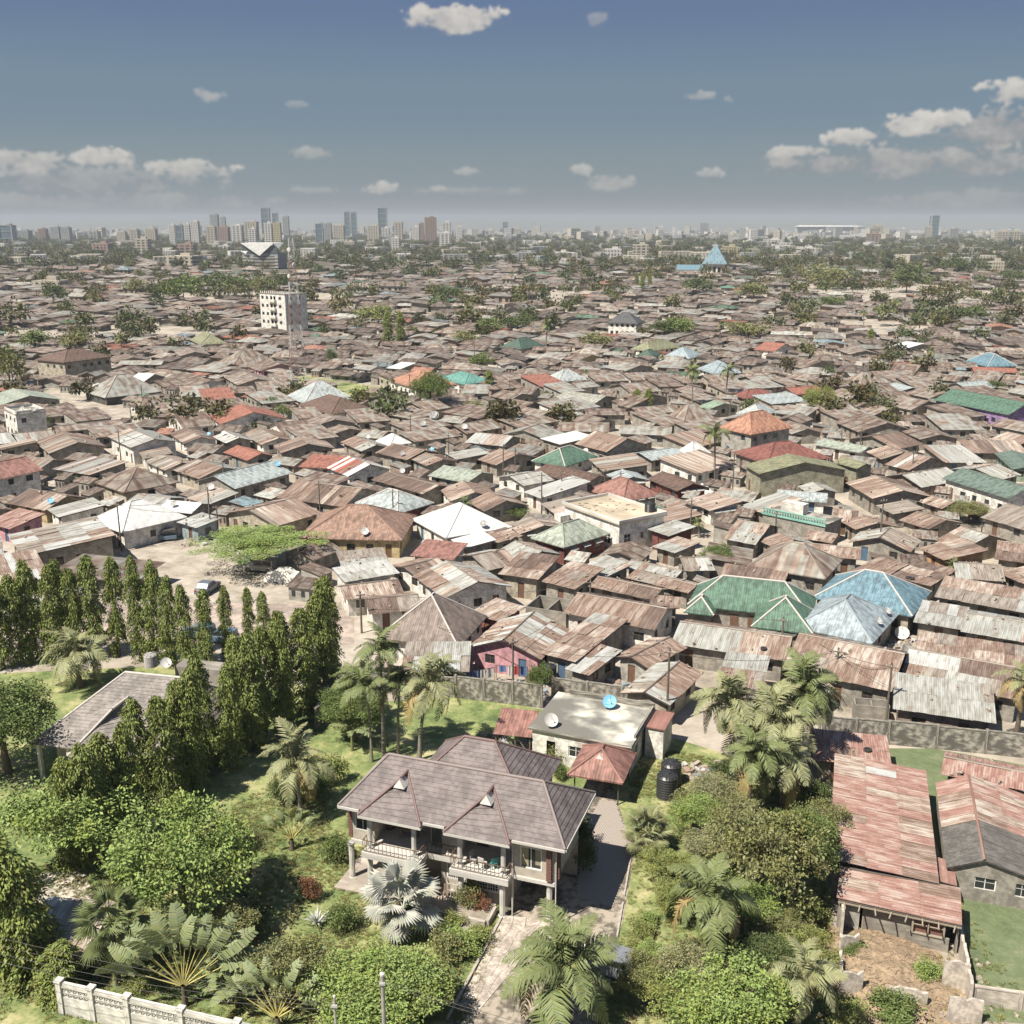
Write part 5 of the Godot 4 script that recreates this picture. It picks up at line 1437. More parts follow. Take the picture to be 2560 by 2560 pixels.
func frond_mesh(sd: int,droop: float,leaflet := 0.62,n := 34,vshape := 0.35) -> ArrayMesh:
	R.seed = sd
	var g := Geo.new()
	var pts := []
	var rad := []
	for k in 9:
		var t := k / 8.0
		pts.append(Vector3(t * (1.0 - 0.25 * droop * t),0.28 * sin(t * PI * 0.8) - droop * t * t * 0.62,0))
		rad.append(0.012 * (1.05 - t))
	g.tint = Color(1.5,1.3,0.9)
	g.tube(pts,rad,5)
	for k in n:
		var t := 0.14 + 0.85 * (k + 0.5) / n
		var f := t * 8.0
		var i0 := mini(int(f),7)
		var p: Vector3 = (pts[i0] as Vector3).lerp(pts[i0 + 1],f - i0)
		var tan: Vector3 = ((pts[i0 + 1] as Vector3) - pts[i0]).normalized()
		var ll := leaflet * 0.5 * pow(sin(PI * clampf(0.12 + t * 0.86,0,1)),0.7) * R.randf_range(0.85,1.1)
		for s in [-1.0,1.0]:
			var sd2 := Vector3(0,0,s)
			var d := (sd2 * 0.82 + tan * R.randf_range(0.45,0.75) + Vector3(0,vshape - R.randf_range(0.15,0.5),0)).normalized()
			g.tint = shade(0.16)
			var wv := tan.cross(d).cross(d).normalized()
			var e1 := p + d * ll * 0.55
			var d2 := (d + Vector3(0,-0.9 - droop * 0.4,0)).normalized()
			var e2 := e1 + d2 * ll * 0.5
			var w := 0.022
			g.quad(p - wv * w * 0.4,p + wv * w * 0.4,e1 + wv * w * 0.55,e1 - wv * w * 0.55)
			g.tri(e1 - wv * w * 0.55,e1 + wv * w * 0.55,e2)
	return g.mesh()

func feather_palm(at: Vector3,hh: float,n: int,len0: float,label: String,lean := Vector3.ZERO,leafm := "frond",called := "coconut_palm",tr := 0.16,dry := 2,bark := "bark_grey") -> Node3D:
	var o := thing(called,label,"palm",at)
	R.seed = int(absf(at.x * 53.0) + absf(at.z * 17.0) + hh * 3.0)
	var top := Vector3(lean.x,hh,lean.z)
	part(o,"trunk",trunk_mesh([Vector3.ZERO,Vector3(lean.x * 0.1,hh * 0.35,lean.z * 0.1),Vector3(lean.x * 0.45,hh * 0.7,lean.z * 0.45),top],tr,tr * 0.7),M[bark])
	for k in n:
		var t := (k + 0.5) / n
		var el := lerpf(1.25,-0.55,pow(t,0.85)) + R.randf_range(-0.12,0.12)
		var az := k * 2.39996 + R.randf_range(-0.25,0.25)
		var kind := 0 if t < 0.35 else 1 if t < 0.72 else 2
		var b := Basis(Vector3.UP,az) * Basis(Vector3(0,0,1),el) * Basis(Vector3.RIGHT,R.randf_range(-0.6,0.6))
		var s := len0 * R.randf_range(0.68,1.12)
		part(o,"frond",proto["frond%d" % kind],M["frond_dry"] if k >= n - dry else M[leafm],Transform3D(b * Basis.from_scale(Vector3(s,s,s)),top + Vector3(0,0.05,0)))
	return o

func fan_leaf_mesh(sd: int,n: int,spread: float,cut: float) -> ArrayMesh:
	R.seed = sd
	var g := Geo.new()
	g.tint = Color(1,1,0.9)
	g.tube([Vector3.ZERO,Vector3(0.3,0.04,0),Vector3(0.56,0.03,0)],[0.018,0.013,0.009],5)
	var c := Vector3(0.55,0.03,0)
	for k in n:
		var a0 := lerpf(-spread,spread,float(k) / n)
		var a1 := lerpf(-spread,spread,float(k + 1) / n)
		var am := (a0 + a1) / 2
		var rr := 0.5 * (0.82 + 0.18 * cos(am)) * R.randf_range(0.93,1.05)
		var cup := 0.16 * (1.0 - cos(am)) + 0.05
		var e := func(a: float,r: float,y: float) -> Vector3: return c + Vector3(cos(a) * r,y,sin(a) * r)
		g.tint = shade(0.08)
		var m1: Vector3 = e.call(am,rr * cut,-cup * 0.4 + 0.018)
		var l1: Vector3 = e.call(a0,rr * cut,-cup * 0.4 - 0.012)
		var r1: Vector3 = e.call(a1,rr * cut,-cup * 0.4 - 0.012)
		var tip: Vector3 = e.call(am,rr,-cup - R.randf_range(0.0,0.08))
		g.tri(c,r1,m1)
		g.tri(c,m1,l1)
		g.tri(l1,m1,tip)
		g.tri(m1,r1,tip)
	return g.mesh()

func fan_palm(at: Vector3,hh: float,n: int,len0: float,label: String,leafm: String,called: String,mesh: String,tr := 0.2,low := -0.7) -> Node3D:
	var o := thing(called,label,"palm",at)
	R.seed = int(absf(at.x * 41.0) + absf(at.z * 29.0))
	part(o,"trunk",trunk_mesh([Vector3.ZERO,Vector3(0.03,hh * 0.5,0),Vector3(0,hh,0)],tr,tr * 0.85),M["bark"])
	for k in n:
		var t := (k + 0.5) / n
		var el := lerpf(1.3,low,t) + R.randf_range(-0.1,0.1)
		var az := k * 2.39996 + R.randf_range(-0.2,0.2)
		var s := len0 * R.randf_range(0.85,1.1)
		part(o,"fan_leaf",proto[mesh],M[leafm],Transform3D(Basis(Vector3.UP,az) * Basis(Vector3(0,0,1),el) * Basis(Vector3.RIGHT,R.randf_range(-0.3,0.3)) * Basis.from_scale(Vector3(s,s,s)),Vector3(0,hh - 0.1 + 0.2 * (1 - t),0)))
	return o

func paddle_mesh(sd: int,torn: float) -> ArrayMesh:
	R.seed = sd
	var g := Geo.new()
	var n := 16
	for k in n:
		var t0 := float(k) / n
		var t1 := float(k + 1) / n
		var y0 := 0.1 * sin(t0 * PI) - 0.28 * t0 * t0
		var y1 := 0.1 * sin(t1 * PI) - 0.28 * t1 * t1
		var w := 0.17 * pow(sin(PI * clampf(t0 * 0.92 + 0.07,0,1)),0.55)
		for s in [-1.0,1.0]:
			var dr := R.randf_range(0.0,0.09) * torn + 0.02
			var a := Vector3(t0,y0,0)
			var b := Vector3(t1 + (0.004 if R.randf() > torn else -0.012),y1,0)
			var o := Vector3(0.03,-dr,s * w)
			g.tint = shade(0.1)
			if s > 0:
				g.quad(a,a + o,b + o,b)
			else:
				g.quad(a + o,a,b,b + o)
	return g.mesh()

func traveller_palm(at: Vector3,hh: float,n: int,len0: float,turn: float,label: String,spread := 1.15,called := "travellers_palm") -> Node3D:
	var o := thing(called,label,"palm",at,turn)
	R.seed = int(absf(at.x * 37.0) + absf(at.z * 11.0))
	part(o,"trunk",trunk_mesh([Vector3.ZERO,Vector3(0.02,hh * 0.5,0),Vector3(0,hh,0)],0.17,0.14),M["bark"])
	for k in n:
		var a := lerpf(-spread,spread,(k + 0.5) / n)
		var d := Vector3(sin(a),cos(a),0.05 * (1 if k % 2 == 0 else -1)).normalized()
		var pl := len0 * R.randf_range(0.95,1.1)
		var base := Vector3(sin(a) * 0.16,hh - 0.1 + 0.25 * cos(a),0.04 * (1 if k % 2 == 0 else -1))
		var g := Geo.new()
		g.tube([base,base + d * pl * 0.5,base + d * pl],[0.055,0.035,0.022],5)
		var pt := part(o,"petiole",g.mesh(),M["petiole_yellow"])
		var y := d.cross(Vector3(0,0,1)).normalized()
		if y.y < 0:
			y = -y
		var bl := pl * R.randf_range(0.75,0.95)
		var bb := Basis(d,y,d.cross(y).normalized()) * Basis(Vector3.RIGHT,R.randf_range(0.7,1.5) * (1 if k % 2 == 0 else -1))
		part(pt,"blade",proto["paddle%d" % (k % 3)],M["blade_green"],Transform3D(bb * Basis.from_scale(Vector3(bl,bl,bl * 1.3)),base + d * pl * 0.97))
	return o

func banana_plant(at: Vector3,hh: float,n: int,label: String) -> Node3D:
	var o := thing("banana_plant",label,"plant",at)
	R.seed = int(absf(at.x * 23.0) + absf(at.z * 13.0))
	part(o,"stem",trunk_mesh([Vector3.ZERO,Vector3(0.02,hh * 0.5,0.02),Vector3(0,hh,0)],0.13,0.08),M["leaf_olive"])
	for k in n:
		var b := Basis(Vector3.UP,k * 2.4) * Basis(Vector3(0,0,1),R.randf_range(0.25,1.1))
		var s := R.randf_range(1.5,2.1)
		part(o,"leaf",proto["paddle%d" % (k % 3)],M["blade_green"],Transform3D(b * Basis.from_scale(Vector3(s,s,s * 1.2)),Vector3(0,hh * 0.95,0)))
	return o

func rosette(at: Vector3,n: int,len0: float,leafm: String,label: String,called := "rosette_plant") -> Node3D:
	var o := thing(called,label,"plant",at)
	R.seed = int(absf(at.x * 19.0) + absf(at.z * 5.0))
	part(o,"core",trunk_mesh([Vector3.ZERO,Vector3(0,0.2,0),Vector3(0,0.4,0)],0.1,0.06),M["bark"])
	for k in n:
		var b := Basis(Vector3.UP,k * 2.4) * Basis(Vector3(0,0,1),R.randf_range(0.25,1.25))
		part(o,"leaf",proto["blade_leaf"],M[leafm],Transform3D(b * Basis.from_scale(Vector3.ONE * len0 * R.randf_range(0.8,1.2)),Vector3(0,0.3,0)))
	return o

func make_plants() -> void:
	for k in 4:
		proto["mast%d" % k] = mast_crown(100 + k)
	proto["dense"] = broad_crown(200,110,190,0.06,0.85,0.28,0.45)
	proto["dense2"] = broad_crown(201,115,180,0.056,0.85,0.26,0.4)
	proto["loose"] = broad_crown(202,90,150,0.058,0.8,0.23,0.3)
	proto["loose2"] = broad_crown(203,80,150,0.055,0.75,0.23,0.3)
	proto["small"] = broad_crown(204,34,110,0.115,0.9,0.42,0.35)
	proto["small2"] = broad_crown(205,30,100,0.13,0.9,0.45,0.3)
	proto["umbrella"] = broad_crown(206,200,170,0.042,0.6,0.17,0.1)
	proto["mid"] = broad_crown(207,34,46,0.15,0.9,0.36,0.4)
	proto["mid2"] = broad_crown(208,30,46,0.16,0.95,0.38,0.35)
	proto["frond0"] = frond_mesh(300,0.25)
	proto["frond1"] = frond_mesh(301,0.6)
	proto["frond2"] = frond_mesh(302,0.95)
	proto["fan"] = fan_leaf_mesh(310,30,2.5,0.68)
	proto["fan_cut"] = fan_leaf_mesh(311,26,2.1,0.45)
	for k in 3:
		proto["paddle%d" % k] = paddle_mesh(320 + k,0.4 + 0.3 * k)
	var g := Geo.new()
	g.tint = Color(1,1,1)
	g.quad(Vector3(0,0,-0.05),Vector3(0,0,0.05),Vector3(0.55,0.06,0.06),Vector3(0.55,0.06,-0.06))
	g.tri(Vector3(0.55,0.06,-0.06),Vector3(0.55,0.06,0.06),Vector3(1,-0.08,0))
	proto["blade_leaf"] = g.mesh()
	for k in 3:
		proto["far%d" % k] = broad_crown(400 + k,16,16,0.34,0.9,0.42,0.35)
	R.seed = 500
	var t := Geo.new()
	for k in 15:
		var d := (Vector3(R.randf_range(-0.7,0.7),1.0,R.randf_range(-0.7,0.7))).normalized()
		t.tint = shade(0.3)
		t.leaf(Vector3(R.randf_range(-0.25,0.25),0,R.randf_range(-0.25,0.25)),d,d.cross(rand_dir()).normalized(),R.randf_range(0.5,1.0),0.09,0.5)
	proto["tuft"] = t.mesh()

func water_tank(at: Vector3,r: float,hh: float,m: String,label: String) -> void:
	var o := thing("water_tank",label,"water tank",at)
	var g := Geo.new()
	var pr := [Vector2(r,0)]
	for k in 8:
		var y0 := hh * 0.8 * k / 8.0
		pr.append(Vector2(r,y0 + 0.03))
		pr.append(Vector2(r * 0.95,y0 + hh * 0.05))
		pr.append(Vector2(r,y0 + hh * 0.085))
	pr.append(Vector2(r,hh * 0.82))
	g.lathe(pr,20)
	part(o,"barrel",g.mesh(),M[m])
	var t := Geo.new()
	t.lathe([Vector2(r,hh * 0.82),Vector2(r * 0.8,hh * 0.9),Vector2(r * 0.35,hh * 0.96),Vector2(r * 0.3,hh),Vector2(0,hh)],20)
	var sh := part(o,"shoulder",t.mesh(),M[m])
	for k in 10:
		bx(sh,"rib",Vector3(cos(TAU * k / 10) * r * 0.68,hh * 0.925,sin(TAU * k / 10) * r * 0.68),Vector3(r * 0.55,0.05,0.07),M[m],Basis(Vector3.UP,-TAU * k / 10) * Basis(Vector3(0,0,1),-0.22))

func dish(at: Vector3,r: float,turn: float,m: String,label: String) -> void:
	var o := thing("satellite_dish",label,"satellite dish",at,turn,"satellite dishes")
	var post := Geo.new()
	post.tube([Vector3.ZERO,Vector3(0,r * 0.9,0)],[0.03,0.03],6)
	part(o,"post",post.mesh(),M["steel"])
	var g := Geo.new()
	var pr := []
	for k in 6:
		pr.append(Vector2(r * k / 5.0,r * 0.28 * pow(k / 5.0,2)))
	g.lathe(pr,20)
	var tilt := Transform3D(Basis(Vector3.RIGHT,deg_to_rad(48)),Vector3(0,r * 0.95,0.05))
	var bowl := part(o,"bowl",g.mesh(),M[m],tilt)
	var arm := Geo.new()
	for a in [0.5,2.6,4.7]:
		arm.tube([Vector3(cos(a) * r * 0.9,r * 0.24,sin(a) * r * 0.9),Vector3(0,r * 0.75,0)],[0.015,0.015],4)
	arm.box(Vector3(0,r * 0.75,0),Vector3(0.09,0.14,0.09))
	part(bowl,"feed_arm",arm.mesh(),M["steel"])

func utility_pole(at: Vector3,hh: float,label: String,m := "pole_wood") -> Node3D:
	var o := thing("utility_pole",label,"utility pole",at,R.randf_range(-40,40),"utility poles in the settlement")
	var g := Geo.new()
	g.tube([Vector3.ZERO,Vector3(0,hh * 0.5,0),Vector3(0,hh,0)],[0.13,0.11,0.09],7)
	part(o,"pole",g.mesh(),M[m])
	bx(o,"crossarm",Vector3(0,hh - 0.4,0.08),Vector3(1.1,0.09,0.09),M["timber"])
	for s in [-0.45,0.0,0.45]:
		bx(o,"insulator",Vector3(s,hh - 0.28,0.08),Vector3(0.06,0.16,0.06),M["dish_white"])
	return o

func cable(a: Vector3,b: Vector3,sag: float,label: String,group: String,r := 0.014) -> void:
	var g := Geo.new()
	var p := []
	var rr := []
	for k in 17:
		var t := k / 16.0
		p.append(a.lerp(b,t) - Vector3(0,sag * 4 * t * (1 - t),0))
		rr.append(r)
	g.tube(p,rr,4)
	solo("power_cable",g.mesh(),M["iron"],label,"cable",Transform3D(),group)

func car(called: String,at: Vector3,turn: float,paint: String,label: String,ln := 4.3,hh := 1.45,box_back := false) -> Node3D:
	var o := thing(called,label,"car",at,turn)
	var w := 1.68
	var body := Geo.new()
	var low := [Vector2(-ln / 2,0.42),Vector2(-ln / 2 + 0.05,0.75),Vector2(-ln / 2 + 0.15,0.92),Vector2(ln / 2 - 1.25,0.95),Vector2(ln / 2 - 0.25,0.78),Vector2(ln / 2,0.6),Vector2(ln / 2,0.36),Vector2(ln / 2 - 0.1,0.25),Vector2(-ln / 2 + 0.1,0.25)]
	prism(body,low,w,0.07)
	part(o,"body",body.mesh(),M[paint])
	var cab := Geo.new()
	var xb := -ln / 2 + (0.12 if box_back else 0.55)
	var roofx := xb + (0.15 if box_back else 0.6)
	var prof := [Vector2(xb,0.93),Vector2(ln / 2 - 1.15,0.95),Vector2(ln / 2 - 1.85,hh - 0.04),Vector2(ln / 2 - 2.05,hh),Vector2(roofx,hh),Vector2(roofx - 0.1,hh - 0.05)]
	prism(cab,prof,w - 0.2,0.06)
	var c := part(o,"cabin",cab.mesh(),M[paint])
	var f0 := Vector3(ln / 2 - 1.2,1.0,0)
	var f1 := Vector3(ln / 2 - 1.82,hh - 0.1,0)
	var n := (f1 - f0).cross(Vector3(0,0,1)).normalized() * -0.012
	if n.x < 0:
		n = -n
	var g := Geo.new()
	g.quad(f0 + Vector3(0,0,(w - 0.36) / 2) + n,f0 - Vector3(0,0,(w - 0.36) / 2) + n,f1 - Vector3(0,0,(w - 0.44) / 2) + n,f1 + Vector3(0,0,(w - 0.44) / 2) + n)
	part(c,"windscreen",g.mesh(),M["glass"])
	for s in [-1.0,1.0]:
		for k in 2:
			var xa := lerpf(roofx + 0.02,ln / 2 - 1.55,0.5 * k) + 0.04
			var xc := lerpf(roofx + 0.02,ln / 2 - 1.55,0.5 * k + 0.5) - 0.04
			bx(c,"side_window",Vector3((xa + xc) / 2,(hh + 0.93) / 2,s * (w - 0.2) / 2),Vector3(xc - xa,hh - 1.12,0.03),M["glass"])
		for x in [-ln / 2 + 0.78,ln / 2 - 0.8]:
			var ty := Geo.new()
			ty.lathe([Vector2(0.18,-0.1),Vector2(0.3,-0.1),Vector2(0.32,-0.05),Vector2(0.32,0.05),Vector2(0.3,0.1),Vector2(0.18,0.1)],18)
			var wl := part(o,"wheel",ty.mesh(),M["tyre"],Transform3D(Basis(Vector3.RIGHT,PI / 2),Vector3(x,0.32,s * (w / 2 - 0.07))))
			var rm := Geo.new()
			rm.lathe([Vector2(0,-0.06),Vector2(0.19,-0.07),Vector2(0.19,0.07),Vector2(0,0.06)],12)
			part(wl,"rim",rm.mesh(),M["steel"])
		bx(o,"headlight",Vector3(ln / 2 - 0.05,0.66,s * 0.6),Vector3(0.12,0.14,0.32),M["lamp_glass"])
		bx(o,"tail_light",Vector3(-ln / 2 + 0.04,0.76,s * 0.64),Vector3(0.1,0.2,0.2),M["tail_lamp"])
	bx(o,"bumper",Vector3(ln / 2 + 0.02,0.4,0),Vector3(0.1,0.2,w - 0.1),M["iron"])
	return o

func prism(g: Geo,pr: Array,w: float,bev: float) -> void:
	var cx := 0.0
	var cy := 0.0
	for p in pr:
		cx += p.x / pr.size()
		cy += p.y / pr.size()
	var n := pr.size()
	for s in [-1.0,1.0]:
		var cen := Vector3(cx,cy,s * w / 2)
		for k in n:
			var a: Vector2 = pr[k]
			var b: Vector2 = pr[(k + 1) % n]
			var ai := Vector3(lerpf(a.x,cx,bev),lerpf(a.y,cy,bev),s * w / 2)
			var bi := Vector3(lerpf(b.x,cx,bev),lerpf(b.y,cy,bev),s * w / 2)
			var ao := Vector3(a.x,a.y,s * (w / 2 - bev))
			var bo := Vector3(b.x,b.y,s * (w / 2 - bev))
			var om := (ai + bi + ao) / 3 - Vector3(cx,cy,0)
			tri_out(g,cen,ai,bi,Vector3(0,0,s))
			tri_out(g,ai,ao,bi,om)
			tri_out(g,ao,bo,bi,om)
	for k in n:
		var a: Vector2 = pr[k]
		var b: Vector2 = pr[(k + 1) % n]
		var z := w / 2 - bev
		var om := Vector3((a.x + b.x) / 2 - cx,(a.y + b.y) / 2 - cy,0)
		tri_out(g,Vector3(a.x,a.y,z),Vector3(b.x,b.y,z),Vector3(b.x,b.y,-z),om)
		tri_out(g,Vector3(a.x,a.y,z),Vector3(b.x,b.y,-z),Vector3(a.x,a.y,-z),om)

func tri_out(g: Geo,a: Vector3,b: Vector3,c: Vector3,om: Vector3) -> void:
	if (b - a).cross(c - a).dot(om) >= 0:
		g.tri(a,b,c)
	else:
		g.tri(a,c,b)

func block_wall(pts: Array,hh: float,label: String,m := "concrete",post := 3.2,called := "boundary_wall") -> Node3D:
	var o := thing(called,label,"wall",pts[0])
	for k in pts.size() - 1:
		var a: Vector3 = pts[k] - pts[0]
		var b: Vector3 = pts[k + 1] - pts[0]
		var ln := (b - a).length()
		var n := maxi(1,int(round(ln / post)))
		var d := (b - a) / ln
		var bs := Basis(d,Vector3.UP,d.cross(Vector3.UP))
		for j in n:
			var p := a.lerp(b,(j + 0.5) / n)
			var hj := hh * R.randf_range(0.96,1.03)
			bx(o,"panel",p + Vector3(0,hj / 2,0),Vector3(ln / n - 0.24,hj,0.15),M[m],bs)
			bx(o,"coping",p + Vector3(0,hj + 0.04,0),Vector3(ln / n - 0.24,0.08,0.22),M[m],bs)
			bx(o,"post",a.lerp(b,float(j) / n) + Vector3(0,hh * 0.53,0),Vector3(0.24,hh * 1.06,0.26),M[m],bs)
		if k == pts.size() - 2:
			bx(o,"post",b + Vector3(0,hh * 0.53,0),Vector3(0.24,hh * 1.06,0.26),M[m],bs)
	return o

func sheet_poly(pts: Array,y: float) -> ArrayMesh:
	var p2 := PackedVector2Array()
	for p in pts:
		p2.append(Vector2(p.x,p.z))
	var idx := Geometry2D.triangulate_polygon(p2)
	var g := Geo.new()
	for k in idx.size() / 3:
		tri_out(g,Vector3(p2[idx[k * 3]].x,y,p2[idx[k * 3]].y),Vector3(p2[idx[k * 3 + 1]].x,y,p2[idx[k * 3 + 1]].y),Vector3(p2[idx[k * 3 + 2]].x,y,p2[idx[k * 3 + 2]].y),Vector3.UP)
	return g.mesh()

func scatter(called: String,m: Mesh,mt: Material,list: Array,tints: Array,label: String) -> void:
	var mm := MultiMesh.new()
	mm.transform_format = MultiMesh.TRANSFORM_3D
	mm.use_colors = true
	mm.mesh = m
	mm.instance_count = list.size()
	for k in list.size():
		mm.set_instance_transform(k,list[k])
		mm.set_instance_color(k,tints[k])
	var o := MultiMeshInstance3D.new()
	o.name = numbered(called)
	o.multimesh = mm
	o.material_override = mt
	add_child(o)
	meta(o,label,"","","stuff")

func sky_color(el: float) -> Color:
	var st := [[-90.0,0.162,0.147,0.137],[0.0,0.156,0.164,0.172],[2.5,0.129,0.158,0.173],[6.0,0.099,0.141,0.180],[11.0,0.071,0.105,0.176],[25.0,0.070,0.104,0.178],[50.0,0.069,0.101,0.176],[90.0,0.064,0.098,0.169]]
	for k in st.size() - 1:
		if el <= st[k + 1][0]:
			var t := (el - float(st[k][0])) / (float(st[k + 1][0]) - float(st[k][0]))
			t = t * t * (3 - 2 * t)
			return Color(lerpf(st[k][1],st[k + 1][1],t),lerpf(st[k][2],st[k + 1][2],t),lerpf(st[k][3],st[k + 1][3],t))
	return Color(0.056,0.09,0.16)

func make_sky() -> PanoramaSkyMaterial:
	var W := 4096
	var H := 2048
	var im := Image.create(W,H,false,Image.FORMAT_RGB8)
	for y in H:
		im.fill_rect(Rect2i(0,y,W,1),sky_color(90.0 - 180.0 * (y + 0.5) / H).linear_to_srgb())
	var f := FastNoiseLite.new()
	f.seed = 77
	f.frequency = 1.0
	f.fractal_octaves = 5
	var f2 := FastNoiseLite.new()
	f2.seed = 78
	f2.frequency = 1.0
	f2.fractal_octaves = 3
	var clouds: Array = [
		[-2.81,9.66,2.88,0.86,0.88,0.05],
		[4.2,9.68,0.65,0.38,0.31,0.2],
		[-15.21,6,0.96,0.45,0.53,0.1],
		[-10.91,5.69,0.58,0.19,0.26,0.2],
		[-20.43,3.03,1.63,0.71,0.84,0.0],
		[-23.84,2.65,2.31,0.79,0.66,0.25],
		[-16.38,2.48,2.5,0.64,0.7,0.15],
		[-21.45,1.91,8.07,0.83,0.4,0.6],
		[-10.34,3.37,1.31,0.34,0.4,0.25],
		[-6.65,1.66,1.08,0.45,0.66,0.1],
		[-2.29,2.54,0.77,0.3,0.44,0.15],
		[-3.96,1.67,0.58,0.23,0.44,0.1],
		[-10.13,1.6,1.27,0.23,0.31,0.2],
		[3.53,2.58,0.77,0.34,0.53,0.15],
		[4.89,1.98,1.92,0.56,0.44,0.25],
		[9.51,6.13,0.92,0.32,0.48,0.1],
		[11,5.93,0.42,0.23,0.35,0.1],
		[19.73,2.73,8.26,0.98,0.7,0.8],
		[23.68,4.12,3.27,1.31,0.75,0.85],
		[19.84,4.45,1.73,0.83,0.88,0.0],
		[21.38,4.62,1,0.68,0.84,0.0],
		[17.02,3.93,1.54,0.53,0.84,0.05],
		[14.38,3.42,1.63,0.34,0.75,0.1],
		[23.99,5.82,1.73,0.64,0.84,0.05],
		[10.09,2.37,0.81,0.38,0.53,0.1],
		[22.61,1.06,5.76,0.56,0.26,0.6],
		[-19.71,0.99,9.61,0.45,0.26,0.5],
		[-1.67,1.55,3.84,0.23,0.22,0.3]
	]
	R.seed = 900
	for k in 150:
		var az := R.randf_range(32,328)
		clouds.append([az,R.randf_range(1.2,4.0) if k % 3 else R.randf_range(4,60),R.randf_range(1.0,4.5) * (2.0 if k % 3 == 0 else 1.0),R.randf_range(0.4,1.1) * (2.2 if k % 3 == 0 else 1.0),R.randf_range(0.5,1.0),R.randf_range(0.0,0.7)])
	for q in clouds:
		var px := W / 360.0
		var py := H / 180.0
		var x0 := int((q[0] - q[2] * 1.25) * px)
		var x1 := int((q[0] + q[2] * 1.25) * px)
		var y0 := int((90.0 - q[1] - q[3] * 1.4) * py)
		var y1 := mini(int((90.0 - q[1] + q[3] * 1.3) * py),H / 2 - 3)
		for y in range(y0,y1 + 1):
			var el := 90.0 - (y + 0.5) / py
			var v: float = (el - q[1]) / q[3]
			for x in range(x0,x1 + 1):
				var az := (x + 0.5) / px
				var u: float = (az - q[0]) / q[2]
				var nz := f.get_noise_2d(az * 0.42 + q[0] * 3.0,el * 0.75) * 1.25 + 0.6 * f2.get_noise_2d(az * 1.9,el * 2.8)
				var r2 := u * u * 0.9 + (v * v if v > 0 else v * v * 1.9)
				var den := 0.86 - r2 + nz * 0.8
				var al := smoothstep(0.1,lerpf(0.34,0.95,clampf(0.45 - v * 0.7,0.0,1.0)),den) * float(q[4])
				if al <= 0.004:
					continue
				var lit := clampf(0.58 + 0.34 * v + nz * 0.42 - 0.62 * float(q[5]),0.0,1.0)
				var cc := Color(0.185,0.182,0.182).lerp(Color(0.38,0.36,0.33),lit)
				var old := im.get_pixel(posmod(x,W),y).srgb_to_linear()
				im.set_pixel(posmod(x,W),y,old.lerp(cc,al).linear_to_srgb())
	var s := PanoramaSkyMaterial.new()
	s.panorama = ImageTexture.create_from_image(im)
	return s

func make_view() -> void:
	var cam := Camera3D.new()
	cam.name = "camera"
	cam.fov = 52.0
	cam.near = 0.5
	cam.far = 30000.0
	cam.position = Vector3(0,45,0)
	cam.rotation_degrees = Vector3(-15.4025,0,0)
	add_child(cam)
	cam.current = true
	var e := Environment.new()
	e.background_mode = Environment.BG_SKY
	e.sky = Sky.new()
	e.sky.sky_material = make_sky()
	e.background_energy_multiplier = 1.0
	e.tonemap_mode = Environment.TONE_MAPPER_LINEAR
	e.tonemap_exposure = 1.88
	e.fog_enabled = true
	e.fog_density = 0.00009
	e.fog_light_color = Color(0.80,0.84,0.88)
	e.sdfgi_enabled = true
	e.ssao_enabled = true
	e.ssil_enabled = true
	var we := WorldEnvironment.new()
	we.name = "environment"
	we.environment = e
	add_child(we)
	var sun := DirectionalLight3D.new()
	sun.name = "sun"
	sun.light_color = Color(1.0,0.965,0.905)
	sun.light_energy = 1.5
	sun.light_angular_distance = 0.53
	sun.shadow_enabled = true
	add_child(sun)
	sun.look_at_from_position(Vector3(-50,100,40),Vector3(-50,100,40) + Vector3(3.3,-6.3,-2.6))

func quad_sheet(a: Vector3,b: Vector3,c: Vector3,d: Vector3) -> ArrayMesh:
	var g := Geo.new()
	g.quad(a,b,c,d)
	return g.mesh()

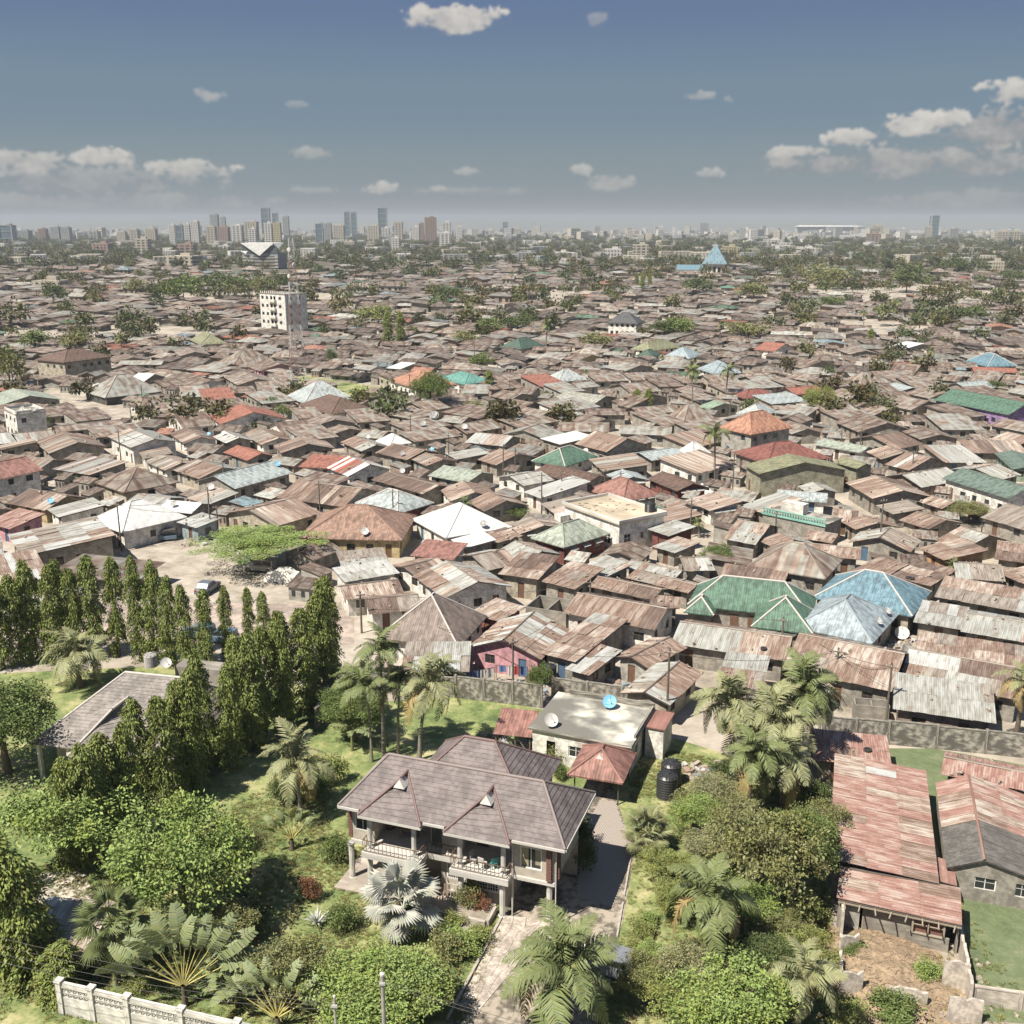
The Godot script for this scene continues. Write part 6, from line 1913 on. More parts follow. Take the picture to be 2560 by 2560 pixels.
func make_ground() -> void:
	ground_piece("ground",quad_sheet(Vector3(-9000,-0.02,40),Vector3(9000,-0.02,40),Vector3(9000,-0.02,-6600),Vector3(-9000,-0.02,-6600)),M["far_ground"])
	ground_piece("earth_ground",quad_sheet(Vector3(-700,-0.01,30),Vector3(700,-0.01,30),Vector3(700,-0.01,-1000),Vector3(-700,-0.01,-1000)),M["earth"])
	var g := Geo.new()
	var f := FastNoiseLite.new()
	f.seed = 5
	f.frequency = 0.0011
	var last := Vector3.ZERO
	for k in 90:
		var x := -9000.0 + 200.0 * k
		var y := 50.0 + 10.0 * f.get_noise_1d(x) + 5.0 * f.get_noise_1d(x * 4.0)
		var p := Vector3(x,y,-6000 - 200 * sin(k * 0.7))
		if k > 0:
			g.quad(Vector3(last.x,-1,last.z + 400),Vector3(p.x,-1,p.z + 400),p,last)
			g.quad(last,p,Vector3(p.x,-1,p.z - 400),Vector3(last.x,-1,last.z - 400))
		last = p
	ground_piece("hills",g.mesh(),M["hill"])
	ground_piece("garden_lawn",sheet_poly([Vector3(-39.03,0,-60.47),Vector3(-31.42,0,-48.12),Vector3(-1.68,0,-40.01),Vector3(17.62,0,-44.69),Vector3(21.04,0,-59.18),Vector3(26.17,0,-78.1),Vector3(12.84,0,-87.53),Vector3(-4.51,0,-95.39),Vector3(-15.7,0,-93.02),Vector3(-21.79,0,-97.87),Vector3(-35.57,0,-102.49),Vector3(-63.31,0,-99.15)],0.0),M["lawn"])
	ground_piece("yard_turf",sheet_poly([Vector3(37.16,0,-84.31),Vector3(38.68,0,-83.75),Vector3(49.33,0,-78.92),Vector3(37.51,0,-50.41),Vector3(26.57,0,-51.39),Vector3(31.1,0,-65.08),Vector3(33.45,0,-78.24),Vector3(31.1,0,-78.92),Vector3(32.75,0,-84.31)],0.004),M["turf"])
	ground_piece("rubble_yard",sheet_poly([Vector3(22.3,0,-62.26),Vector3(29.32,0,-59.63),Vector3(27.06,0,-51.39),Vector3(25.46,0,-47.36),Vector3(17.62,0,-47.36)],0.012),M["earth"])
	ground_piece("paved_yard",sheet_poly([Vector3(-33.89,0,-65.66),Vector3(-31.04,0,-66.52),Vector3(-29.11,0,-63.18),Vector3(-28.92,0,-59.92),Vector3(-30.32,0,-58.48),Vector3(-32.67,0,-61.99)],0.01),M["concrete_pale"])
	ground_piece("parking_lot",sheet_poly([Vector3(-50.25,0,-121.81),Vector3(-54.89,0,-139.78),Vector3(-55.98,0,-143.56),Vector3(-49.77,0,-154.02),Vector3(-43.49,0,-155.04),Vector3(-30.06,0,-149.1),Vector3(-28.22,0,-136.46),Vector3(-25.9,0,-121.81),Vector3(-26.17,0,-120.83)],0.004),M["sand"])
	ground_piece("road",sheet_poly([Vector3(-64.83,0,-116.12),Vector3(-50.25,0,-121.81),Vector3(-25.26,0,-120.83),Vector3(-18.64,0,-116.12),Vector3(-17.49,0,-108.17),Vector3(-29.04,0,-108.17),Vector3(-41.88,0,-107.11),Vector3(-58.74,0,-104.05)],0.008),M["road_dust"])
	ground_piece("dirt_road",sheet_poly([Vector3(-134.88,0,-291.01),Vector3(-133.7,0,-297.92),Vector3(-101.45,0,-266.22),Vector3(-80.91,0,-238.07),Vector3(-86.19,0,-233.56),Vector3(-111.85,0,-257.93)],0.004),M["sand"])
	ground_piece("lane",sheet_poly([Vector3(-1.38,0,-118.59),Vector3(-0.96,0,-123.15),Vector3(2.49,0,-121.81),Vector3(2.36,0,-114.92),Vector3(-0.48,0,-116.73)],0.004),M["sand"])
	ground_piece("field",sheet_poly([Vector3(-71.94,0,-316.63),Vector3(-63.13,0,-320.65),Vector3(-35.26,0,-294.43),Vector3(-33.74,0,-281.21),Vector3(-42.13,0,-260.64),Vector3(-54.4,0,-291.01)],0.004),M["lawn"])
	var dr := ground_piece("driveway",sheet_poly([Vector3(-4.74,0,-48.75),Vector3(-0.42,0,-61.31),Vector3(-0.17,0,-64.36),Vector3(4.21,0,-67.66),Vector3(4.94,0,-68.7),Vector3(6.19,0,-75.94),Vector3(6.14,0,-79.1),Vector3(8.26,0,-78.02),Vector3(9.09,0,-68.28),Vector3(7.45,0,-60.6),Vector3(7.52,0,-60.79),Vector3(6.3,0,-56.59),Vector3(4.33,0,-48.75)],0.016),M["drive_old"])
	var a := Vector3(-3.3,0,-52.03)
	var b := Vector3(-1.98,0,-52.03)
	var c := Vector3(2.83,0,-60.4)
	var d := Vector3(-0.58,0,-60.92)
	R.seed = 31
	var nu := 4
	var nv := 11
	for j in nv:
		for i in nu:
			var cn := []
			for q in [[0,0],[1,0],[1,1],[0,1]]:
				var u: float = (i + q[0] + sin((i + q[0]) * 5.1 + (j + q[1]) * 2.3) * 0.22 * float((i + q[0]) % nu != 0)) / nu
				var v: float = (j + q[1] + sin((i + q[0]) * 3.7 + (j + q[1]) * 4.1) * 0.22 * float((j + q[1]) % nv != 0)) / nv
				cn.append(a.lerp(d,v).lerp(b.lerp(c,v),u))
			var ce: Vector3 = (cn[0] + cn[1] + cn[2] + cn[3]) / 4
			var g2 := Geo.new()
			var hy := 0.06 + R.randf_range(-0.012,0.012)
			var up := []
			for k in 4:
				up.append((cn[k] as Vector3).lerp(ce,0.035) + Vector3(0,hy,0))
			g2.quad(up[0],up[1],up[2],up[3])
			for k in 4:
				var p: Vector3 = up[k]
				var p2: Vector3 = up[(k + 1) % 4]
				g2.quad(Vector3(p.x,0.01,p.z),Vector3(p2.x,0.01,p2.z),p2,p)
			part(dr,"slab",g2.mesh(),M["drive_slab"])
	var kb := Vector3(-3.78,0,-51.33)
	var ke := Vector3(-0.66,0,-60.79)
	for k in 12:
		var p: Vector3 = kb.lerp(ke,(k + 0.5) / 12)
		var dd := (ke - kb).normalized()
		bx(dr,"kerb_stone",p + Vector3(0,0.08,0),Vector3((ke - kb).length() / 12 - 0.04,0.18,0.16),M["kerb"],Basis(dd,Vector3.UP,dd.cross(Vector3.UP)))
	kb = Vector3(5.81,0,-53.69)
	ke = Vector3(8.82,0,-68.07)
	for k in 20:
		if k == 6 or k == 12:
			continue
		var p: Vector3 = kb.lerp(ke,(k + 0.5) / 20)
		var dd := (ke - kb).normalized()
		bx(dr,"kerb_stone",p + Vector3(0,0.06,0),Vector3((ke - kb).length() / 20 - 0.05,0.14,0.12),M["kerb"],Basis(dd,Vector3.UP,dd.cross(Vector3.UP)))
	var poly := PackedVector2Array()
	for p in [Vector3(4.42,0,-62.93),Vector3(5.63,0,-71.59),Vector3(6.46,0,-75.94),Vector3(8.17,0,-77.76),Vector3(8.85,0,-68.28),Vector3(6.9,0,-61.84)]:
		poly.append(Vector2(p.x,p.z))
	var list := []
	var tints := []
	var bs := Basis(Vector3.UP,deg_to_rad(-19.2))
	for i in 60:
		for j in 110:
			var p := Vector3(3.5,0,-59) + bs * Vector3(i * 0.225 - 2.0 + (0.11 if j % 2 else 0.0),0,-j * 0.155)
			if Geometry2D.is_point_in_polygon(Vector2(p.x,p.z),poly):
				list.append(Transform3D(bs * Basis.from_scale(Vector3(0.205,0.06,0.135)),p + Vector3(0,0.03 + R.randf_range(-0.005,0.005),0)))
				tints.append(Color.WHITE)
	scatter("paving",unit_box,M["paver"],list,tints,"small grey interlocking pavers of the side drive")
	list = []
	tints = []
	R.seed = 41
	var gp := PackedVector2Array()
	for p in [Vector3(-38.62,0,-64.4),Vector3(-30.88,0,-51.08),Vector3(-16.88,0,-51.12),Vector3(-2.66,0,-51.04),Vector3(-0.22,0,-61.39),Vector3(-14.17,0,-71.74),Vector3(-17.09,0,-83.53),Vector3(-24,0,-71.74)]:
		gp.append(Vector2(p.x,p.z))
	var gp2 := PackedVector2Array()
	for p in [Vector3(7.68,0,-60.79),Vector3(9.21,0,-69.35),Vector3(10.2,0,-85.49),Vector3(26.41,0,-78.96),Vector3(18.8,0,-51.04),Vector3(4.75,0,-49.68)]:
		gp2.append(Vector2(p.x,p.z))
	var gn := FastNoiseLite.new()
	gn.frequency = 0.16
	while list.size() < 15000:
		var p := Vector2(R.randf_range(-36,22),R.randf_range(-86,-48))
		if not (Geometry2D.is_point_in_polygon(p,gp) or Geometry2D.is_point_in_polygon(p,gp2)):
			continue
		if gn.get_noise_2dv(p) < R.randf_range(-0.5,0.25):
			continue
		var s := R.randf_range(0.18,0.42)
		list.append(Transform3D(Basis(Vector3.UP,R.randf() * TAU) * Basis.from_scale(Vector3(s * 1.2,s * 0.75,s * 1.2)),Vector3(p.x,0.0,p.y)))
		tints.append(Color(R.randf_range(0.8,1.3),R.randf_range(0.8,1.15),R.randf_range(0.7,1.1)))
	scatter("grass",proto["tuft"],M["grass_blade"],list,tints,"patchy tufts of grass in the villa garden")
	list = []
	tints = []
	var ry := Vector3(24.41,0,-56.59)
	for k in 700:
		var p := ry + Vector3(R.randf_range(-6.5,6.5),0,R.randf_range(-6.5,7))
		var s := R.randf_range(0.2,0.5)
		list.append(Transform3D(Basis(Vector3.UP,R.randf() * TAU) * Basis.from_scale(Vector3(s,s,s)),p))
		tints.append(Color(1.5,1.25,1.0) if k % 2 else Color(1,1,1))
	scatter("weeds",proto["tuft"],M["grass_blade"],list,tints,"dry weeds growing in the rubble yard")

func roofed_box(o: Node3D,w: float,d: float,hh: float,wall: String,ops_front: Array,ops_right: Array,glass := "glass") -> void:
	var g := Geo.new()
	facade(g,Vector3(-w / 2,0,d / 2),Vector3.RIGHT,w,hh,ops_front)
	facade(g,Vector3(w / 2,0,d / 2),Vector3(0,0,-1),d,hh,ops_right)
	facade(g,Vector3(w / 2,0,-d / 2),Vector3(-1,0,0),w,hh,[])
	facade(g,Vector3(-w / 2,0,-d / 2),Vector3(0,0,1),d,hh,[])
	part(o,"wall",g.mesh(),M["wall_" + wall])
	fill_ops(o,Vector3(-w / 2,0,d / 2),Vector3.RIGHT,ops_front,2,glass,"frame_white")
	fill_ops(o,Vector3(w / 2,0,d / 2),Vector3(0,0,-1),ops_right,2,glass,"frame_white")

func bungalow() -> void:
	var o := thing("bungalow","white bungalow with mottled flat concrete roof behind the villa","house",Vector3(7.1,0,-84.0),-22.1)
	roofed_box(o,8.6,7.2,2.95,"white",[[1.3,2.1,0.0,2.1,"gap"],[3.3,4.6,1.0,2.0,"window"],[6.4,7.5,1.0,2.0,"window"]],[[2.0,2.9,1.0,2.0,"window"]])
	bx(o,"roof",Vector3(0,3.06,0),Vector3(9.2,0.2,7.7),M["slab_roof"])
	bx(o,"parapet",Vector3(0.6,3.42,-3.7),Vector3(8.0,0.5,0.18),M["concrete"])
	bx(o,"parapet",Vector3(4.45,3.3,-0.6),Vector3(0.18,0.28,6.0),M["concrete"])
	var ex := Geo.new()
	ex.box(Vector3(5.4,1.4,-2.2),Vector3(1.6,2.8,3.2))
	part(o,"side_room",ex.mesh(),M["wall_white"])
	bx(o,"side_roof",Vector3(5.4,2.92,-2.2),Vector3(1.9,0.12,3.5),M["redp"])
	var p := Vector3(3.31,3.16,-82.32)
	dish(p,0.62,20,"dish_white","white dish at the front left of the mottled flat roof")
	p = Vector3(8.73,3.16,-85.93)
	dish(p,0.62,-10,"dish_blue","bright blue dish at the back of the mottled flat roof")
	var c := thing("canopy","red sheet canopy on timber posts at the side of the bungalow","canopy",Vector3(0.4,0,-84.3),-12.0)
	var g := Geo.new()
	var up := Vector3(0,0.22,-1).normalized()
	g.slope(Vector3(-1.7,2.2,1.9),Vector3(-1.7,2.2,1.9),Vector3(1.7,2.2,1.9),Vector3(1.7,2.2,1.9) + up * 3.7,Vector3(-1.7,2.2,1.9) + up * 3.7,Vector3.RIGHT,up)
	part(c,"roof",g.mesh(),M["redp_ribbed"])
	for q in [[-1.5,1.6],[0.2,1.6],[1.5,1.6],[-1.5,-1.5],[1.5,-1.5]]:
		bx(c,"post",Vector3(q[0],1.1 + (0.35 if q[1] < 0 else 0.0),q[1]),Vector3(0.09,2.2 + (0.7 if q[1] < 0 else 0.0),0.09),M["timber"])
	for k in 3:
		bx(c,"brace",Vector3(-0.9 + k * 0.9,1.1,1.5),Vector3(0.05,2.2,0.05),M["timber_pale"],Basis(Vector3(0,0,1),0.6))
	var z := thing("gazebo","open gazebo with red-brown hip roof and white vent between villa and bungalow","gazebo",Vector3(7.4,0,-77.4),-18.2)
	make_roof(z,"hip",4.0,4.5,2.5,1.35,"redp",2,0.3)
	for q in [[-1.8,2.0],[1.8,2.0],[-1.8,-2.0],[1.8,-2.0]]:
		bx(z,"post",Vector3(q[0],1.2,q[1]),Vector3(0.1,2.4,0.1),M["iron"])
	bx(z,"low_wall",Vector3(0,0.45,-2.0),Vector3(3.5,0.9,0.12),M["wall_cream"])
	var v := Geo.new()
	v.tri(Vector3(-0.35,3.3,1.15),Vector3(0.35,3.3,1.15),Vector3(0,3.62,1.05))
	v.quad(Vector3(-0.35,3.3,1.15),Vector3(0,3.62,1.05),Vector3(0,3.62,0.6),Vector3(-0.35,3.3,0.6))
	v.quad(Vector3(0,3.62,1.05),Vector3(0.35,3.3,1.15),Vector3(0.35,3.3,0.6),Vector3(0,3.62,0.6))
	part(z,"vent",v.mesh(),M["villa_white"])

func flat_villa() -> void:
	var o := thing("flat_roofed_villa","white flat-roofed villa with parapet and roof tank amid rust roofs","house",Vector3(14.9,0,-148.7),-55.6)
	var w := 12.6
	var d := 8.3
	roofed_box(o,w,d,4.3,"white",[[1.0,2.0,1.2,2.6,"window"],[3.4,4.0,1.0,3.0,"window"],[5.6,6.9,1.0,2.5,"window"],[9.2,10.7,0.9,2.5,"window"]],[[0.9,2.2,0.9,2.7,"window"],[4.0,4.6,1.6,2.5,"window"],[6.4,7.1,1.2,2.8,"window"]])
	bx(o,"roof",Vector3(0,4.4,0),Vector3(w + 0.7,0.2,d + 0.7),M["sandy_roof"])
	for q in [[0,d / 2 + 0.25,w + 0.7,0.2],[0,-d / 2 - 0.25,w + 0.7,0.2],[w / 2 + 0.25,0,0.2,d + 0.3],[-w / 2 - 0.25,0,0.2,d + 0.3]]:
		bx(o,"parapet",Vector3(q[0],4.72,q[1]),Vector3(q[2],0.44,q[3]),M["wall_white"])
	bx(o,"porch",Vector3(-w / 2 + 0.6,1.6,d / 2 + 1.0),Vector3(1.6,3.2,1.7),M["wall_white"])
	var g := Geo.new()
	R.seed = 12
	for k in 26:
		g.box(Vector3(R.randf_range(-w / 2 + 1,w / 2 - 4),4.56,R.randf_range(-d / 2 + 1,d / 2 - 1)),Vector3(R.randf_range(0.1,0.8),0.12,R.randf_range(0.05,0.3)),Basis(Vector3.UP,R.randf() * 3))
	var deb := part(o,"roof_debris",g.mesh(),M["timber_pale"])
	deb.set_meta("kind","stuff")
	water_tank(Vector3(20.03,4.5,-147.32),0.75,1.5,"black_plastic","black water tank on the white flat-roofed villa")

func green_house() -> void:
	var o := thing("green_roofed_house","grey house with dark green winged hip roof and pale ridges","house",Vector3(26.32,0,-111.87),-19.0)
	var main := Node3D.new()
	main.name = "main_range"
	o.add_child(main)
	main.position = Vector3(0.6,0,-3.0)
	make_roof(main,"hip",13.0,6.4,3.1,2.4,"green",2,0.45)
	var g := Geo.new()
	g.box(Vector3(0,1.55,0),Vector3(13.0,3.1,6.4))
	part(main,"wall",g.mesh(),M["wall_block"])
	bx(main,"door",Vector3(-1.6,1.05,3.22),Vector3(0.95,2.1,0.06),M["door_wood"])
	bx(main,"door",Vector3(0.4,1.05,3.22),Vector3(1.0,2.1,0.06),M["door_wood"])
	var rw := Node3D.new()
	rw.name = "wing"
	o.add_child(rw)
	rw.position = Vector3(4.6,0,1.4)
	make_roof(rw,"hip",5.6,6.0,3.0,2.3,"green",2,0.45)
	var g2 := Geo.new()
	g2.box(Vector3(0,1.5,-0.1),Vector3(5.6,3.0,5.8))
	part(rw,"wall",g2.mesh(),M["wall_block"])
	glazed(rw,"window",Vector3(0.1,1.5,2.84),1.9,1.3,M["glass"],M["door_wood"],4)
	var lw := Node3D.new()
	lw.name = "small_wing"
	o.add_child(lw)
	lw.position = Vector3(-4.7,0,0.5)
	make_roof(lw,"hip",2.6,3.4,2.9,1.1,"green",2,0.4)
	var g3 := Geo.new()
	g3.box(Vector3(0,1.45,-0.1),Vector3(2.6,2.9,3.2))
	part(lw,"wall",g3.mesh(),M["wall_block"])
	bx(lw,"door",Vector3(1.32,1.05,0.6),Vector3(0.06,2.1,0.9),M["door_wood"])

func roofless_cells(at: Vector3,turn: float,w: float,d: float,hh: float,n: int,label: String) -> void:
	var o := thing("roofless_block_cells",label,"block walls",at,turn)
	var m := M["wall_block"] as Material
	bx(o,"front_wall",Vector3(0,hh / 2,d / 2),Vector3(w,hh,0.15),m)
	bx(o,"back_wall",Vector3(0,hh / 2,-d / 2),Vector3(w,hh,0.15),m)
	for k in n + 1:
		bx(o,"cross_wall",Vector3(-w / 2 + w * k / n,hh / 2 + 0.01 * k,0),Vector3(0.15,hh * (1.0 - 0.12 * (k % 2)),d - 0.16),m)

func right_sheds() -> void:
	var w := 6.9
	var dep := 15.0
	var turn := -17.6
	var mid := Vector3(27.35,0,-68.83)
	R.seed = 71
	var o := thing("long_shed","long shed with patched red-rust sheet roof beside the garden trees","shed",Vector3(mid.x,0,mid.z),turn)
	roofed_box(o,w - 0.4,dep - 0.4,2.55,"block",[],[[3.0,3.9,0.0,2.0,"door"],[8.0,9.0,1.0,1.9,"window"]])
	var hold := Node3D.new()
	hold.name = "roof"
	o.add_child(hold)
	var g := Geo.new()
	roof_slab(g,Vector3(-w / 2,2.62,dep / 2),Vector3.RIGHT,Vector3(0,0.02,-1).normalized(),w,dep)
	var sl := part(hold,"slope",g.mesh(),M["underside"])
	wide_sheets(sl,Vector3(w / 2,2.64,dep / 2),Vector3(0,0.02,-1).normalized(),Vector3(-1,0.06,0).normalized(),dep,w)
	var a2 := Vector3(21.34,2.3,-59.46)
	var b2 := Vector3(28.32,2.3,-56.78)
	var w2 := (b2 - a2).length()
	var ux2 := (b2 - a2).normalized()
	var t2 := -rad_to_deg(atan2(ux2.z,ux2.x))
	var bs2 := Basis(Vector3.UP,deg_to_rad(t2))
	var d2 := 3.6
	var m2 := (a2 + b2) / 2 - bs2.z * (d2 / 2)
	var s := thing("broken_shed","collapsing shed end with rust roof, broken rafters and a barred window frame","shed",Vector3(m2.x,0,m2.z),t2)
	var h2 := Node3D.new()
	h2.name = "roof"
	s.add_child(h2)
	var g2 := Geo.new()
	roof_slab(g2,Vector3(-w2 / 2,2.3,d2 / 2),Vector3.RIGHT,Vector3(0,0.06,-1).normalized(),w2,d2 + 0.1)
	var sl2 := part(h2,"slope",g2.mesh(),M["underside"])
	wide_sheets(sl2,Vector3(w2 / 2,2.32,d2 / 2),Vector3(0,0.06,-1).normalized(),Vector3.LEFT,d2 + 0.1,w2)
	for k in 8:
		bx(h2,"rafter",Vector3(-w2 / 2 + 0.4 + k * (w2 - 0.8) / 7.0,2.2,d2 / 2 + 0.2),Vector3(0.08,0.1,0.9),M["timber_pale"],Basis(Vector3.UP,R.randf_range(-0.2,0.2)))
	bx(s,"beam",Vector3(0,2.15,d2 / 2 - 0.05),Vector3(w2,0.1,0.12),M["timber_pale"])
	bx(s,"wall",Vector3(-w2 / 2 + 0.7,1.05,d2 / 2 - 0.5),Vector3(1.4,2.1,0.15),M["wall_grey"])
	bx(s,"door",Vector3(-w2 / 2 + 2.0,0.95,d2 / 2 - 0.6),Vector3(0.85,1.9,0.07),M["timber_pale"])
	bx(s,"wall",Vector3(-0.4,0.95,d2 / 2 - 0.6),Vector3(3.4,1.9,0.15),M["wall_block"])
	bx(s,"wall",Vector3(w2 / 2 - 1.9,0.5,d2 / 2 - 0.3),Vector3(2.6,1.0,0.15),M["wall_block"])
	var fr := part(s,"window_frame",window_frame_mesh,M["timber_pale"],Transform3D(Basis.from_scale(Vector3(2.0,1.1,1.6)),Vector3(w2 / 2 - 1.9,1.5,d2 / 2 - 0.2)))
	bx(s,"opening",Vector3(w2 / 2 - 1.9,1.5,d2 / 2 - 0.42),Vector3(2.0,1.05,0.06),M["brick_red"])
	bx(s,"side_wall",Vector3(w2 / 2 - 0.15,1.1,0),Vector3(0.15,2.2,d2 - 0.6),M["wall_block"])
	bx(s,"side_wall",Vector3(-w2 / 2 + 0.15,1.1,0),Vector3(0.15,2.2,d2 - 0.6),M["wall_block"])
	var ax := Vector3(29.44,2.2,-61.9)
	var an := thing("shed_annex","small pink-roofed annex on the yard side of the long shed","shed",Vector3(ax.x,0,ax.z - 1.2),turn)
	bx(an,"wall",Vector3(0,1.0,0),Vector3(1.5,2.0,2.4),M["wall_block"])
	bx(an,"roof",Vector3(0,2.1,0),Vector3(2.0,0.06,2.9),M["rustr"],Basis(Vector3(0,0,1),-0.12))
	var p := Vector3(35.67,3.4,-73.59)
	var q := Vector3(31.98,3.4,-62.21)
	var e := Vector3(31.66,2.4,-68.67)
	var uz := (q - p).normalized()
	var rt := rad_to_deg(atan2(uz.x,uz.z))
	var bs3 := Basis(Vector3.UP,deg_to_rad(rt))
	var len3 := (q - p).length()
	var half := absf((e - p).dot(bs3.x))
	var hr := 4.2
	var gm := (p + q) / 2 + bs3.x * ((hr - half) / 2)
	var rx := -(hr - half) / 2
	var gs := thing("gable_shed","gable shed with half red, half tarred grey roof in the grassy yard","shed",Vector3(gm.x,0,gm.z),rt)
	roofed_box(gs,half + hr - 0.5,len3 - 0.5,2.35,"block",[[1.6,3.0,1.0,1.9,"window"],[4.2,5.0,0.9,1.9,"window"]],[[2.0,3.0,1.0,1.9,"window"]])
	var gg := Geo.new()
	var hw := (half + hr) / 2 - 0.25
	gg.tri(Vector3(-hw,2.35,len3 / 2 - 0.25),Vector3(hw,2.35,len3 / 2 - 0.25),Vector3(rx,3.3,len3 / 2 - 0.25))
	part(gs,"gable",gg.mesh(),M["wall_block"])
	var rf := Node3D.new()
	rf.name = "roof"
	gs.add_child(rf)
	for sg in [1.0,-1.0]:
		var hs := hr if sg > 0 else half
		var up := Vector3(-sg * hs,1.05,0).normalized()
		var sl3 := Vector2(hs,1.05).length()
		for k in 2:
			var z0 := -len3 / 2 if k == 0 else 0.06 * len3
			var z1 := 0.06 * len3 if k == 0 else len3 / 2
			var ux3 := Vector3(0,0,-sg)
			var e0 := Vector3(rx + sg * hs,2.32,z1 if sg > 0 else z0)
			var gq := Geo.new()
			roof_slab(gq,e0 + Vector3(0,0.01 * k,0),ux3,up,z1 - z0,sl3,0.05)
			var sq := part(rf,"slope",gq.mesh(),M["underside"] if k == 0 else M["asphalt_sheet"])
			if k == 0:
				wide_sheets(sq,e0,ux3,up,z1 - z0,sl3)
			else:
				for j in 6:
					part(sq,"roof_sheet",sheets[j],M["asphalt_sheet"],Transform3D(Basis(ux3 * ((z1 - z0) / 6 * 1.04),ux3.cross(up),-up * sl3),e0 + ux3 * ((z1 - z0) / 6 * j) + ux3.cross(up) * (0.03 + 0.012 * (j % 2))))
	ridge_cap(rf,Vector3(rx,3.42,-len3 / 2),Vector3(rx,3.42,len3 / 2),M["rustr"],0.2)

func wide_sheets(parent: Node,e: Vector3,ux: Vector3,up: Vector3,ln: float,sl: float) -> void:
	var nn := ux.cross(up).normalized()
	var n := maxi(2,int(ln / 1.05))
	var rows := maxi(1,int(round(sl / 2.4)))
	var cur := "rustr"
	for k in n:
		for r in rows:
			var x := R.randf()
			cur = "rustr" if x < 0.6 else "rust" if x < 0.76 else "rustl" if x < 0.94 else "galvw"
			var w := ln / n
			var l := sl / rows
			var a := R.randf_range(-0.012,0.012)
			var xx := (ux + up * a).normalized()
			var zz := -(up - ux * a).normalized()
			part(parent,"roof_sheet",sheets[R.randi_range(0,7)],M[cur],Transform3D(Basis(xx * w * 1.07,nn,zz * l * 1.05),e + ux * w * k + up * (l * r) + nn * (0.03 + 0.013 * ((k + r) % 3) + 0.012 * r)))

func ruins() -> void:
	var list := [[Vector3(22.62,0,-62.69),Vector3(21.38,0,-58.44),2.1],[Vector3(21.38,0,-58.44),Vector3(20.61,0,-56.01),0.5],[Vector3(20.55,0,-55.69),Vector3(19.8,0,-53.34),0.9],[Vector3(29.45,0,-59.84),Vector3(28.31,0,-56.22),1.5],[Vector3(28.25,0,-56.01),Vector3(27.24,0,-52.46),1.7]]
	var o := thing("ruined_wall","broken pale block walls round the rubble-filled ruin","wall",Vector3(22.62,0,-62.69))
	R.seed = 55
	for q in list:
		var a: Vector3 = q[0] - o.position
		var b: Vector3 = q[1] - o.position
		var ln := (b - a).length()
		var d := (b - a) / ln
		jagged(o,a,b,q[2],M["concrete_pale"])
	for q in [[Vector3(21.45,0,-57.09),1.3,1.4,12.0,"upright block slab at the back corner of the ruin"],[Vector3(20.43,0,-53.44),1.4,1.6,5.0,"upright block slab at the near left corner of the ruin"],[Vector3(26.98,0,-54.04),1.5,1.9,-14.0,"tall pale wall stub on the yard side of the ruin"],[Vector3(23.54,0,-52.56),2.2,1.2,-14.0,"wide leaning block slab in the middle of the rubble"],[Vector3(26.35,0,-51.15),1.9,1.7,-8.0,"thick pale wall stub at the near right of the ruin"]]:
		var s := thing("wall_stub",q[4],"wall",q[0],q[3])
		jagged(s,Vector3(-q[1] / 2,0,0),Vector3(q[1] / 2,0,0),q[2],M["concrete_pale"])
	block_wall([Vector3(27.5,0,-52.75),Vector3(32.61,0,-51.61)],1.2,"low pale wall at the near edge of the grassy yard","concrete_pale")
	var g := Geo.new()
	var f := FastNoiseLite.new()
	f.frequency = 0.35
	var ce := Vector3(23.41,0,-55.37)
	var n := 26
	var hgt := func(x: float,z: float) -> float: return maxf(0.0,0.75 - 0.055 * (x * x + z * z * 0.7) + 0.22 * f.get_noise_2d(x * 2.0,z * 2.0))
	for i in n:
		for j in n:
			var x := (i - n / 2) * 0.3
			var z := (j - n / 2) * 0.34
			g.quad(Vector3(x,hgt.call(x,z + 0.34),z + 0.34),Vector3(x + 0.3,hgt.call(x + 0.3,z + 0.34),z + 0.34),Vector3(x + 0.3,hgt.call(x + 0.3,z),z),Vector3(x,hgt.call(x,z),z))
	var heap := solo("straw_heap",g.mesh(),M["straw"],"heap of brown straw and palm litter inside the ruin","heap",Transform3D(Basis(),ce + Vector3(0,0.014,0)))
	var lg := []
	var tn := []
	for k in 900:
		var x := R.randf_range(-3.6,3.6)
		var z := R.randf_range(-4,4)
		lg.append(Transform3D(Basis(Vector3.UP,R.randf() * TAU) * Basis(Vector3(0,0,1),R.randf_range(-0.3,0.3)) * Basis.from_scale(Vector3(R.randf_range(0.15,0.7),0.02,0.025)),ce + Vector3(x,0.04 + hgt.call(x,z),z)))
		tn.append(Color.WHITE)
	scatter("dry_litter",unit_box,M["straw"],lg,tn,"loose dry stalks strewn over the straw heap")
	lg = []
	tn = []
	for k in 420:
		var p := Vector3(24.05,0,-54.34) + Vector3(R.randf_range(-6,6),0.03,R.randf_range(-5,6))
		if k > 260:
			p = Vector3(24.77,0,-51.61) + Vector3(R.randf_range(-2,2.5),0.03,R.randf_range(-1.4,1.4))
		if k > 340:
			p = Vector3(19.71,0,-54.34) + Vector3(R.randf_range(-0.5,0.5),0.03,R.randf_range(-2.5,2.5))
		var s := R.randf_range(0.06,0.3)
		lg.append(Transform3D(Basis(rand_dir(),R.randf() * 3) * Basis.from_scale(Vector3(s,s * 0.6,s * 0.8)),p))
		tn.append(Color.WHITE)
	scatter("rubble",unit_box,M["rubble"],lg,tn,"broken block rubble in and round the ruin")

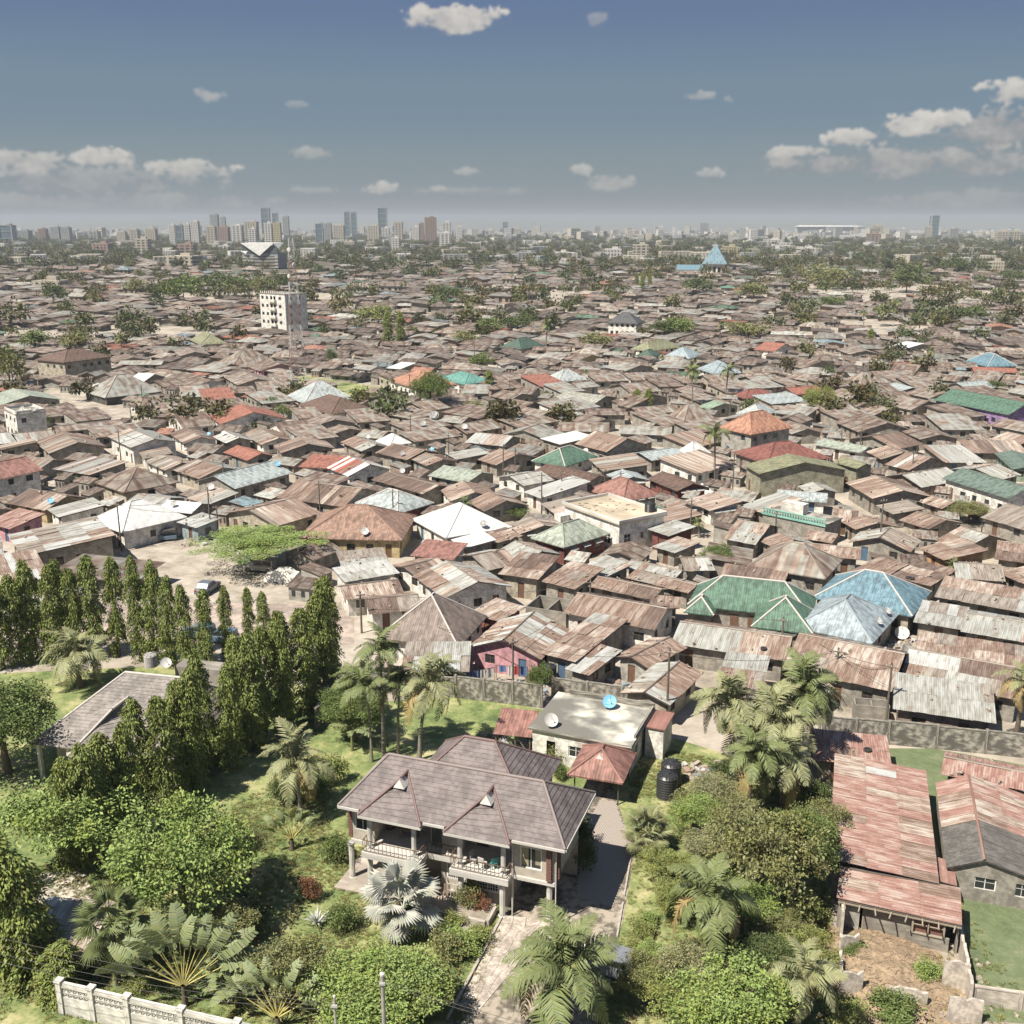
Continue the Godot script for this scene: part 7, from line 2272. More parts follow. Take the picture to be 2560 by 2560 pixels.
func jagged(parent: Node,a: Vector3,b: Vector3,hh: float,m: Material) -> void:
	var g := Geo.new()
	var ln := (b - a).length()
	var d := (b - a) / ln
	var nz := d.cross(Vector3.UP) * 0.09
	var n := maxi(2,int(ln / 0.3))
	var y0 := hh
	for k in n:
		var y1 := hh * R.randf_range(0.88,1.06)
		var p := a + d * (ln * k / n)
		var q := a + d * (ln * (k + 1) / n)
		g.quad(p + nz,q + nz,q + nz + Vector3(0,y1,0),p + nz + Vector3(0,y0,0))
		g.quad(q - nz,p - nz,p - nz + Vector3(0,y0,0),q - nz + Vector3(0,y1,0))
		g.quad(p + nz + Vector3(0,y0,0),q + nz + Vector3(0,y1,0),q - nz + Vector3(0,y1,0),p - nz + Vector3(0,y0,0))
		if k == 0:
			g.quad(p - nz,p + nz,p + nz + Vector3(0,y0,0),p - nz + Vector3(0,y0,0))
		if k == n - 1:
			g.quad(q + nz,q - nz,q - nz + Vector3(0,y1,0),q + nz + Vector3(0,y1,0))
		y0 = y1
	part(parent,"broken_stretch",g.mesh(),m)

func garden_wall() -> void:
	var pts := [Vector3(-26.51,0,-51.91),Vector3(-24.41,0,-51.32),Vector3(-22.11,0,-50.63),Vector3(-18.69,0,-49.64),Vector3(-15.27,0,-48.65),Vector3(-11.4,0,-47.52)]
	var o := thing("garden_wall","flaking white garden wall with pierced block panels and square pillars","wall",pts[0])
	var m := M["wall_white"] as Material
	for k in pts.size() - 1:
		var a: Vector3 = pts[k] - pts[0]
		var b: Vector3 = pts[k + 1] - pts[0]
		var ln := (b - a).length()
		var d := (b - a) / ln
		var bs := Basis(d,Vector3.UP,d.cross(Vector3.UP))
		var mid := (a + b) / 2
		bx(o,"panel",mid + Vector3(0,0.62,0),Vector3(ln - 0.34,1.24,0.16),m,bs)
		bx(o,"rail",mid + Vector3(0,2.06,0),Vector3(ln - 0.34,0.3,0.24),m,bs)
		bx(o,"pillar",a + Vector3(0,1.12,0),Vector3(0.34,2.24,0.34),m,bs)
		bx(o,"pillar_cap",a + Vector3(0,2.3,0),Vector3(0.46,0.12,0.46),m,bs)
		var n := int((ln - 0.34) / 0.34)
		for i in n:
			for j in 2:
				var p := a + d * (0.17 + (i + 0.5) * (ln - 0.34) / n) + Vector3(0,1.24 + 0.335 * j + 0.167,0)
				part(o,"pierced_block",proto["breeze"],m,Transform3D(bs * Basis.from_scale(Vector3((ln - 0.34) / n,0.335,1)),p))
	bx(o,"pillar",pts[-1] - pts[0] + Vector3(0,1.12,0),Vector3(0.34,2.24,0.34),m)

func breeze_mesh() -> void:
	var g := Geo.new()
	g.box(Vector3(-0.46,0,0),Vector3(0.08,1,0.12))
	g.box(Vector3(0.46,0,0),Vector3(0.08,1,0.12))
	g.box(Vector3(0,0.46,0),Vector3(0.84,0.08,0.12))
	g.box(Vector3(0,-0.46,0),Vector3(0.84,0.08,0.12))
	g.box(Vector3(0,0,0),Vector3(1.1,0.1,0.11),Basis(Vector3(0,0,1),0.78))
	g.box(Vector3(0,0,0),Vector3(1.1,0.1,0.1),Basis(Vector3(0,0,1),-0.78))
	proto["breeze"] = g.mesh()

func tower(q: Array) -> void:
	var o := thing("tower_block",q[7],"building",Vector3(q[0],0,q[1]),q[8],"buildings of the skyline")
	var w: float = q[2]
	var d: float = q[3]
	var hh: float = q[4]
	var m := M[q[5]] as Material
	var style: int = q[6]
	bx(o,"core",Vector3(0,hh / 2,0),Vector3(w * 0.94,hh,d * 0.94),M["tower_glass"] if style == 2 else M["far_window"])
	var n := clampi(int(hh / 3.4),2,22)
	if style == 2:
		for s in [-1,1]:
			bx(o,"fin",Vector3(s * w * 0.47,hh / 2,d * 0.3),Vector3(w * 0.08,hh * 1.02,d * 0.5),m)
		n = clampi(n / 3,2,6)
	for k in n + 1:
		bx(o,"floor_band",Vector3(0,hh * k / n - (0.6 if k == n else 0.0),0),Vector3(w,hh / n * (0.42 if style != 2 else 0.08),d),m)
	if style != 2:
		var np := 3 if style == 0 else 5
		for k in np:
			bx(o,"pier",Vector3(-w / 2 + w * (k + 0.5) / np,hh / 2,0),Vector3(w / np * (0.34 if style == 0 else 0.5),hh * 1.01,d * 1.02),m)
	bx(o,"roof_house",Vector3(w * 0.12,hh + 1.4,0),Vector3(w * 0.35,3.0,d * 0.4),m)

func lattice_mast() -> void:
	var at := Vector3(-59.97,0,-293.74)
	var o := thing("lattice_mast","tall red and white lattice telecom mast standing in the grass field","mast",at,20)
	var hh := 41.0
	var n := 14
	for k in n:
		var y0 := hh * k / n
		var y1 := hh * (k + 1) / n
		var r0 := lerpf(2.2,0.55,float(k) / n)
		var r1 := lerpf(2.2,0.55,float(k + 1) / n)
		var g := Geo.new()
		for c in 4:
			var a0 := Vector3([-1,1,1,-1][c] * r0,y0,[-1,-1,1,1][c] * r0)
			var a1 := Vector3([-1,1,1,-1][c] * r1,y1,[-1,-1,1,1][c] * r1)
			var e := (c + 1) % 4
			var b0 := Vector3([-1,1,1,-1][e] * r0,y0,[-1,-1,1,1][e] * r0)
			var b1 := Vector3([-1,1,1,-1][e] * r1,y1,[-1,-1,1,1][e] * r1)
			g.bar(a0,a1,0.12)
			g.bar(a0,b1,0.06)
			g.bar(b0,a1,0.06)
			g.bar(a1,b1,0.055)
		part(o,"section",g.mesh(),M["mast_white"] if (k / 2) % 2 == 0 else M["mast_red"])
	for q in [[27,0.4],[29,2.0],[31,3.6],[34,5.1],[36,1.2],[38,4.0]]:
		var g := Geo.new()
		g.lathe([Vector2(0,-0.2),Vector2(0.55,-0.15),Vector2(0.6,0.15),Vector2(0,0.25)],12)
		part(o,"drum_antenna",g.mesh(),M["dish_white"],Transform3D(Basis(Vector3.UP,q[1]) * Basis(Vector3(0,0,1),PI / 2),Vector3(cos(q[1]) * 1.2,q[0],-sin(q[1]) * 1.2)))

func four_storey() -> void:
	var o := thing("four_storey_block","tall pale four-storey block with stacked balconies beside the lattice mast","building",Vector3(-96.1,0,-449),-40.3)
	var w := 16.9
	var d := 11.3
	roofed_box(o,w,d,0.2,"white",[],[])
	for k in 5:
		var g := Geo.new()
		var y := 3.3 * k
		var of := [[1.0,2.6,1.0,2.3,"window"],[4.2,5.6,1.0,2.3,"window"],[7.0,8.4,0.1,2.4,"gap"],[9.2,10.6,0.1,2.4,"gap"],[12.6,14.2,1.0,2.3,"window"]]
		facade(g,Vector3(-w / 2,y,d / 2),Vector3.RIGHT,w,3.3,of)
		facade(g,Vector3(w / 2,y,d / 2),Vector3(0,0,-1),d,3.3,[[2.0,3.2,1.0,2.2,"window"],[6.5,7.8,1.0,2.2,"window"]])
		facade(g,Vector3(w / 2,y,-d / 2),Vector3(-1,0,0),w,3.3,[])
		facade(g,Vector3(-w / 2,y,-d / 2),Vector3(0,0,1),d,3.3,[])
		part(o,"storey",g.mesh(),M["wall_white"])
		fill_ops(o,Vector3(-w / 2,y,d / 2),Vector3.RIGHT,of,1)
		fill_ops(o,Vector3(w / 2,y,d / 2),Vector3(0,0,-1),[[2.0,3.2,1.0,2.2,"window"],[6.5,7.8,1.0,2.2,"window"]],1)
		if k > 0:
			bx(o,"balcony",Vector3(0.4,y + 0.5,d / 2 + 0.6),Vector3(4.6,1.0,1.2),M["wall_white"])
	bx(o,"roof",Vector3(0,16.6,0),Vector3(w + 0.4,0.2,d + 0.4),M["concrete"])
	for k in 12:
		bx(o,"parapet_stub",Vector3(-w / 2 + 0.8 + k * 1.4,17.1,d / 2),Vector3(0.5,0.9,0.2),M["wall_white"])

func church() -> void:
	var at := Vector3(181.18,0,-962.76)
	var o := thing("church","church with tall pale blue pyramid spire, white tower and long blue nave roof","church",Vector3(at.x,0,at.z),-12)
	var k := -at.z / 2624.0 * 0.4658
	var w := 105.0 * k
	var hb := 60.0 * k
	var hs := 100.0 * k
	var g := Geo.new()
	facade(g,Vector3(-w / 2,0,w / 2),Vector3.RIGHT,w,hb,[[w * 0.2,w * 0.34,hb * 0.2,hb * 0.7,"gap"],[w * 0.43,w * 0.57,hb * 0.2,hb * 0.75,"gap"],[w * 0.66,w * 0.8,hb * 0.2,hb * 0.7,"gap"]])
	facade(g,Vector3(w / 2,0,w / 2),Vector3(0,0,-1),w,hb,[[w * 0.2,w * 0.34,hb * 0.2,hb * 0.7,"gap"],[w * 0.43,w * 0.57,hb * 0.2,hb * 0.75,"gap"],[w * 0.66,w * 0.8,hb * 0.2,hb * 0.7,"gap"]])
	facade(g,Vector3(w / 2,0,-w / 2),Vector3(-1,0,0),w,hb,[])
	facade(g,Vector3(-w / 2,0,-w / 2),Vector3(0,0,1),w,hb,[])
	part(o,"tower",g.mesh(),M["wall_white"])
	for s in [[Vector3(-w / 2,0,w / 2),Vector3.RIGHT],[Vector3(w / 2,0,w / 2),Vector3(0,0,-1)]]:
		fill_ops(o,s[0],s[1],[[w * 0.2,w * 0.34,hb * 0.2,hb * 0.7,"gap"],[w * 0.43,w * 0.57,hb * 0.2,hb * 0.75,"gap"],[w * 0.66,w * 0.8,hb * 0.2,hb * 0.7,"gap"]],0)
	var p := Geo.new()
	var e := w * 0.62
	var ap := Vector3(0,hb + hs,0)
	for c in [[-1,1,1,1],[1,1,1,-1],[1,-1,-1,-1],[-1,-1,-1,1]]:
		p.tri(Vector3(c[0] * e,hb * 0.95,c[1] * e),Vector3(c[2] * e,hb * 0.95,c[3] * e),ap)
	part(o,"spire",p.mesh(),M["blue"])
	var nv := Node3D.new()
	nv.name = "nave"
	o.add_child(nv)
	nv.position = Vector3(-w * 1.15,0,0)
	make_roof(nv,"gx",w * 1.4,w * 0.9,hb * 0.45,hb * 0.4,"blue",0)
	bx(nv,"wall",Vector3(0,hb * 0.22,0),Vector3(w * 1.4,hb * 0.44,w * 0.9),M["wall_white"])

func crown_roofed_hall() -> void:
	var at := Vector3(-250.26,0,-1093.19)
	var k := -at.z / 2624.0 * 0.4658
	var o := thing("folded_roof_hall","big grey block with white folded triangular roof in the tree belt","building",Vector3(at.x,0,at.z),-8)
	var w := 190.0 * k
	var hh := 80.0 * k
	bx(o,"body",Vector3(0,hh / 2,0),Vector3(w,hh,w * 0.7),M["tower_grey"])
	for j in 4:
		bx(o,"window_band",Vector3(w * 0.1,hh * (0.2 + 0.2 * j),w * 0.352),Vector3(w * 0.6,hh * 0.08,0.3),M["far_window"])
		bx(o,"ledge",Vector3(0,hh * (0.12 + 0.2 * j),w * 0.352),Vector3(w,hh * 0.05,1.0),M["tower_cream"])
	var g := Geo.new()
	var t := hh * 1.65
	var z := w * 0.4
	g.tri(Vector3(-w * 0.52,t,z),Vector3(0.02 * w,hh * 0.85,z * 1.1),Vector3(w * 0.42,t,z))
	g.quad(Vector3(-w * 0.52,t,z),Vector3(w * 0.42,t,z),Vector3(w * 0.42,t,-z),Vector3(-w * 0.52,t,-z))
	g.tri(Vector3(w * 0.42,t,z),Vector3(w * 0.55,hh * 1.3,z),Vector3(w * 0.42,t,-z))
	g.tri(Vector3(-w * 0.52,hh * 1.15,z),Vector3(-w * 0.38,hh * 0.95,z * 1.05),Vector3(-w * 0.32,hh * 1.15,z))
	part(o,"folded_roof",g.mesh(),M["white"])
	var s := Geo.new()
	s.tri(Vector3(-w * 0.5,t * 0.96,z * 0.9),Vector3(-w * 0.5,hh,z * 0.9),Vector3(0,hh,z * 0.9))
	s.tri(Vector3(w * 0.5,hh,z * 0.9),Vector3(w * 0.42,t * 0.96,z * 0.9),Vector3(0,hh,z * 0.9))
	part(o,"gable_wall",s.mesh(),M["tower_dark"])

func stadium() -> void:
	var at := Vector3(1515.13,23.78,-5200)
	var o := thing("stadium","distant stadium with scalloped white roof rim on the horizon","stadium",Vector3(at.x,0,at.z))
	var g := Geo.new()
	for k in 40:
		var a0 := TAU * k / 40
		var a1 := TAU * (k + 1) / 40
		var r := 82.0
		g.quad(Vector3(cos(a0) * r * 2,28,-sin(a0) * r),Vector3(cos(a1) * r * 2,28,-sin(a1) * r),Vector3(cos(a1) * r * 1.7,33,-sin(a1) * r * 0.8),Vector3(cos(a0) * r * 1.7,33 + 1.5 * (k % 2),-sin(a0) * r * 0.8))
	part(o,"roof_rim",g.mesh(),M["tower_white"])
	var b := Geo.new()
	b.lathe([Vector2(75,0),Vector2(82,26)],40)
	part(o,"bowl",b.mesh(),M["tower_grey"],Transform3D(Basis.from_scale(Vector3(1.9,1,0.95)),Vector3.ZERO))

func far_house_mesh(kind: int,roofm: Material,wallm: Material) -> ArrayMesh:
	var w := Geo.new()
	w.box(Vector3(0,0.5,0),Vector3(0.9,1.0,0.9))
	var dk := Geo.new()
	for x in [-0.28,0.05,0.33]:
		dk.box(Vector3(x,0.52,0.452),Vector3(0.13,0.42,0.012))
	for z in [-0.2,0.2]:
		dk.box(Vector3(0.452,0.55,z),Vector3(0.012,0.36,0.16))
	var r := Geo.new()
	var U := Vector3.RIGHT
	if kind == 0:
		r.slope(Vector3(-0.53,0.95,0.55),Vector3(-0.53,0.95,0.55),Vector3(0.53,0.95,0.55),Vector3(0.53,1.4,0),Vector3(-0.53,1.4,0),U * 9.0,Vector3(0,4,-6))
		r.slope(Vector3(0.53,0.95,-0.55),Vector3(0.53,0.95,-0.55),Vector3(-0.53,0.95,-0.55),Vector3(-0.53,1.4,0),Vector3(0.53,1.4,0),-U * 9.0,Vector3(0,4,6))
		w.tri(Vector3(0.45,1,0.45),Vector3(0.45,1,-0.45),Vector3(0.45,1.38,0))
		w.tri(Vector3(-0.45,1,-0.45),Vector3(-0.45,1,0.45),Vector3(-0.45,1.38,0))
	elif kind == 1:
		r.slope(Vector3(-0.53,0.98,0.55),Vector3(-0.53,0.98,0.55),Vector3(0.53,0.98,0.55),Vector3(0.53,1.28,-0.55),Vector3(-0.53,1.28,-0.55),U * 9.0,Vector3(0,1,-6))
		w.tri(Vector3(0.45,1,0.45),Vector3(0.45,1,-0.45),Vector3(0.45,1.26,-0.45))
		w.tri(Vector3(-0.45,1,-0.45),Vector3(-0.45,1,0.45),Vector3(-0.45,1.26,-0.45))
	else:
		var A := Vector3(-0.55,0.95,0.55)
		var B := Vector3(0.55,0.95,0.55)
		var C := Vector3(0.55,0.95,-0.55)
		var D := Vector3(-0.55,0.95,-0.55)
		var P := Vector3(-0.14,1.6,0)
		var Q := Vector3(0.14,1.6,0)
		r.slope(A,A,B,Q,P,U * 9.0,Vector3(0,4,-6))
		r.slope(B,B,C,Q,Q,Vector3(0,0,-9),Vector3(-6,4,0))
		r.slope(C,C,D,P,Q,-U * 9.0,Vector3(0,4,6))
		r.slope(D,D,A,P,P,Vector3(0,0,9),Vector3(6,4,0))
	var m := ArrayMesh.new()
	var k := 0
	for q in [[r,roofm],[w,wallm],[dk,M["glass"]]]:
		var g: Geo = q[0]
		var a := []
		a.resize(Mesh.ARRAY_MAX)
		a[Mesh.ARRAY_VERTEX] = g.v
		a[Mesh.ARRAY_NORMAL] = g.n
		a[Mesh.ARRAY_TEX_UV] = g.t
		a[Mesh.ARRAY_COLOR] = g.c
		a[Mesh.ARRAY_INDEX] = g.i
		m.add_surface_from_arrays(Mesh.PRIMITIVE_TRIANGLES,a)
		m.surface_set_material(k,q[1])
		k += 1
	return m

var cells := {}

func mark(x: float,z: float,turn: float,w: float,d: float,test: bool) -> bool:
	var c := cos(deg_to_rad(turn))
	var s := sin(deg_to_rad(turn))
	var nx := maxi(1,int(ceil(w / 1.5)))
	var nz := maxi(1,int(ceil(d / 1.5)))
	for i in nx + 1:
		for j in nz + 1:
			var lx := w * (float(i) / nx - 0.5)
			var lz := d * (float(j) / nz - 0.5)
			var key := Vector2i(int(floor((x + lx * c + lz * s) / 1.6)),int(floor((z - lx * s + lz * c) / 1.6)))
			if test:
				if cells.has(key):
					return false
			else:
				cells[key] = true
	return true

func far_settlement() -> void:
	for q in HOUSES:
		mark(q[0],q[1],q[2],q[3] + 0.5,q[4] + 0.5,false)
	for q in [[7.1,-84,-22,12,9],[14.9,-148.7,-55.6,14,10],[26.9,-113,-20,16,13],[5.4,-117.5,-24,6,6],[-96,-449,-40,19,14],[47,-439,-20,14,12],[42.8,-149.3,-43,11,6]]:
		mark(q[0],q[1],q[2],q[3],q[4],false)
	var keep_out := [
		[-50.2,-121.8,-54.9,-139.8,-56,-143.6,-49.8,-154,-43.5,-155,-30.1,-149.1,-28.2,-136.5,-25.9,-121.8,-16.5,-101.1,-37.5,-106.1],
		[-1,-121.8,2.5,-122.5,2.4,-116.1,-0.9,-119.9],
		[-134.9,-291,-133.7,-297.9,-101.4,-266.2,-80.9,-238.1,-86.2,-233.6,-111.8,-257.9],
		[-71.9,-316.6,-63.1,-320.7,-35.3,-294.4,-33.7,-281.2,-42.1,-260.6,-54.4,-291],
		[29.9,-93.6,36.7,-92.4,35.2,-88.2,28.6,-88.5],
		[-5.5,-101.1,2.1,-101.6,11.3,-98.4,10.9,-94.1,-5.2,-94.9],
		[43.5,-113.2,47.6,-114.3,44.5,-106.1,41,-106.6]
	]
	var polys := []
	for q in keep_out:
		var p := PackedVector2Array()
		for k in q.size() / 2:
			p.append(Vector2(q[k * 2],q[k * 2 + 1]))
		polys.append(p)
	R.seed = 1234
	var fn := FastNoiseLite.new()
	fn.seed = 8
	fn.frequency = 0.006
	var tree_patch := FastNoiseLite.new()
	tree_patch.seed = 9
	tree_patch.frequency = 0.004
	var kinds := [["far_rust","wall_block"],["far_mix","wall_block"],["far_grey","wall_mud"],["far_rust","wall_grey"]]
	var lists := []
	var tints := []
	for k in 12:
		lists.append([])
		tints.append([])
	var put := 0
	for pass_k in 3:
		var tries: int = [20000,40000,26000][pass_k]
		for k in tries:
			var u := R.randf()
			var D: float = 100.0 + 1400.0 * pow(u,1.7) if pass_k < 2 else R.randf_range(98,420)
			var x := R.randf_range(-0.56,0.56) * D
			if D < 118 and x < -16 or D < 104 and x < 22:
				continue
			var tp := tree_patch.get_noise_2d(x,D)
			if D > 420 and tp > 0.3 - (D - 420) * 0.0003:
				continue
			var big := 1.0 + clampf((D - 300) / 900.0,0.0,0.5)
			var w: float = [R.randf_range(8.5,13),R.randf_range(5.5,8.5),R.randf_range(2.2,4.5)][pass_k] * big
			var d: float = [R.randf_range(6,9),R.randf_range(4.5,7),R.randf_range(2.0,3.6)][pass_k] * big
			var turn := -22.0 + 40.0 * fn.get_noise_2d(x,D) + (90.0 if R.randf() < 0.35 else 0.0) + R.randf_range(-6,6)
			if not mark(x,-D,turn,w - 0.2,d - 0.2,true):
				continue
			var bad := false
			for p in polys:
				if Geometry2D.is_point_in_polygon(Vector2(x,-D),p):
					bad = true
			if bad:
				continue
			mark(x,-D,turn,w,d,false)
			var shape := R.randi_range(0,2) if pass_k == 0 else R.randi_range(0,1) if pass_k == 1 else 1
			var mk := R.randi_range(0,3)
			var hh: float = R.randf_range(1.9,2.4) if pass_k < 2 else R.randf_range(1.7,2.1)
			if D > 500 and R.randf() < 0.06:
				hh *= 2.0
			lists[shape * 4 + mk].append(Transform3D(Basis(Vector3.UP,deg_to_rad(turn)) * Basis.from_scale(Vector3(w,hh,d)),Vector3(x,0,-D)))
			var t := R.randf_range(0.6,1.1) if D > 200 else R.randf_range(0.65,1.1)
			var c := Color(t,t,t)
			var z := R.randf()
			if z < 0.02:
				c = Color(0.4,0.8,0.65)
			elif z < 0.035:
				c = Color(0.7,1.0,1.25)
			elif z < 0.06:
				c = Color(1.1,0.6,0.48)
			elif z < 0.1:
				c = Color(1.35,1.4,1.42)
			tints[shape * 4 + mk].append(c)
			put += 1
	for s in 3:
		for k in 4:
			scatter("settlement",far_house_mesh(s,M[kinds[k][0]],M[kinds[k][1]]),null,lists[s * 4 + k],tints[s * 4 + k],"crowded tin roofs of the settlement receding towards the city")
	var tl := [[],[],[]]
	var tt := [[],[],[]]
	for k in 9500:
		var u := R.randf()
		var D: float = 230.0 + 3300.0 * pow(u,1.25)
		var x := R.randf_range(-0.57,0.57) * D
		var tp := tree_patch.get_noise_2d(x,D)
		var want := -0.3 + clampf((D - 650) / 800.0,0.0,1.0) * 0.5 if D > 420 else -0.3
		if tp * 0.6 + R.randf_range(-0.5,0.5) < -want + 0.02:
			continue
		if not mark(x,-D,0,1.5,1.5,true) and R.randf() < 0.45:
			continue
		var s := R.randf_range(1.8,3.8) if D < 450 else R.randf_range(2.4,5.5) if D < 1000 else R.randf_range(3.2,6.5)
		var hy := s * R.randf_range(0.75,1.15)
		tl[k % 3].append(Transform3D(Basis(Vector3.UP,R.randf() * TAU) * Basis.from_scale(Vector3(s,hy,s)),Vector3(x,hy * 0.85 + R.randf_range(0.0,1.2),-D)))
		var t := R.randf_range(0.6,1.5)
		tt[k % 3].append(Color(t * R.randf_range(0.9,1.3),t,t * R.randf_range(0.7,1.0)))
	for k in 3:
		scatter("woods",proto["far%d" % k],M["leaf_far"],tl[k],tt[k],"dark green tree belt and scattered crowns towards the city")
	var bl := [[],[],[]]
	var bt := [[],[],[]]
	for k in 1300:
		var D := R.randf_range(1200,5600)
		var x := R.randf_range(-0.55,0.55) * D
		if D < 2600 and R.randf() < 0.35:
			continue
		var hh := R.randf_range(6,18) if R.randf() < 0.9 else R.randf_range(18,34)
		if D < 2600:
			hh = R.randf_range(4,11)
		bl[k % 3].append(Transform3D(Basis(Vector3.UP,R.randf_range(-0.6,0.6)) * Basis.from_scale(Vector3(R.randf_range(12,30),hh,R.randf_range(10,22))),Vector3(x,hh / 2,-D)))
		bt[k % 3].append(Color.WHITE)
	for k in 3:
		var g := Geo.new()
		g.box(Vector3.ZERO,Vector3.ONE)
		var dk := Geo.new()
		for y in 5:
			for xx in 5:
				dk.box(Vector3(-0.4 + 0.2 * xx,-0.36 + 0.18 * y,0.5),Vector3(0.11,0.075,0.02))
		var m := ArrayMesh.new()
		var j := 0
		for q in [[g,M[["tower_cream","tower_white","tower_grey"][k]]],[dk,M["far_window"]]]:
			var gg: Geo = q[0]
			var a := []
			a.resize(Mesh.ARRAY_MAX)
			a[Mesh.ARRAY_VERTEX] = gg.v
			a[Mesh.ARRAY_NORMAL] = gg.n
			a[Mesh.ARRAY_INDEX] = gg.i
			m.add_surface_from_arrays(Mesh.PRIMITIVE_TRIANGLES,a)
			m.surface_set_material(j,q[1])
			j += 1
		scatter("city_blocks",m,null,bl[k],bt[k],"pale low city blocks crowded along the horizon")

func covered_car(at: Vector3,turn: float) -> void:
	var o := thing("covered_car","car wrapped in a creased pale cloth cover in the sandy lot","car",at,turn)
	var g := Geo.new()
	var f := FastNoiseLite.new()
	f.frequency = 1.3
	var nx := 26
	var nz := 16
	var top := func(u: float,v: float) -> Vector3:
		var x := (u - 0.5) * 4.7
		var z := (v - 0.5) * 2.3
		var rim := minf(minf(u,1 - u) * 14.0,minf(v,1 - v) * 9.0)
		var hump := 0.95 + 0.55 * smoothstep(0.12,0.34,u) * (1.0 - smoothstep(0.62,0.8,u))
		return Vector3(x,clampf(rim,0.0,1.0) * hump + 0.05 * f.get_noise_2d(x * 2.4,z * 5.0) + 0.05,z)
	for i in nx:
		for j in nz:
			g.quad(top.call(float(i) / nx,float(j + 1) / nz),top.call(float(i + 1) / nx,float(j + 1) / nz),top.call(float(i + 1) / nx,float(j) / nz),top.call(float(i) / nx,float(j) / nz))
	part(o,"cover",g.mesh(),M["cover_cloth"])

func tuk_tuk(at: Vector3,turn: float) -> void:
	var o := thing("tuk_tuk","blue three-wheeled taxi parked by the white hip-roofed house","tuk-tuk",at,turn)
	var b := Geo.new()
	prism(b,[Vector2(-1.25,0.3),Vector2(-1.25,0.85),Vector2(0.5,0.8),Vector2(1.05,1.05),Vector2(1.3,0.7),Vector2(1.25,0.4),Vector2(0.6,0.25)],1.25,0.08)
	part(o,"body",b.mesh(),M["paint_blue"])
	var c := Geo.new()
	prism(c,[Vector2(-1.25,1.45),Vector2(-1.1,1.72),Vector2(0.5,1.75),Vector2(0.95,1.55),Vector2(0.9,1.45)],1.3,0.06)
	part(o,"canopy",c.mesh(),M["iron"])
	for q in [[-1.15,0.58],[-1.15,-0.58],[0.9,0.5],[0.9,-0.5]]:
		bx(o,"post",Vector3(q[0],1.15,q[1]),Vector3(0.06,0.7,0.06),M["iron"])
	bx(o,"windscreen",Vector3(0.98,1.25,0),Vector3(0.03,0.45,0.95),M["glass"],Basis(Vector3(0,0,1),0.12))
	for q in [[-0.85,0.55],[-0.85,-0.55],[1.05,0.0]]:
		var t := Geo.new()
		t.lathe([Vector2(0.1,-0.06),Vector2(0.23,-0.06),Vector2(0.25,0),Vector2(0.23,0.06),Vector2(0.1,0.06)],14)
		part(o,"wheel",t.mesh(),M["tyre"],Transform3D(Basis(Vector3.RIGHT,PI / 2),Vector3(q[0],0.25,q[1])))

func laundry(a: Vector3,b: Vector3,sd: int,label: String) -> void:
	R.seed = sd
	var o := thing("clothes_line",label,"clothes line",a)
	var e := b - a
	var d := e.normalized()
	bx(o,"post",Vector3(0,0.95,0),Vector3(0.07,1.9,0.07),M["timber"])
	bx(o,"post",e + Vector3(0,0.95,0),Vector3(0.07,1.9,0.07),M["timber"])
	var g := Geo.new()
	g.bar(Vector3(0,1.8,0),e + Vector3(0,1.8,0),0.02)
	part(o,"line",g.mesh(),M["iron"])
	var keys := ["cloth_red","cloth_blue","cloth_white","cloth_teal","cloth_pink","cloth_yellow","cloth_white"]
	var x := 0.25
	while x < e.length() - 0.4:
		var w := R.randf_range(0.3,0.75)
		var hh := R.randf_range(0.5,1.1)
		var c := Geo.new()
		for k in 4:
			var z0 := 0.05 * sin(k * 2.0)
			var z1 := 0.05 * sin((k + 1) * 2.0)
			var nz := d.cross(Vector3.UP)
			var p := d * (x + w * k / 4) + Vector3(0,1.79,0)
			var q := d * (x + w * (k + 1) / 4) + Vector3(0,1.79,0)
			c.quad(p - Vector3(0,hh,0) + nz * z0,q - Vector3(0,hh,0) + nz * z1,q,p)
		part(o,"garment",c.mesh(),M[keys[R.randi_range(0,6)]])
		x += w + R.randf_range(0.05,0.25)

func junk(at: Vector3,n: int,rx: float,rz: float,sd: int,label: String) -> void:
	R.seed = sd
	var list := []
	var tn := []
	for k in n:
		var s := Vector3(R.randf_range(0.1,0.9),R.randf_range(0.05,0.4),R.randf_range(0.1,0.5))
		list.append(Transform3D(Basis(Vector3.UP,R.randf() * 3) * Basis(Vector3.RIGHT,R.randf_range(-0.4,0.4)) * Basis.from_scale(s),at + Vector3(R.randf_range(-rx,rx),s.y * 0.5,R.randf_range(-rz,rz))))
		tn.append([Color(0.36,0.32,0.28),Color(0.2,0.17,0.15),Color(0.45,0.44,0.43),Color(0.25,0.27,0.28),Color(0.27,0.19,0.15),Color(0.2,0.24,0.28),Color(0.36,0.3,0.24)][R.randi_range(0,6)])
	var m := StandardMaterial3D.new()
	m.resource_name = "junk"
	m.roughness = 0.9
	m.vertex_color_use_as_albedo = true
	scatter("household_clutter",unit_box,m,list,tn,label)

func old_tyre(at: Vector3,label: String) -> void:
	var g := Geo.new()
	g.lathe([Vector2(0.2,0),Vector2(0.33,0.0),Vector2(0.36,0.09),Vector2(0.33,0.18),Vector2(0.2,0.18),Vector2(0.18,0.09),Vector2(0.2,0)],16)
	solo("old_tyre",g.mesh(),M["tyre"],label,"tyre",Transform3D(Basis(),at),"tyres weighing down roofs")

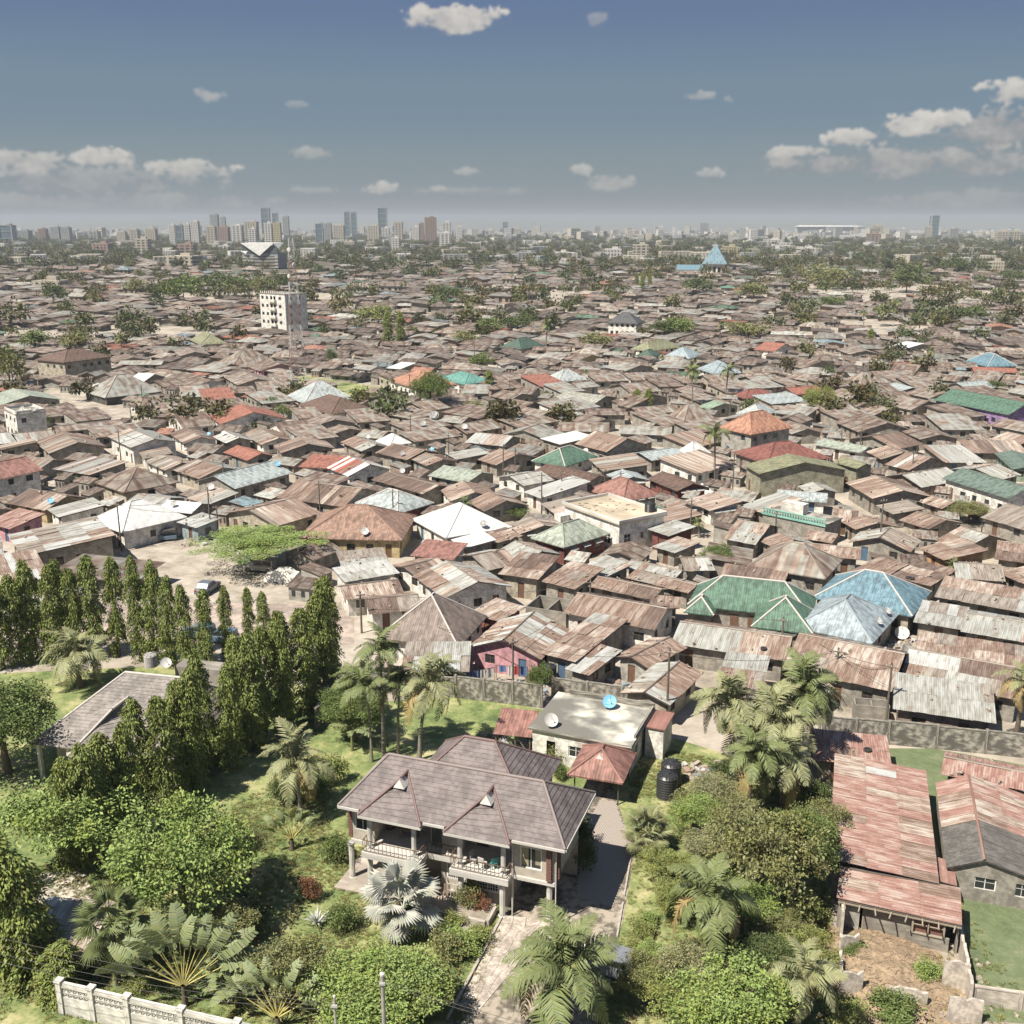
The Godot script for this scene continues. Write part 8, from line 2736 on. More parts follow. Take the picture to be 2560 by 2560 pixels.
func mast_tree(at: Vector3,hh: float,wide: float,k: int,label: String) -> void:
	var o := thing("mast_tree",label,"tree",at,k * 67.0,"mast trees")
	o.rotation.z = 0.03 * sin(k * 2.3)
	part(o,"trunk",trunk_mesh([Vector3.ZERO,Vector3(0,hh * 0.5,0),Vector3(0,hh * 0.9,0)],0.14,0.03,6),M["bark"])
	part(o,"crown",proto["mast%d" % (k % 4)],M["leaf_mast"],Transform3D(Basis.from_scale(Vector3(wide,hh / 10.0,wide)),Vector3.ZERO))

func garden() -> void:
	var words := ["first","second","third","fourth","fifth","sixth","seventh","eighth","ninth","tenth","eleventh","twelfth","thirteenth","fourteenth","fifteenth","sixteenth","seventeenth","eighteenth","nineteenth","twentieth"]
	var row := [[Vector3(-53.22,0,-101.62),9.3,1.02],[Vector3(-51.92,0,-103.06),10.2,1.09],[Vector3(-50.46,0,-103.56),11.2,1.02],[Vector3(-48.66,0,-103.31),10.8,0.88],[Vector3(-47.58,0,-104.05),11.2,0.82],[Vector3(-46.39,0,-104.05),10.4,0.82],[Vector3(-44.58,0,-104.55),11.4,1.02],[Vector3(-42.36,0,-105.05),11.2,0.88],[Vector3(-39.54,0,-103.56),11.7,0.78],[Vector3(-37.79,0,-103.06),11.4,0.82],[Vector3(-35.91,0,-102.1),10.2,0.78],[Vector3(-33.81,0,-101.62),9.3,0.75],[Vector3(-31.95,0,-101.62),8.9,0.75],[Vector3(-30.34,0,-104.05),8.4,0.61],[Vector3(-28.19,0,-105.05),7.8,0.54],[Vector3(-26.26,0,-104.05),7.6,0.61]]
	for k in row.size():
		mast_tree(row[k][0],row[k][1],row[k][2],k,"%s mast tree from the left in the row along the road" % words[k])
	var a := Vector3(-17.68,0,-96.61)
	var b := Vector3(-31.34,0,-65.66)
	var n := 19
	R.seed = 21
	for k in n:
		var t := float(k) / (n - 1)
		var side := Vector3(0.5,0,0.9) * (0.9 if k % 2 else -0.9)
		var p := a.lerp(b,t) + side * R.randf_range(0.4,1.1) + Vector3(R.randf_range(-0.4,0.4),0,0)
		mast_tree(p,lerpf(12.0,9.6,t) + R.randf_range(-1.0,0.6),R.randf_range(0.8,1.08),k + 1,"%s mast tree from the far end of the dense diagonal row" % words[k])
	mast_tree(Vector3(-31.31,0,-55.61),10.2,1.7,1,"mast tree with hanging dry vines at the near left corner")
	mast_tree(Vector3(-29.45,0,-54.65),8.8,1.4,2,"shorter mast tree beside the vine-hung one at the near left corner")
	mast_tree(Vector3(-27.33,0,-53.27),3.6,1.0,3,"young mast tree just before the garden wall")
	broad_tree(Vector3(-21.71,0,-59.92),8.2,4.2,"dense","leaf_bright","round bright green tree in the middle of the villa garden","broadleaf_tree",20)
	broad_tree(Vector3(-32.27,0,-66.52),7.6,4.8,"loose","leaf_bright","spreading pale green tree with forked trunk by the mast trees","broadleaf_tree",75)
	broad_tree(Vector3(-18.73,0,-65.49),4.4,1.5,"loose2","leaf_olive","slim small tree on the lawn behind the round bright tree","broadleaf_tree",10)
	broad_tree(Vector3(-42.81,0,-79.99),8.4,4.6,"dense2","leaf_mid","dense dark tree overhanging the grey tiled roof at the left edge","broadleaf_tree",130)
	broad_tree(Vector3(-13.18,0,-52.82),4.6,2.7,"loose","leaf_olive","greyish leafy tree beside the smaller travellers palm","broadleaf_tree",60)
	broad_tree(Vector3(-7.97,0,-50.82),4.4,3.6,"dense2","leaf_bright","wide bright green tree between the two street poles","broadleaf_tree",200)
	broad_tree(Vector3(-5.83,0,-51.62),3.4,2.3,"dense","leaf_yellow","yellow-green tree at the edge of the driveway by the street","broadleaf_tree",100)
	broad_tree(Vector3(16.6,0,-60.92),9.0,3.7,"loose","leaf_olive","large leafy tree between lawn and long rust shed","broadleaf_tree",33)
	broad_tree(Vector3(19.58,0,-62.71),6.6,2.5,"dense","leaf_mid","darker tree hugging the side of the long rust shed","broadleaf_tree",144)
	broad_tree(Vector3(11.89,0,-48.85),5.4,3.6,"loose2","leaf_bright","pale leafy tree at the near edge between palm and ruin","broadleaf_tree",80)
	broad_tree(Vector3(15.37,0,-52.75),4.2,2.3,"dense2","leaf_dark","dark shaded tree behind the pale leafy one","broadleaf_tree",10)
	broad_tree(Vector3(17.16,0,-56.98),3.6,1.8,"loose","leaf_olive","thin olive tree at the corner of the ruin","broadleaf_tree",55)
	broad_tree(Vector3(-14.59,0,-88.17),4.6,2.6,"dense2","leaf_mid","leafy tree below the garden palms at the end of the mast row","broadleaf_tree",15)
	broad_tree(Vector3(-14.12,0,-85.64),4.2,2.6,"dense","leaf_mid","leafy tree at the foot of the three slim palms","broadleaf_tree",170)
	broad_tree(Vector3(2.5,0,-93.23),4.6,1.3,"loose2","leaf_mid","thin tree growing at the block boundary wall","broadleaf_tree",70)
	broad_tree(Vector3(7.82,0,-52.75),3.0,1.5,"dense","leaf_olive","small round tree on the lawn below the royal palm","broadleaf_tree",40)
	broad_tree(Vector3(9.35,0,-51.39),3.6,2.2,"loose","leaf_yellow","yellowish low tree right of the feather palm at the near edge","broadleaf_tree",25)
	broad_tree(Vector3(-18.52,0,-57.27),3.4,2.2,"loose2","leaf_olive","feathery low tree above the banana plants","broadleaf_tree",85)
	broad_tree(Vector3(20.25,0,-84.31),4.0,2.2,"dense","leaf_mid","leafy tree behind the coconut cluster by the lane","broadleaf_tree",45)
	var strip := [[Vector3(10.62,0,-65.08),2.6,1.7,"loose"],[Vector3(13.7,0,-70.3),3.6,2.0,"loose2"],[Vector3(14.29,0,-65.82),3.2,1.9,"dense"],[Vector3(16.66,0,-68.67),4.2,2.2,"loose"],[Vector3(10.99,0,-60.7),2.6,1.6,"dense2"],[Vector3(14.95,0,-59),4.4,2.4,"loose2"],[Vector3(10.79,0,-52.75),3.4,2.2,"dense"],[Vector3(13.63,0,-50.41),4.0,2.4,"loose"],[Vector3(18.13,0,-54.71),3.6,1.9,"loose2"],[Vector3(8.89,0,-55.26),2.2,1.4,"loose"],[Vector3(16.08,0,-73.79),3.4,1.9,"dense2"],[Vector3(22.38,0,-67.61),5.0,2.0,"loose"]]
	for k in strip.size():
		broad_tree(strip[k][0],strip[k][1],strip[k][2],strip[k][3],["leaf_yellow","leaf_bright","frond_pale","leaf_olive"][k % 4],"%s of the pale self-sown trees between drive and long shed, counted from the far end" % words[[4,1,3,2,6,7,9,11,8,10,0,5][k]],"self_sown_tree",k * 77.0)
	var sh := [[Vector3(-12.83,0,-67.23),1.2,2.0,"small","leaf_mid","leafy shrub at the far left corner column of the villa"],[Vector3(-11.27,0,-59.57),1.1,1.8,"small","leaf_mid","dark shrub left of the silver palm"],[Vector3(-3.04,0,-61.84),1.0,1.9,"small","leaf_olive","bushy shrub in the planter before the ground floor window"],[Vector3(-2.24,0,-61.48),0.8,1.3,"small2","red_leaf","reddish shrub at the planter edge"],[Vector3(-3.94,0,-59.74),0.8,1.0,"small2","leaf_yellow","low yellow shrub beside the step stones"],[Vector3(-3.17,0,-57.29),1.3,1.5,"small","leaf_bright","rounded bright shrub along the driveway kerb"],[Vector3(-4.2,0,-56.81),1.2,1.6,"small2","leaf_olive","olive-leaved shrub next to the bright one by the kerb"],[Vector3(-2.25,0,-58.41),0.9,1.0,"small","leaf_yellow","low yellowish shrub nearest the kerb corner"],[Vector3(-4.96,0,-58.58),0.9,1.2,"small","leaf_dark","dark shrub at the foot of the silver palm"],[Vector3(5.14,0,-66.01),1.0,2.6,"small","leaf_dark","tall dark shrub against the right wall of the villa"],[Vector3(5.07,0,-68.7),0.9,2.8,"small2","leaf_dark","climbing dark shrub at the rear right wall of the villa"],[Vector3(3.91,0,-79.1),0.8,1.5,"small","leaf_mid","shrub between the rear roof and the gazebo"],[Vector3(3.75,0,-82.21),1.0,1.6,"small2","leaf_olive","grey-green shrub before the bungalow window"],[Vector3(-13.96,0,-62.78),0.8,1.6,"small2","red_leaf","upright red-leaved shrub on the lawn"],[Vector3(-17.35,0,-59.02),1.4,1.8,"small2","leaf_dark","dark shrub under the round bright tree"],[Vector3(-22.71,0,-53.88),0.9,1.0,"small","leaf_yellow","yellow-green shrub behind the garden wall pillar"],[Vector3(-26.53,0,-54.5),1.2,1.2,"small2","leaf_dark","dark shrub in the corner behind the garden wall"],[Vector3(-10.55,0,-53.72),1.3,1.7,"small","leaf_bright","bright shrub right of the greyish leafy tree"],[Vector3(-15.9,0,-76.33),1.4,2.0,"small","leaf_mid","large shrub left of the villa awning"],[Vector3(-18.28,0,-75.24),1.3,1.8,"small","leaf_dark","dark shrub under the pale coconut palm"],[Vector3(-15.26,0,-78.59),1.4,2.2,"small2","leaf_yellow","yellowish shrub behind the villa's left end"],[Vector3(19.44,0,-60.05),1.2,1.9,"small2","leaf_yellow","vivid yellow-green shrub at the shed corner"],[Vector3(17.25,0,-59),1.0,1.6,"small","red_leaf","brownish shrub below the large leafy tree"],[Vector3(13.88,0,-74.4),1.3,1.4,"small","leaf_olive","olive shrub on the rough lawn behind the pandanus"],[Vector3(7.93,0,-56.98),0.8,1.0,"small2","leaf_yellow","small yellow shrub beside the parked dark car"],[Vector3(8.54,0,-58.79),0.8,1.1,"small","leaf_yellow","yellow-green tuft shrub at the driveway edge"],[Vector3(14,0,-56.98),1.4,1.7,"small2","leaf_dark","dark shrub under the royal palm"],[Vector3(15.28,0,-55.64),1.2,1.5,"small","leaf_mid","mid green shrub before the ruin's back wall"],[Vector3(19.42,0,-51.39),1.3,1.4,"small","leaf_yellow","low yellow-green shrub at the near left of the ruin"],[Vector3(22.39,0,-51.23),1.5,1.4,"small2","leaf_mid","low blue-green shrub at the near edge of the ruin"],[Vector3(21.65,0,-56.98),0.9,1.0,"small","leaf_mid","small shrub inside the ruin's left wall"],[Vector3(25.66,0,-54.71),0.9,1.2,"small2","leaf_bright","green shrub against the ruin's yard wall"],[Vector3(9.11,0,-60.05),0.7,0.9,"small2","leaf_bright","tuft on the lawn edge left of the royal palm"],[Vector3(17.79,0,-79.26),1.2,1.5,"small","leaf_dark","dark shrub below the coconut cluster"],[Vector3(22.53,0,-75.96),1.5,2.0,"small2","leaf_yellow","yellow-green shrub below the coconut cluster's right palm"],[Vector3(24.11,0,-73.79),1.3,2.6,"small","leaf_dark","dark shrub squeezed at the shed's far corner"]]
	for k in sh.size():
		bush(sh[k][0],sh[k][1],sh[k][2],sh[k][3],sh[k][4],sh[k][5],k * 53.0)
	feather_palm(Vector3(-16.53,0,-72.88),4.6,20,3.9,"coconut palm with pale drooping fronds left of the villa",Vector3(-0.2,0,0),"frond_pale")
	feather_palm(Vector3(-43.41,0,-97.04),3.0,26,4.3,"feathery palm in front of the road-side mast trees",Vector3.ZERO,"frond_pale","feather_palm",0.3,0,"bark")
	feather_palm(Vector3(-12.13,0,-81.91),6.8,18,2.9,"slimmest left palm of the three slim palms behind the villa",Vector3(-0.2,0,0.1),"frond","slim_palm",0.11)
	feather_palm(Vector3(-11.24,0,-83.23),9.4,20,3.1,"tallest palm of the three slim palms behind the villa",Vector3.ZERO,"frond","slim_palm",0.15)
	feather_palm(Vector3(-9.98,0,-83.23),6.4,18,3.0,"right palm of the three slim palms behind the villa",Vector3(0.3,0,0),"frond","slim_palm",0.12)
	feather_palm(Vector3(-8.04,0,-82.23),6.6,22,4.0,"pale coconut palm leaning over the villa's rear roof",Vector3(1.0,0,-0.2),"frond_pale")
	feather_palm(Vector3(-14.47,0,-89.29),4.0,18,3.0,"low palm beside the wall end behind the mast row",Vector3.ZERO,"frond","slim_palm",0.12)
	feather_palm(Vector3(19.12,0,-78.92),6.4,24,4.0,"left coconut palm of the dense cluster at the boundary wall",Vector3(-1.2,0,-0.5),"frond_pale")
	feather_palm(Vector3(21.22,0,-78.24),5.6,26,4.2,"front coconut palm of the dense cluster at the boundary wall",Vector3(0.2,0,0.4),"frond_pale")
	feather_palm(Vector3(23.89,0,-79.26),7.2,24,4.0,"right coconut palm of the dense cluster at the boundary wall",Vector3(0.3,0,-0.6),"frond")
	feather_palm(Vector3(21.62,0,-75.02),3.6,24,3.8,"low coconut palm in front of the dense cluster",Vector3(-0.3,0,0.2),"frond_pale")
	feather_palm(Vector3(12.07,0,-55.07),5.2,20,3.7,"dark royal palm with hanging fronds on the rough lawn",Vector3.ZERO,"frond","royal_palm",0.2,3)
	feather_palm(Vector3(2.88,0,-50.74),3.4,23,4.5,"spreading feather palm at the near end of the driveway",Vector3(0.1,0,-0.1),"frond","feather_palm",0.22,1)
	feather_palm(Vector3(16.41,0,-50.09),3.4,18,3.0,"yellowish palm at the near edge beside the ruin",Vector3.ZERO,"frond_pale","slim_palm",0.12)
	feather_palm(Vector3(44.58,0,-84.25),6.0,22,3.2,"shaggy palm with brown hanging fronds at the right edge",Vector3(0.2,0,0),"frond_pale","shaggy_palm",0.25,6,"bark")
	feather_palm(Vector3(25.79,0,-81.72),5.6,22,3.7,"far right coconut palm of the dense cluster beside the low lean-to",Vector3(-0.6,0,0.2),"frond_pale")
	feather_palm(Vector3(18.7,0,-73.79),4.6,22,3.8,"coconut palm between the dense cluster and the large leafy tree",Vector3(0.2,0,0),"frond")
	fan_palm(Vector3(9.92,0,-68.4),1.6,30,2.1,"shaggy pandanus-like bush palm at the driveway's far end","frond_pale","bush_palm","fan_cut",0.3,-0.9)
	fan_palm(Vector3(-24.12,0,-54.34),4.4,24,2.5,"dark fan palm left of the large travellers palm","frond","fan_palm","fan_cut",0.16,-1.0)
	fan_palm(Vector3(-7.33,0,-59.57),2.3,17,2.9,"big silver-blue fan palm before the villa terrace","frond_silver","silver_palm","fan",0.28,-0.75)
	traveller_palm(Vector3(-19.46,0,-52.45),1.5,19,2.5,8,"large travellers palm with fan of yellow stalks by the garden wall")
	traveller_palm(Vector3(-13.59,0,-50.8),0.7,13,1.9,-6,"smaller travellers palm at the near edge of the garden",1.0)
	traveller_palm(Vector3(-16.37,0,-68.65),0.9,10,1.3,15,"young white-stemmed travellers palm on the lawn",1.0)
	banana_plant(Vector3(-17.67,0,-53.27),1.8,8,"banana plant right of the large travellers palm")
	banana_plant(Vector3(-16.41,0,-52.52),1.4,8,"banana plant between the two travellers palms")
	banana_plant(Vector3(-12.09,0,-53.27),1.6,7,"banana plant by the greyish leafy tree")
	banana_plant(Vector3(-24.31,0,-55.61),1.9,8,"banana plant behind the dark fan palm")
	banana_plant(Vector3(-14.14,0,-83.9),2.0,8,"banana plant at the end of the mast row")
	rosette(Vector3(-12.92,0,-59.74),22,1.1,"frond_silver","white spiky rosette plant on the lawn","rosette_plant")
	rosette(Vector3(-18.41,0,-62.38),24,1.3,"leaf_dark","dark spiky rosette under the round bright tree","rosette_plant")
	rosette(Vector3(-23.58,0,-54.5),18,0.8,"leaf_yellow","yellow-green rosette at the foot of the fan palm","rosette_plant")
	rosette(Vector3(-2.62,0,-62.75),18,0.9,"frond_silver","pale rosette in the planter below the balcony","rosette_plant")
	broad_tree(Vector3(-33.93,0,-134.72),5.2,7.8,"umbrella","leaf_bright","flat umbrella-shaped tree shading the sandy parking lot","umbrella_tree",0,0.72)

func _ready() -> void:
	R.seed = 1
	make_view()
	make_materials()
	make_shared()
	make_plants()
	breeze_mesh()
	make_ground()
	villa()
	back_villa()
	bungalow()
	green_house()
	flat_villa()
	right_sheds()
	R.seed = 2024
	for q in HOUSES:
		house(q)
	for c in get_children():
		if "awning" in str(c.get_meta("label","")) and str(c.name).begins_with("house"):
			var wl: MeshInstance3D = c.get_node("wall")
			var sz: Vector3 = wl.mesh.get_aabb().size
			for k in 3:
				bx(c,"awning",Vector3(sz.x / 2 + 0.32,2.05,sz.z * (0.3 - 0.3 * k)),Vector3(0.75,0.05,1.4),M["galvw"],Basis(Vector3(0,0,1),-0.5))
	var tq := thing("turquoise_house","low house with long turquoise balustrade parapet","house",Vector3(42.8,0,-149.3),-43.4)
	roofed_box(tq,10.0,5.0,3.3,"block",[],[])
	bx(tq,"roof",Vector3(0,3.36,0),Vector3(10.3,0.14,5.3),M["concrete"])
	for k in 24:
		bx(tq,"baluster",Vector3(-4.9 + k * 0.426,3.75,2.5),Vector3(0.2,0.6,0.12),M["wall_turquoise"])
	bx(tq,"rail",Vector3(0,4.1,2.5),Vector3(10.2,0.12,0.2),M["wall_turquoise"])
	bx(tq,"fascia",Vector3(0,3.3,2.66),Vector3(10.3,0.3,0.06),M["wall_turquoise"])
	bx(tq,"stair_house",Vector3(-1.5,4.2,-0.5),Vector3(3.6,1.6,1.6),M["wall_white"])
	roofless_cells(Vector3(4.75,0,-115.15),-24,5.0,4.2,2.2,2,"roofless grey block rooms beside the long rust-brown house")
	roofless_cells(Vector3(33.67,0,-90.05),-12,3.0,1.6,1.7,2,"roofless twin latrine cells by the boundary wall")
	var wv := thing("white_two_storey_house","white two-storey house with dark slate hip roof and many windows","house",Vector3(47.0,0,-439.6),-20.6)
	for k in 2:
		var ops := []
		for j in 5:
			ops.append([0.9 + j * 2.2,2.1 + j * 2.2,0.9,2.2,"window"])
		var g := Geo.new()
		facade(g,Vector3(-5.9,2.9 * k,5.1),Vector3.RIGHT,11.8,2.9,ops)
		facade(g,Vector3(5.9,2.9 * k,5.1),Vector3(0,0,-1),10.2,2.9,ops.slice(0,4))
		facade(g,Vector3(5.9,2.9 * k,-5.1),Vector3(-1,0,0),11.8,2.9,[])
		facade(g,Vector3(-5.9,2.9 * k,-5.1),Vector3(0,0,1),10.2,2.9,[])
		part(wv,"storey",g.mesh(),M["wall_white"])
		fill_ops(wv,Vector3(-5.9,2.9 * k,5.1),Vector3.RIGHT,ops,1)
		fill_ops(wv,Vector3(5.9,2.9 * k,5.1),Vector3(0,0,-1),ops.slice(0,4),1)
	make_roof(wv,"hip",11.8,10.2,5.8,3.6,"asphalt",1,0.6)
	block_wall([Vector3(-5.53,0,-94.68),Vector3(2.84,0,-92.42)],2.3,"weathered block wall behind the palms and back yard","concrete")
	block_wall([Vector3(3.99,0,-94.47),Vector3(13.8,0,-91.22)],2.2,"block wall hidden behind the mottled flat roof","concrete")
	block_wall([Vector3(28.1,0,-86.17),Vector3(33.63,0,-85.11),Vector3(41.57,0,-83.4),Vector3(45.68,0,-82.4)],2.2,"long stained block wall with pilasters behind the grassy yard","concrete",3.6)
	block_wall([Vector3(-17.65,0,-95.31),Vector3(-18.03,0,-88.17),Vector3(-15.7,0,-96.61),Vector3(-5.16,0,-94.68)],2.0,"grey wall at the end of the mast row","concrete")
	block_wall([Vector3(-138.45,0,-303.3),Vector3(-125.03,0,-301.49),Vector3(-125.44,0,-316.63)],2.6,"plastered yard wall of the two-storey brown-roofed villa","concrete_pale")
	garden_wall()
	ruins()
	garden()
	water_tank(Vector3(13.2,0,-78.24),0.85,2.2,"black_plastic","rear one of the two black water tanks by the lane")
	water_tank(Vector3(12.58,0,-76.28),0.85,2.2,"black_plastic","front one of the two black water tanks by the lane")
	water_tank(Vector3(3.72,0.9,-97.3),0.75,1.5,"black_plastic","black water tank in the laundry yard")
	bx(self,"tank_stand",Vector3(3.75,0.45,-98.29),Vector3(1.7,0.9,1.7),M["concrete"]).name = "tank_stand"
	meta(get_node("tank_stand"),"square block stand under the laundry yard tank","stand")
	water_tank(Vector3(-22.24,1.6,-141.52),0.75,1.5,"black_plastic","black water tank before the pinkish-brown tiled roof")
	var ts := bx(self,"tank_tower",Vector3(-22.65,0.8,-144.13),Vector3(1.8,1.6,1.8),M["wall_block"])
	meta(ts,"block base under the tank before the pinkish-brown roof","stand")
	dish(Vector3(43.62,0,-109.6),0.78,-19,"dish_white","pale satellite dish right of the pale blue roof")
	dish(Vector3(41.51,3.23,-109.13),0.41,35,"dish_white","pale satellite dish in front of the bright blue roof")
	dish(Vector3(39.55,3.2,-106.12),0.41,34,"dish_white","pale satellite dish behind the open-doored long house")
	dish(Vector3(42.24,0,-104.37),0.82,32,"dish_mesh","dark mesh satellite dish right of the pale blue roof")
	dish(Vector3(-19.3,2.52,-179.82),0.49,10,"dish_white","pale satellite dish right of the red and white striped roof")
	dish(Vector3(14.08,2.59,-196.53),0.49,-10,"dish_white","pale satellite dish right of the wide sea-green roof")
	dish(Vector3(-17.22,3,-229.8),0.98,10,"dish_mesh","dark mesh satellite dish right of the dark brown hip roof")
	dish(Vector3(-17.33,3.02,-229.94),0.98,-21,"dish_mesh","dark mesh satellite dish left of the bright white lean-to")
	dish(Vector3(-19.36,2.68,-223.28),0.74,14,"dish_mesh","dark mesh satellite dish in front of the dark brown hip roof")
	dish(Vector3(-10.13,2.8,-219.03),0.66,19,"dish_white","pale satellite dish left of the bright white lean-to")
	dish(Vector3(-20.49,3.17,-139.78),0.57,19,"dish_white","pale satellite dish in front of the pinkish-brown tiled roof")
	dish(Vector3(-71.74,2.86,-157.94),0.49,8,"dish_blue","blue satellite dish in front of the streaked hip roof")
	dish(Vector3(-49.11,3.01,-165.94),0.57,16,"dish_white","pale satellite dish in front of the blue-grey gable roof")
	dish(Vector3(-59.46,2.78,-212.93),0.49,3,"dish_white","pale satellite dish right of the pale grey store roof")
	dish(Vector3(-62.7,2.53,-213.64),0.41,-6,"dish_blue","blue satellite dish right of the pale grey store roof")
	dish(Vector3(-41.37,3.55,-180.91),0.49,12,"dish_blue","blue satellite dish right of the blue-grey gable roof")
	dish(Vector3(-44.81,2.52,-209.79),0.49,24,"dish_mesh","dark mesh satellite dish right of the pale grey store roof")
	dish(Vector3(-4.03,3.23,-143.75),0.49,-15,"dish_mesh","dark mesh satellite dish in front of the brilliant white roof")
	dish(Vector3(-15.4,2.52,-198.61),0.41,-14,"dish_blue","blue satellite dish behind the red and white striped roof")
	dish(Vector3(83,2.44,-185.93),0.57,-30,"dish_mesh","dark mesh satellite dish behind the long grey-green roof")
	dish(Vector3(-20.8,2.59,-193.9),0.49,18,"dish_mesh","dark mesh satellite dish behind the red and white striped roof")
	dish(Vector3(-51.82,3.02,-155.47),0.49,-20,"dish_mesh","dark mesh satellite dish behind the white hip-roofed house")
	dish(Vector3(-29.27,2.53,-210.35),0.41,-8,"dish_white","pale satellite dish behind the red and white striped roof")
	dish(Vector3(-105.11,5.81,-223.1),0.66,-25,"dish_mesh","dark mesh satellite dish in front of the white two-storey block")
	dish(Vector3(-102.82,5.81,-223.37),0.57,17,"dish_mesh","dark mesh satellite dish left of the pale grey store roof")
	for q in [[0.1,-97.3,5.1,"in front of the pink-walled house"],[9.1,-115.2,5.2,"right of the roofless block cells"],[14.3,-88.5,7.8,"in front of the beige gable house"],[-17.1,-111.5,5,"left of the brown hip-roofed house"],[34.5,-88.2,6.5,"left of the mud-pink house"],[28.6,-103.6,5,"right of the broad streaked rust roof"],[31.9,-95.3,5,"in front of the open-doored long house"],[-55.4,-142.2,7.3,"in front of the white hip-roofed house"],[-44.6,-149.1,7.7,"right of the blue-grey kiosk"],[-43.5,-149.1,5,"left of the cream gable house"],[-74.6,-161.4,5.5,"in front of the white red-roofed house"],[-74.1,-194.4,7.5,"in front of the pale grey store roof"],[-90.6,-255.3,6.9,"behind the white two-storey block"],[-82.5,-238.1,6.5,"left of the long red-orange roof"],[-86.2,-234.7,5.3,"right of the white two-storey block"],[-50.4,-178.5,5,"left of the blue-grey gable roof"],[-29.4,-155,7.1,"right of the cream gable house"],[-18.2,-155,5.9,"in front of the silver-ridged grey roof"],[4.7,-161.4,7,"behind the white flat-roofed villa"],[8.3,-170.8,5,"right of the green-grey streaked roof"],[15.7,-172,5,"left of the maroon awning house"],[18.2,-170.8,5,"in front of the wide sea-green roof"],[-1.6,-186.8,6.3,"behind the green-grey streaked roof"],[0.6,-189.8,5,"left of the wide sea-green roof"],[-21.3,-217,6.4,"left of the bright white lean-to"],[-12.1,-196,6.5,"right of the red and white striped roof"],[-27.5,-281.2,6,"in front of the orange hip roof by the tree"],[-0.6,-275,5.4,"behind the yellow gable end"],[12.5,-301.5,5,"right of the teal hip roof"],[72.5,-185.4,5.5,"behind the long grey-green roof"],[65.8,-206,5,"right of the vivid orange hip roof"],[70.3,-207.8,5,"right of the maroon-red roof"],[56.8,-178.5,5,"right of the olive-green hall"],[37,-170.8,8.3,"right of the maroon awning house"],[37.8,-144.5,5.3,"in front of the turquoise parapet house"],[51.3,-140.1,8.4,"left of the orange-walled shop"],[26.4,-149.1,6,"behind the red-doored square house"],[64.9,-139.2,5,"behind the orange-walled shop"],[88.3,-260.6,8,"left of the purple-walled shops"],[51.4,-245.2,5,"right of the thatch-like roof"],[113.5,-316.6,5,"behind the purple-walled shops"],[67.3,-347,5,"in front of the white two-storey house"],[-69.1,-202.5,5,"right of the pale grey store roof"],[-12.7,-356.7,5,"behind the teal hip roof"],[99.4,-347,5,"behind the grey ribbed gable roof"]]:
		utility_pole(Vector3(q[0],0,q[1]),q[2],"slim dark utility pole " + q[3])
	broad_tree(Vector3(-20,0,-255.28),10.3,4.33,"dense2","leaf_mid","tall dark broad tree right of the dark brown hip roof","settlement_tree",235)
	broad_tree(Vector3(73.58,0,-248.87),7.2,3.59,"dense","leaf_yellow","vivid green round tree right of the thatch-like roof","settlement_tree",309)
	broad_tree(Vector3(-9.79,0,-331.14),5.3,3.69,"mid","leaf_mid","dark spreading tree behind the teal hip roof","settlement_tree",332)
	broad_tree(Vector3(0.83,0,-159.26),2.5,2.5,"loose","leaf_mid","low green tree behind the brilliant white roof","settlement_tree",277)
	broad_tree(Vector3(27.39,0,-133.67),3.8,2.27,"loose","leaf_mid","leafy green tree left of the large tan hip roof","settlement_tree",194)
	broad_tree(Vector3(70.73,0,-156.6),4,3.43,"umbrella","leaf_olive","dull flat-topped tree right of the pale-edged rust roof","settlement_tree",325)
	broad_tree(Vector3(-78.71,0,-179.82),2.7,1.62,"loose","leaf_mid","pale garden tree right of the white red-roofed house","settlement_tree",22)
	broad_tree(Vector3(-74.27,0,-179.82),2.5,1.27,"loose2","leaf_olive","small pale tree left of the streaked hip roof","settlement_tree",318)
	broad_tree(Vector3(-110.05,0,-251.4),2.7,2.46,"mid","leaf_dark","dark round tree behind the white two-storey block","settlement_tree",220)
	broad_tree(Vector3(-106.78,0,-236.93),2.8,2.24,"mid2","leaf_mid","light green round tree behind the white two-storey block","settlement_tree",27)
	broad_tree(Vector3(-138.02,0,-287.67),11.2,3.94,"mid","leaf_olive","tall thin tree in front of the two-storey brown-roofed villa","settlement_tree",190)
	broad_tree(Vector3(-60.33,0,-259.28),3,2.43,"mid","leaf_dark","dark bushy tree left of the dark brown hip roof","settlement_tree",321)
	broad_tree(Vector3(-54.15,0,-246.39),3.4,2.01,"mid2","leaf_mid","small leafy tree behind the long red-orange roof","settlement_tree",254)
	broad_tree(Vector3(-58.74,0,-342.31),5.1,1.8,"mid","leaf_dark","dark upright tree behind the teal hip roof","settlement_tree",161)
	broad_tree(Vector3(-9.1,0,-251.4),3.4,2.73,"mid2","leaf_olive","low olive tree left of the yellow gable end","settlement_tree",215)
	broad_tree(Vector3(5.9,0,-228.13),2.5,2,"mid","leaf_mid","small dark tree behind the bright white lean-to","settlement_tree",214)
	broad_tree(Vector3(9.41,0,-272.03),2.5,1.5,"mid2","leaf_dark","small round tree behind the grey ribbed gable roof","settlement_tree",235)
	broad_tree(Vector3(93.78,0,-310.78),4.1,2.07,"mid","leaf_dark","dark upright tree behind the purple-walled shops","settlement_tree",9)
	broad_tree(Vector3(84.84,0,-294.43),2.5,2.5,"mid2","leaf_olive","olive spreading tree behind the purple-walled shops","settlement_tree",125)
	broad_tree(Vector3(131.33,0,-284.41),3.8,2.29,"mid","leaf_dark","dark leafy tree behind the purple-walled shops","settlement_tree",111)
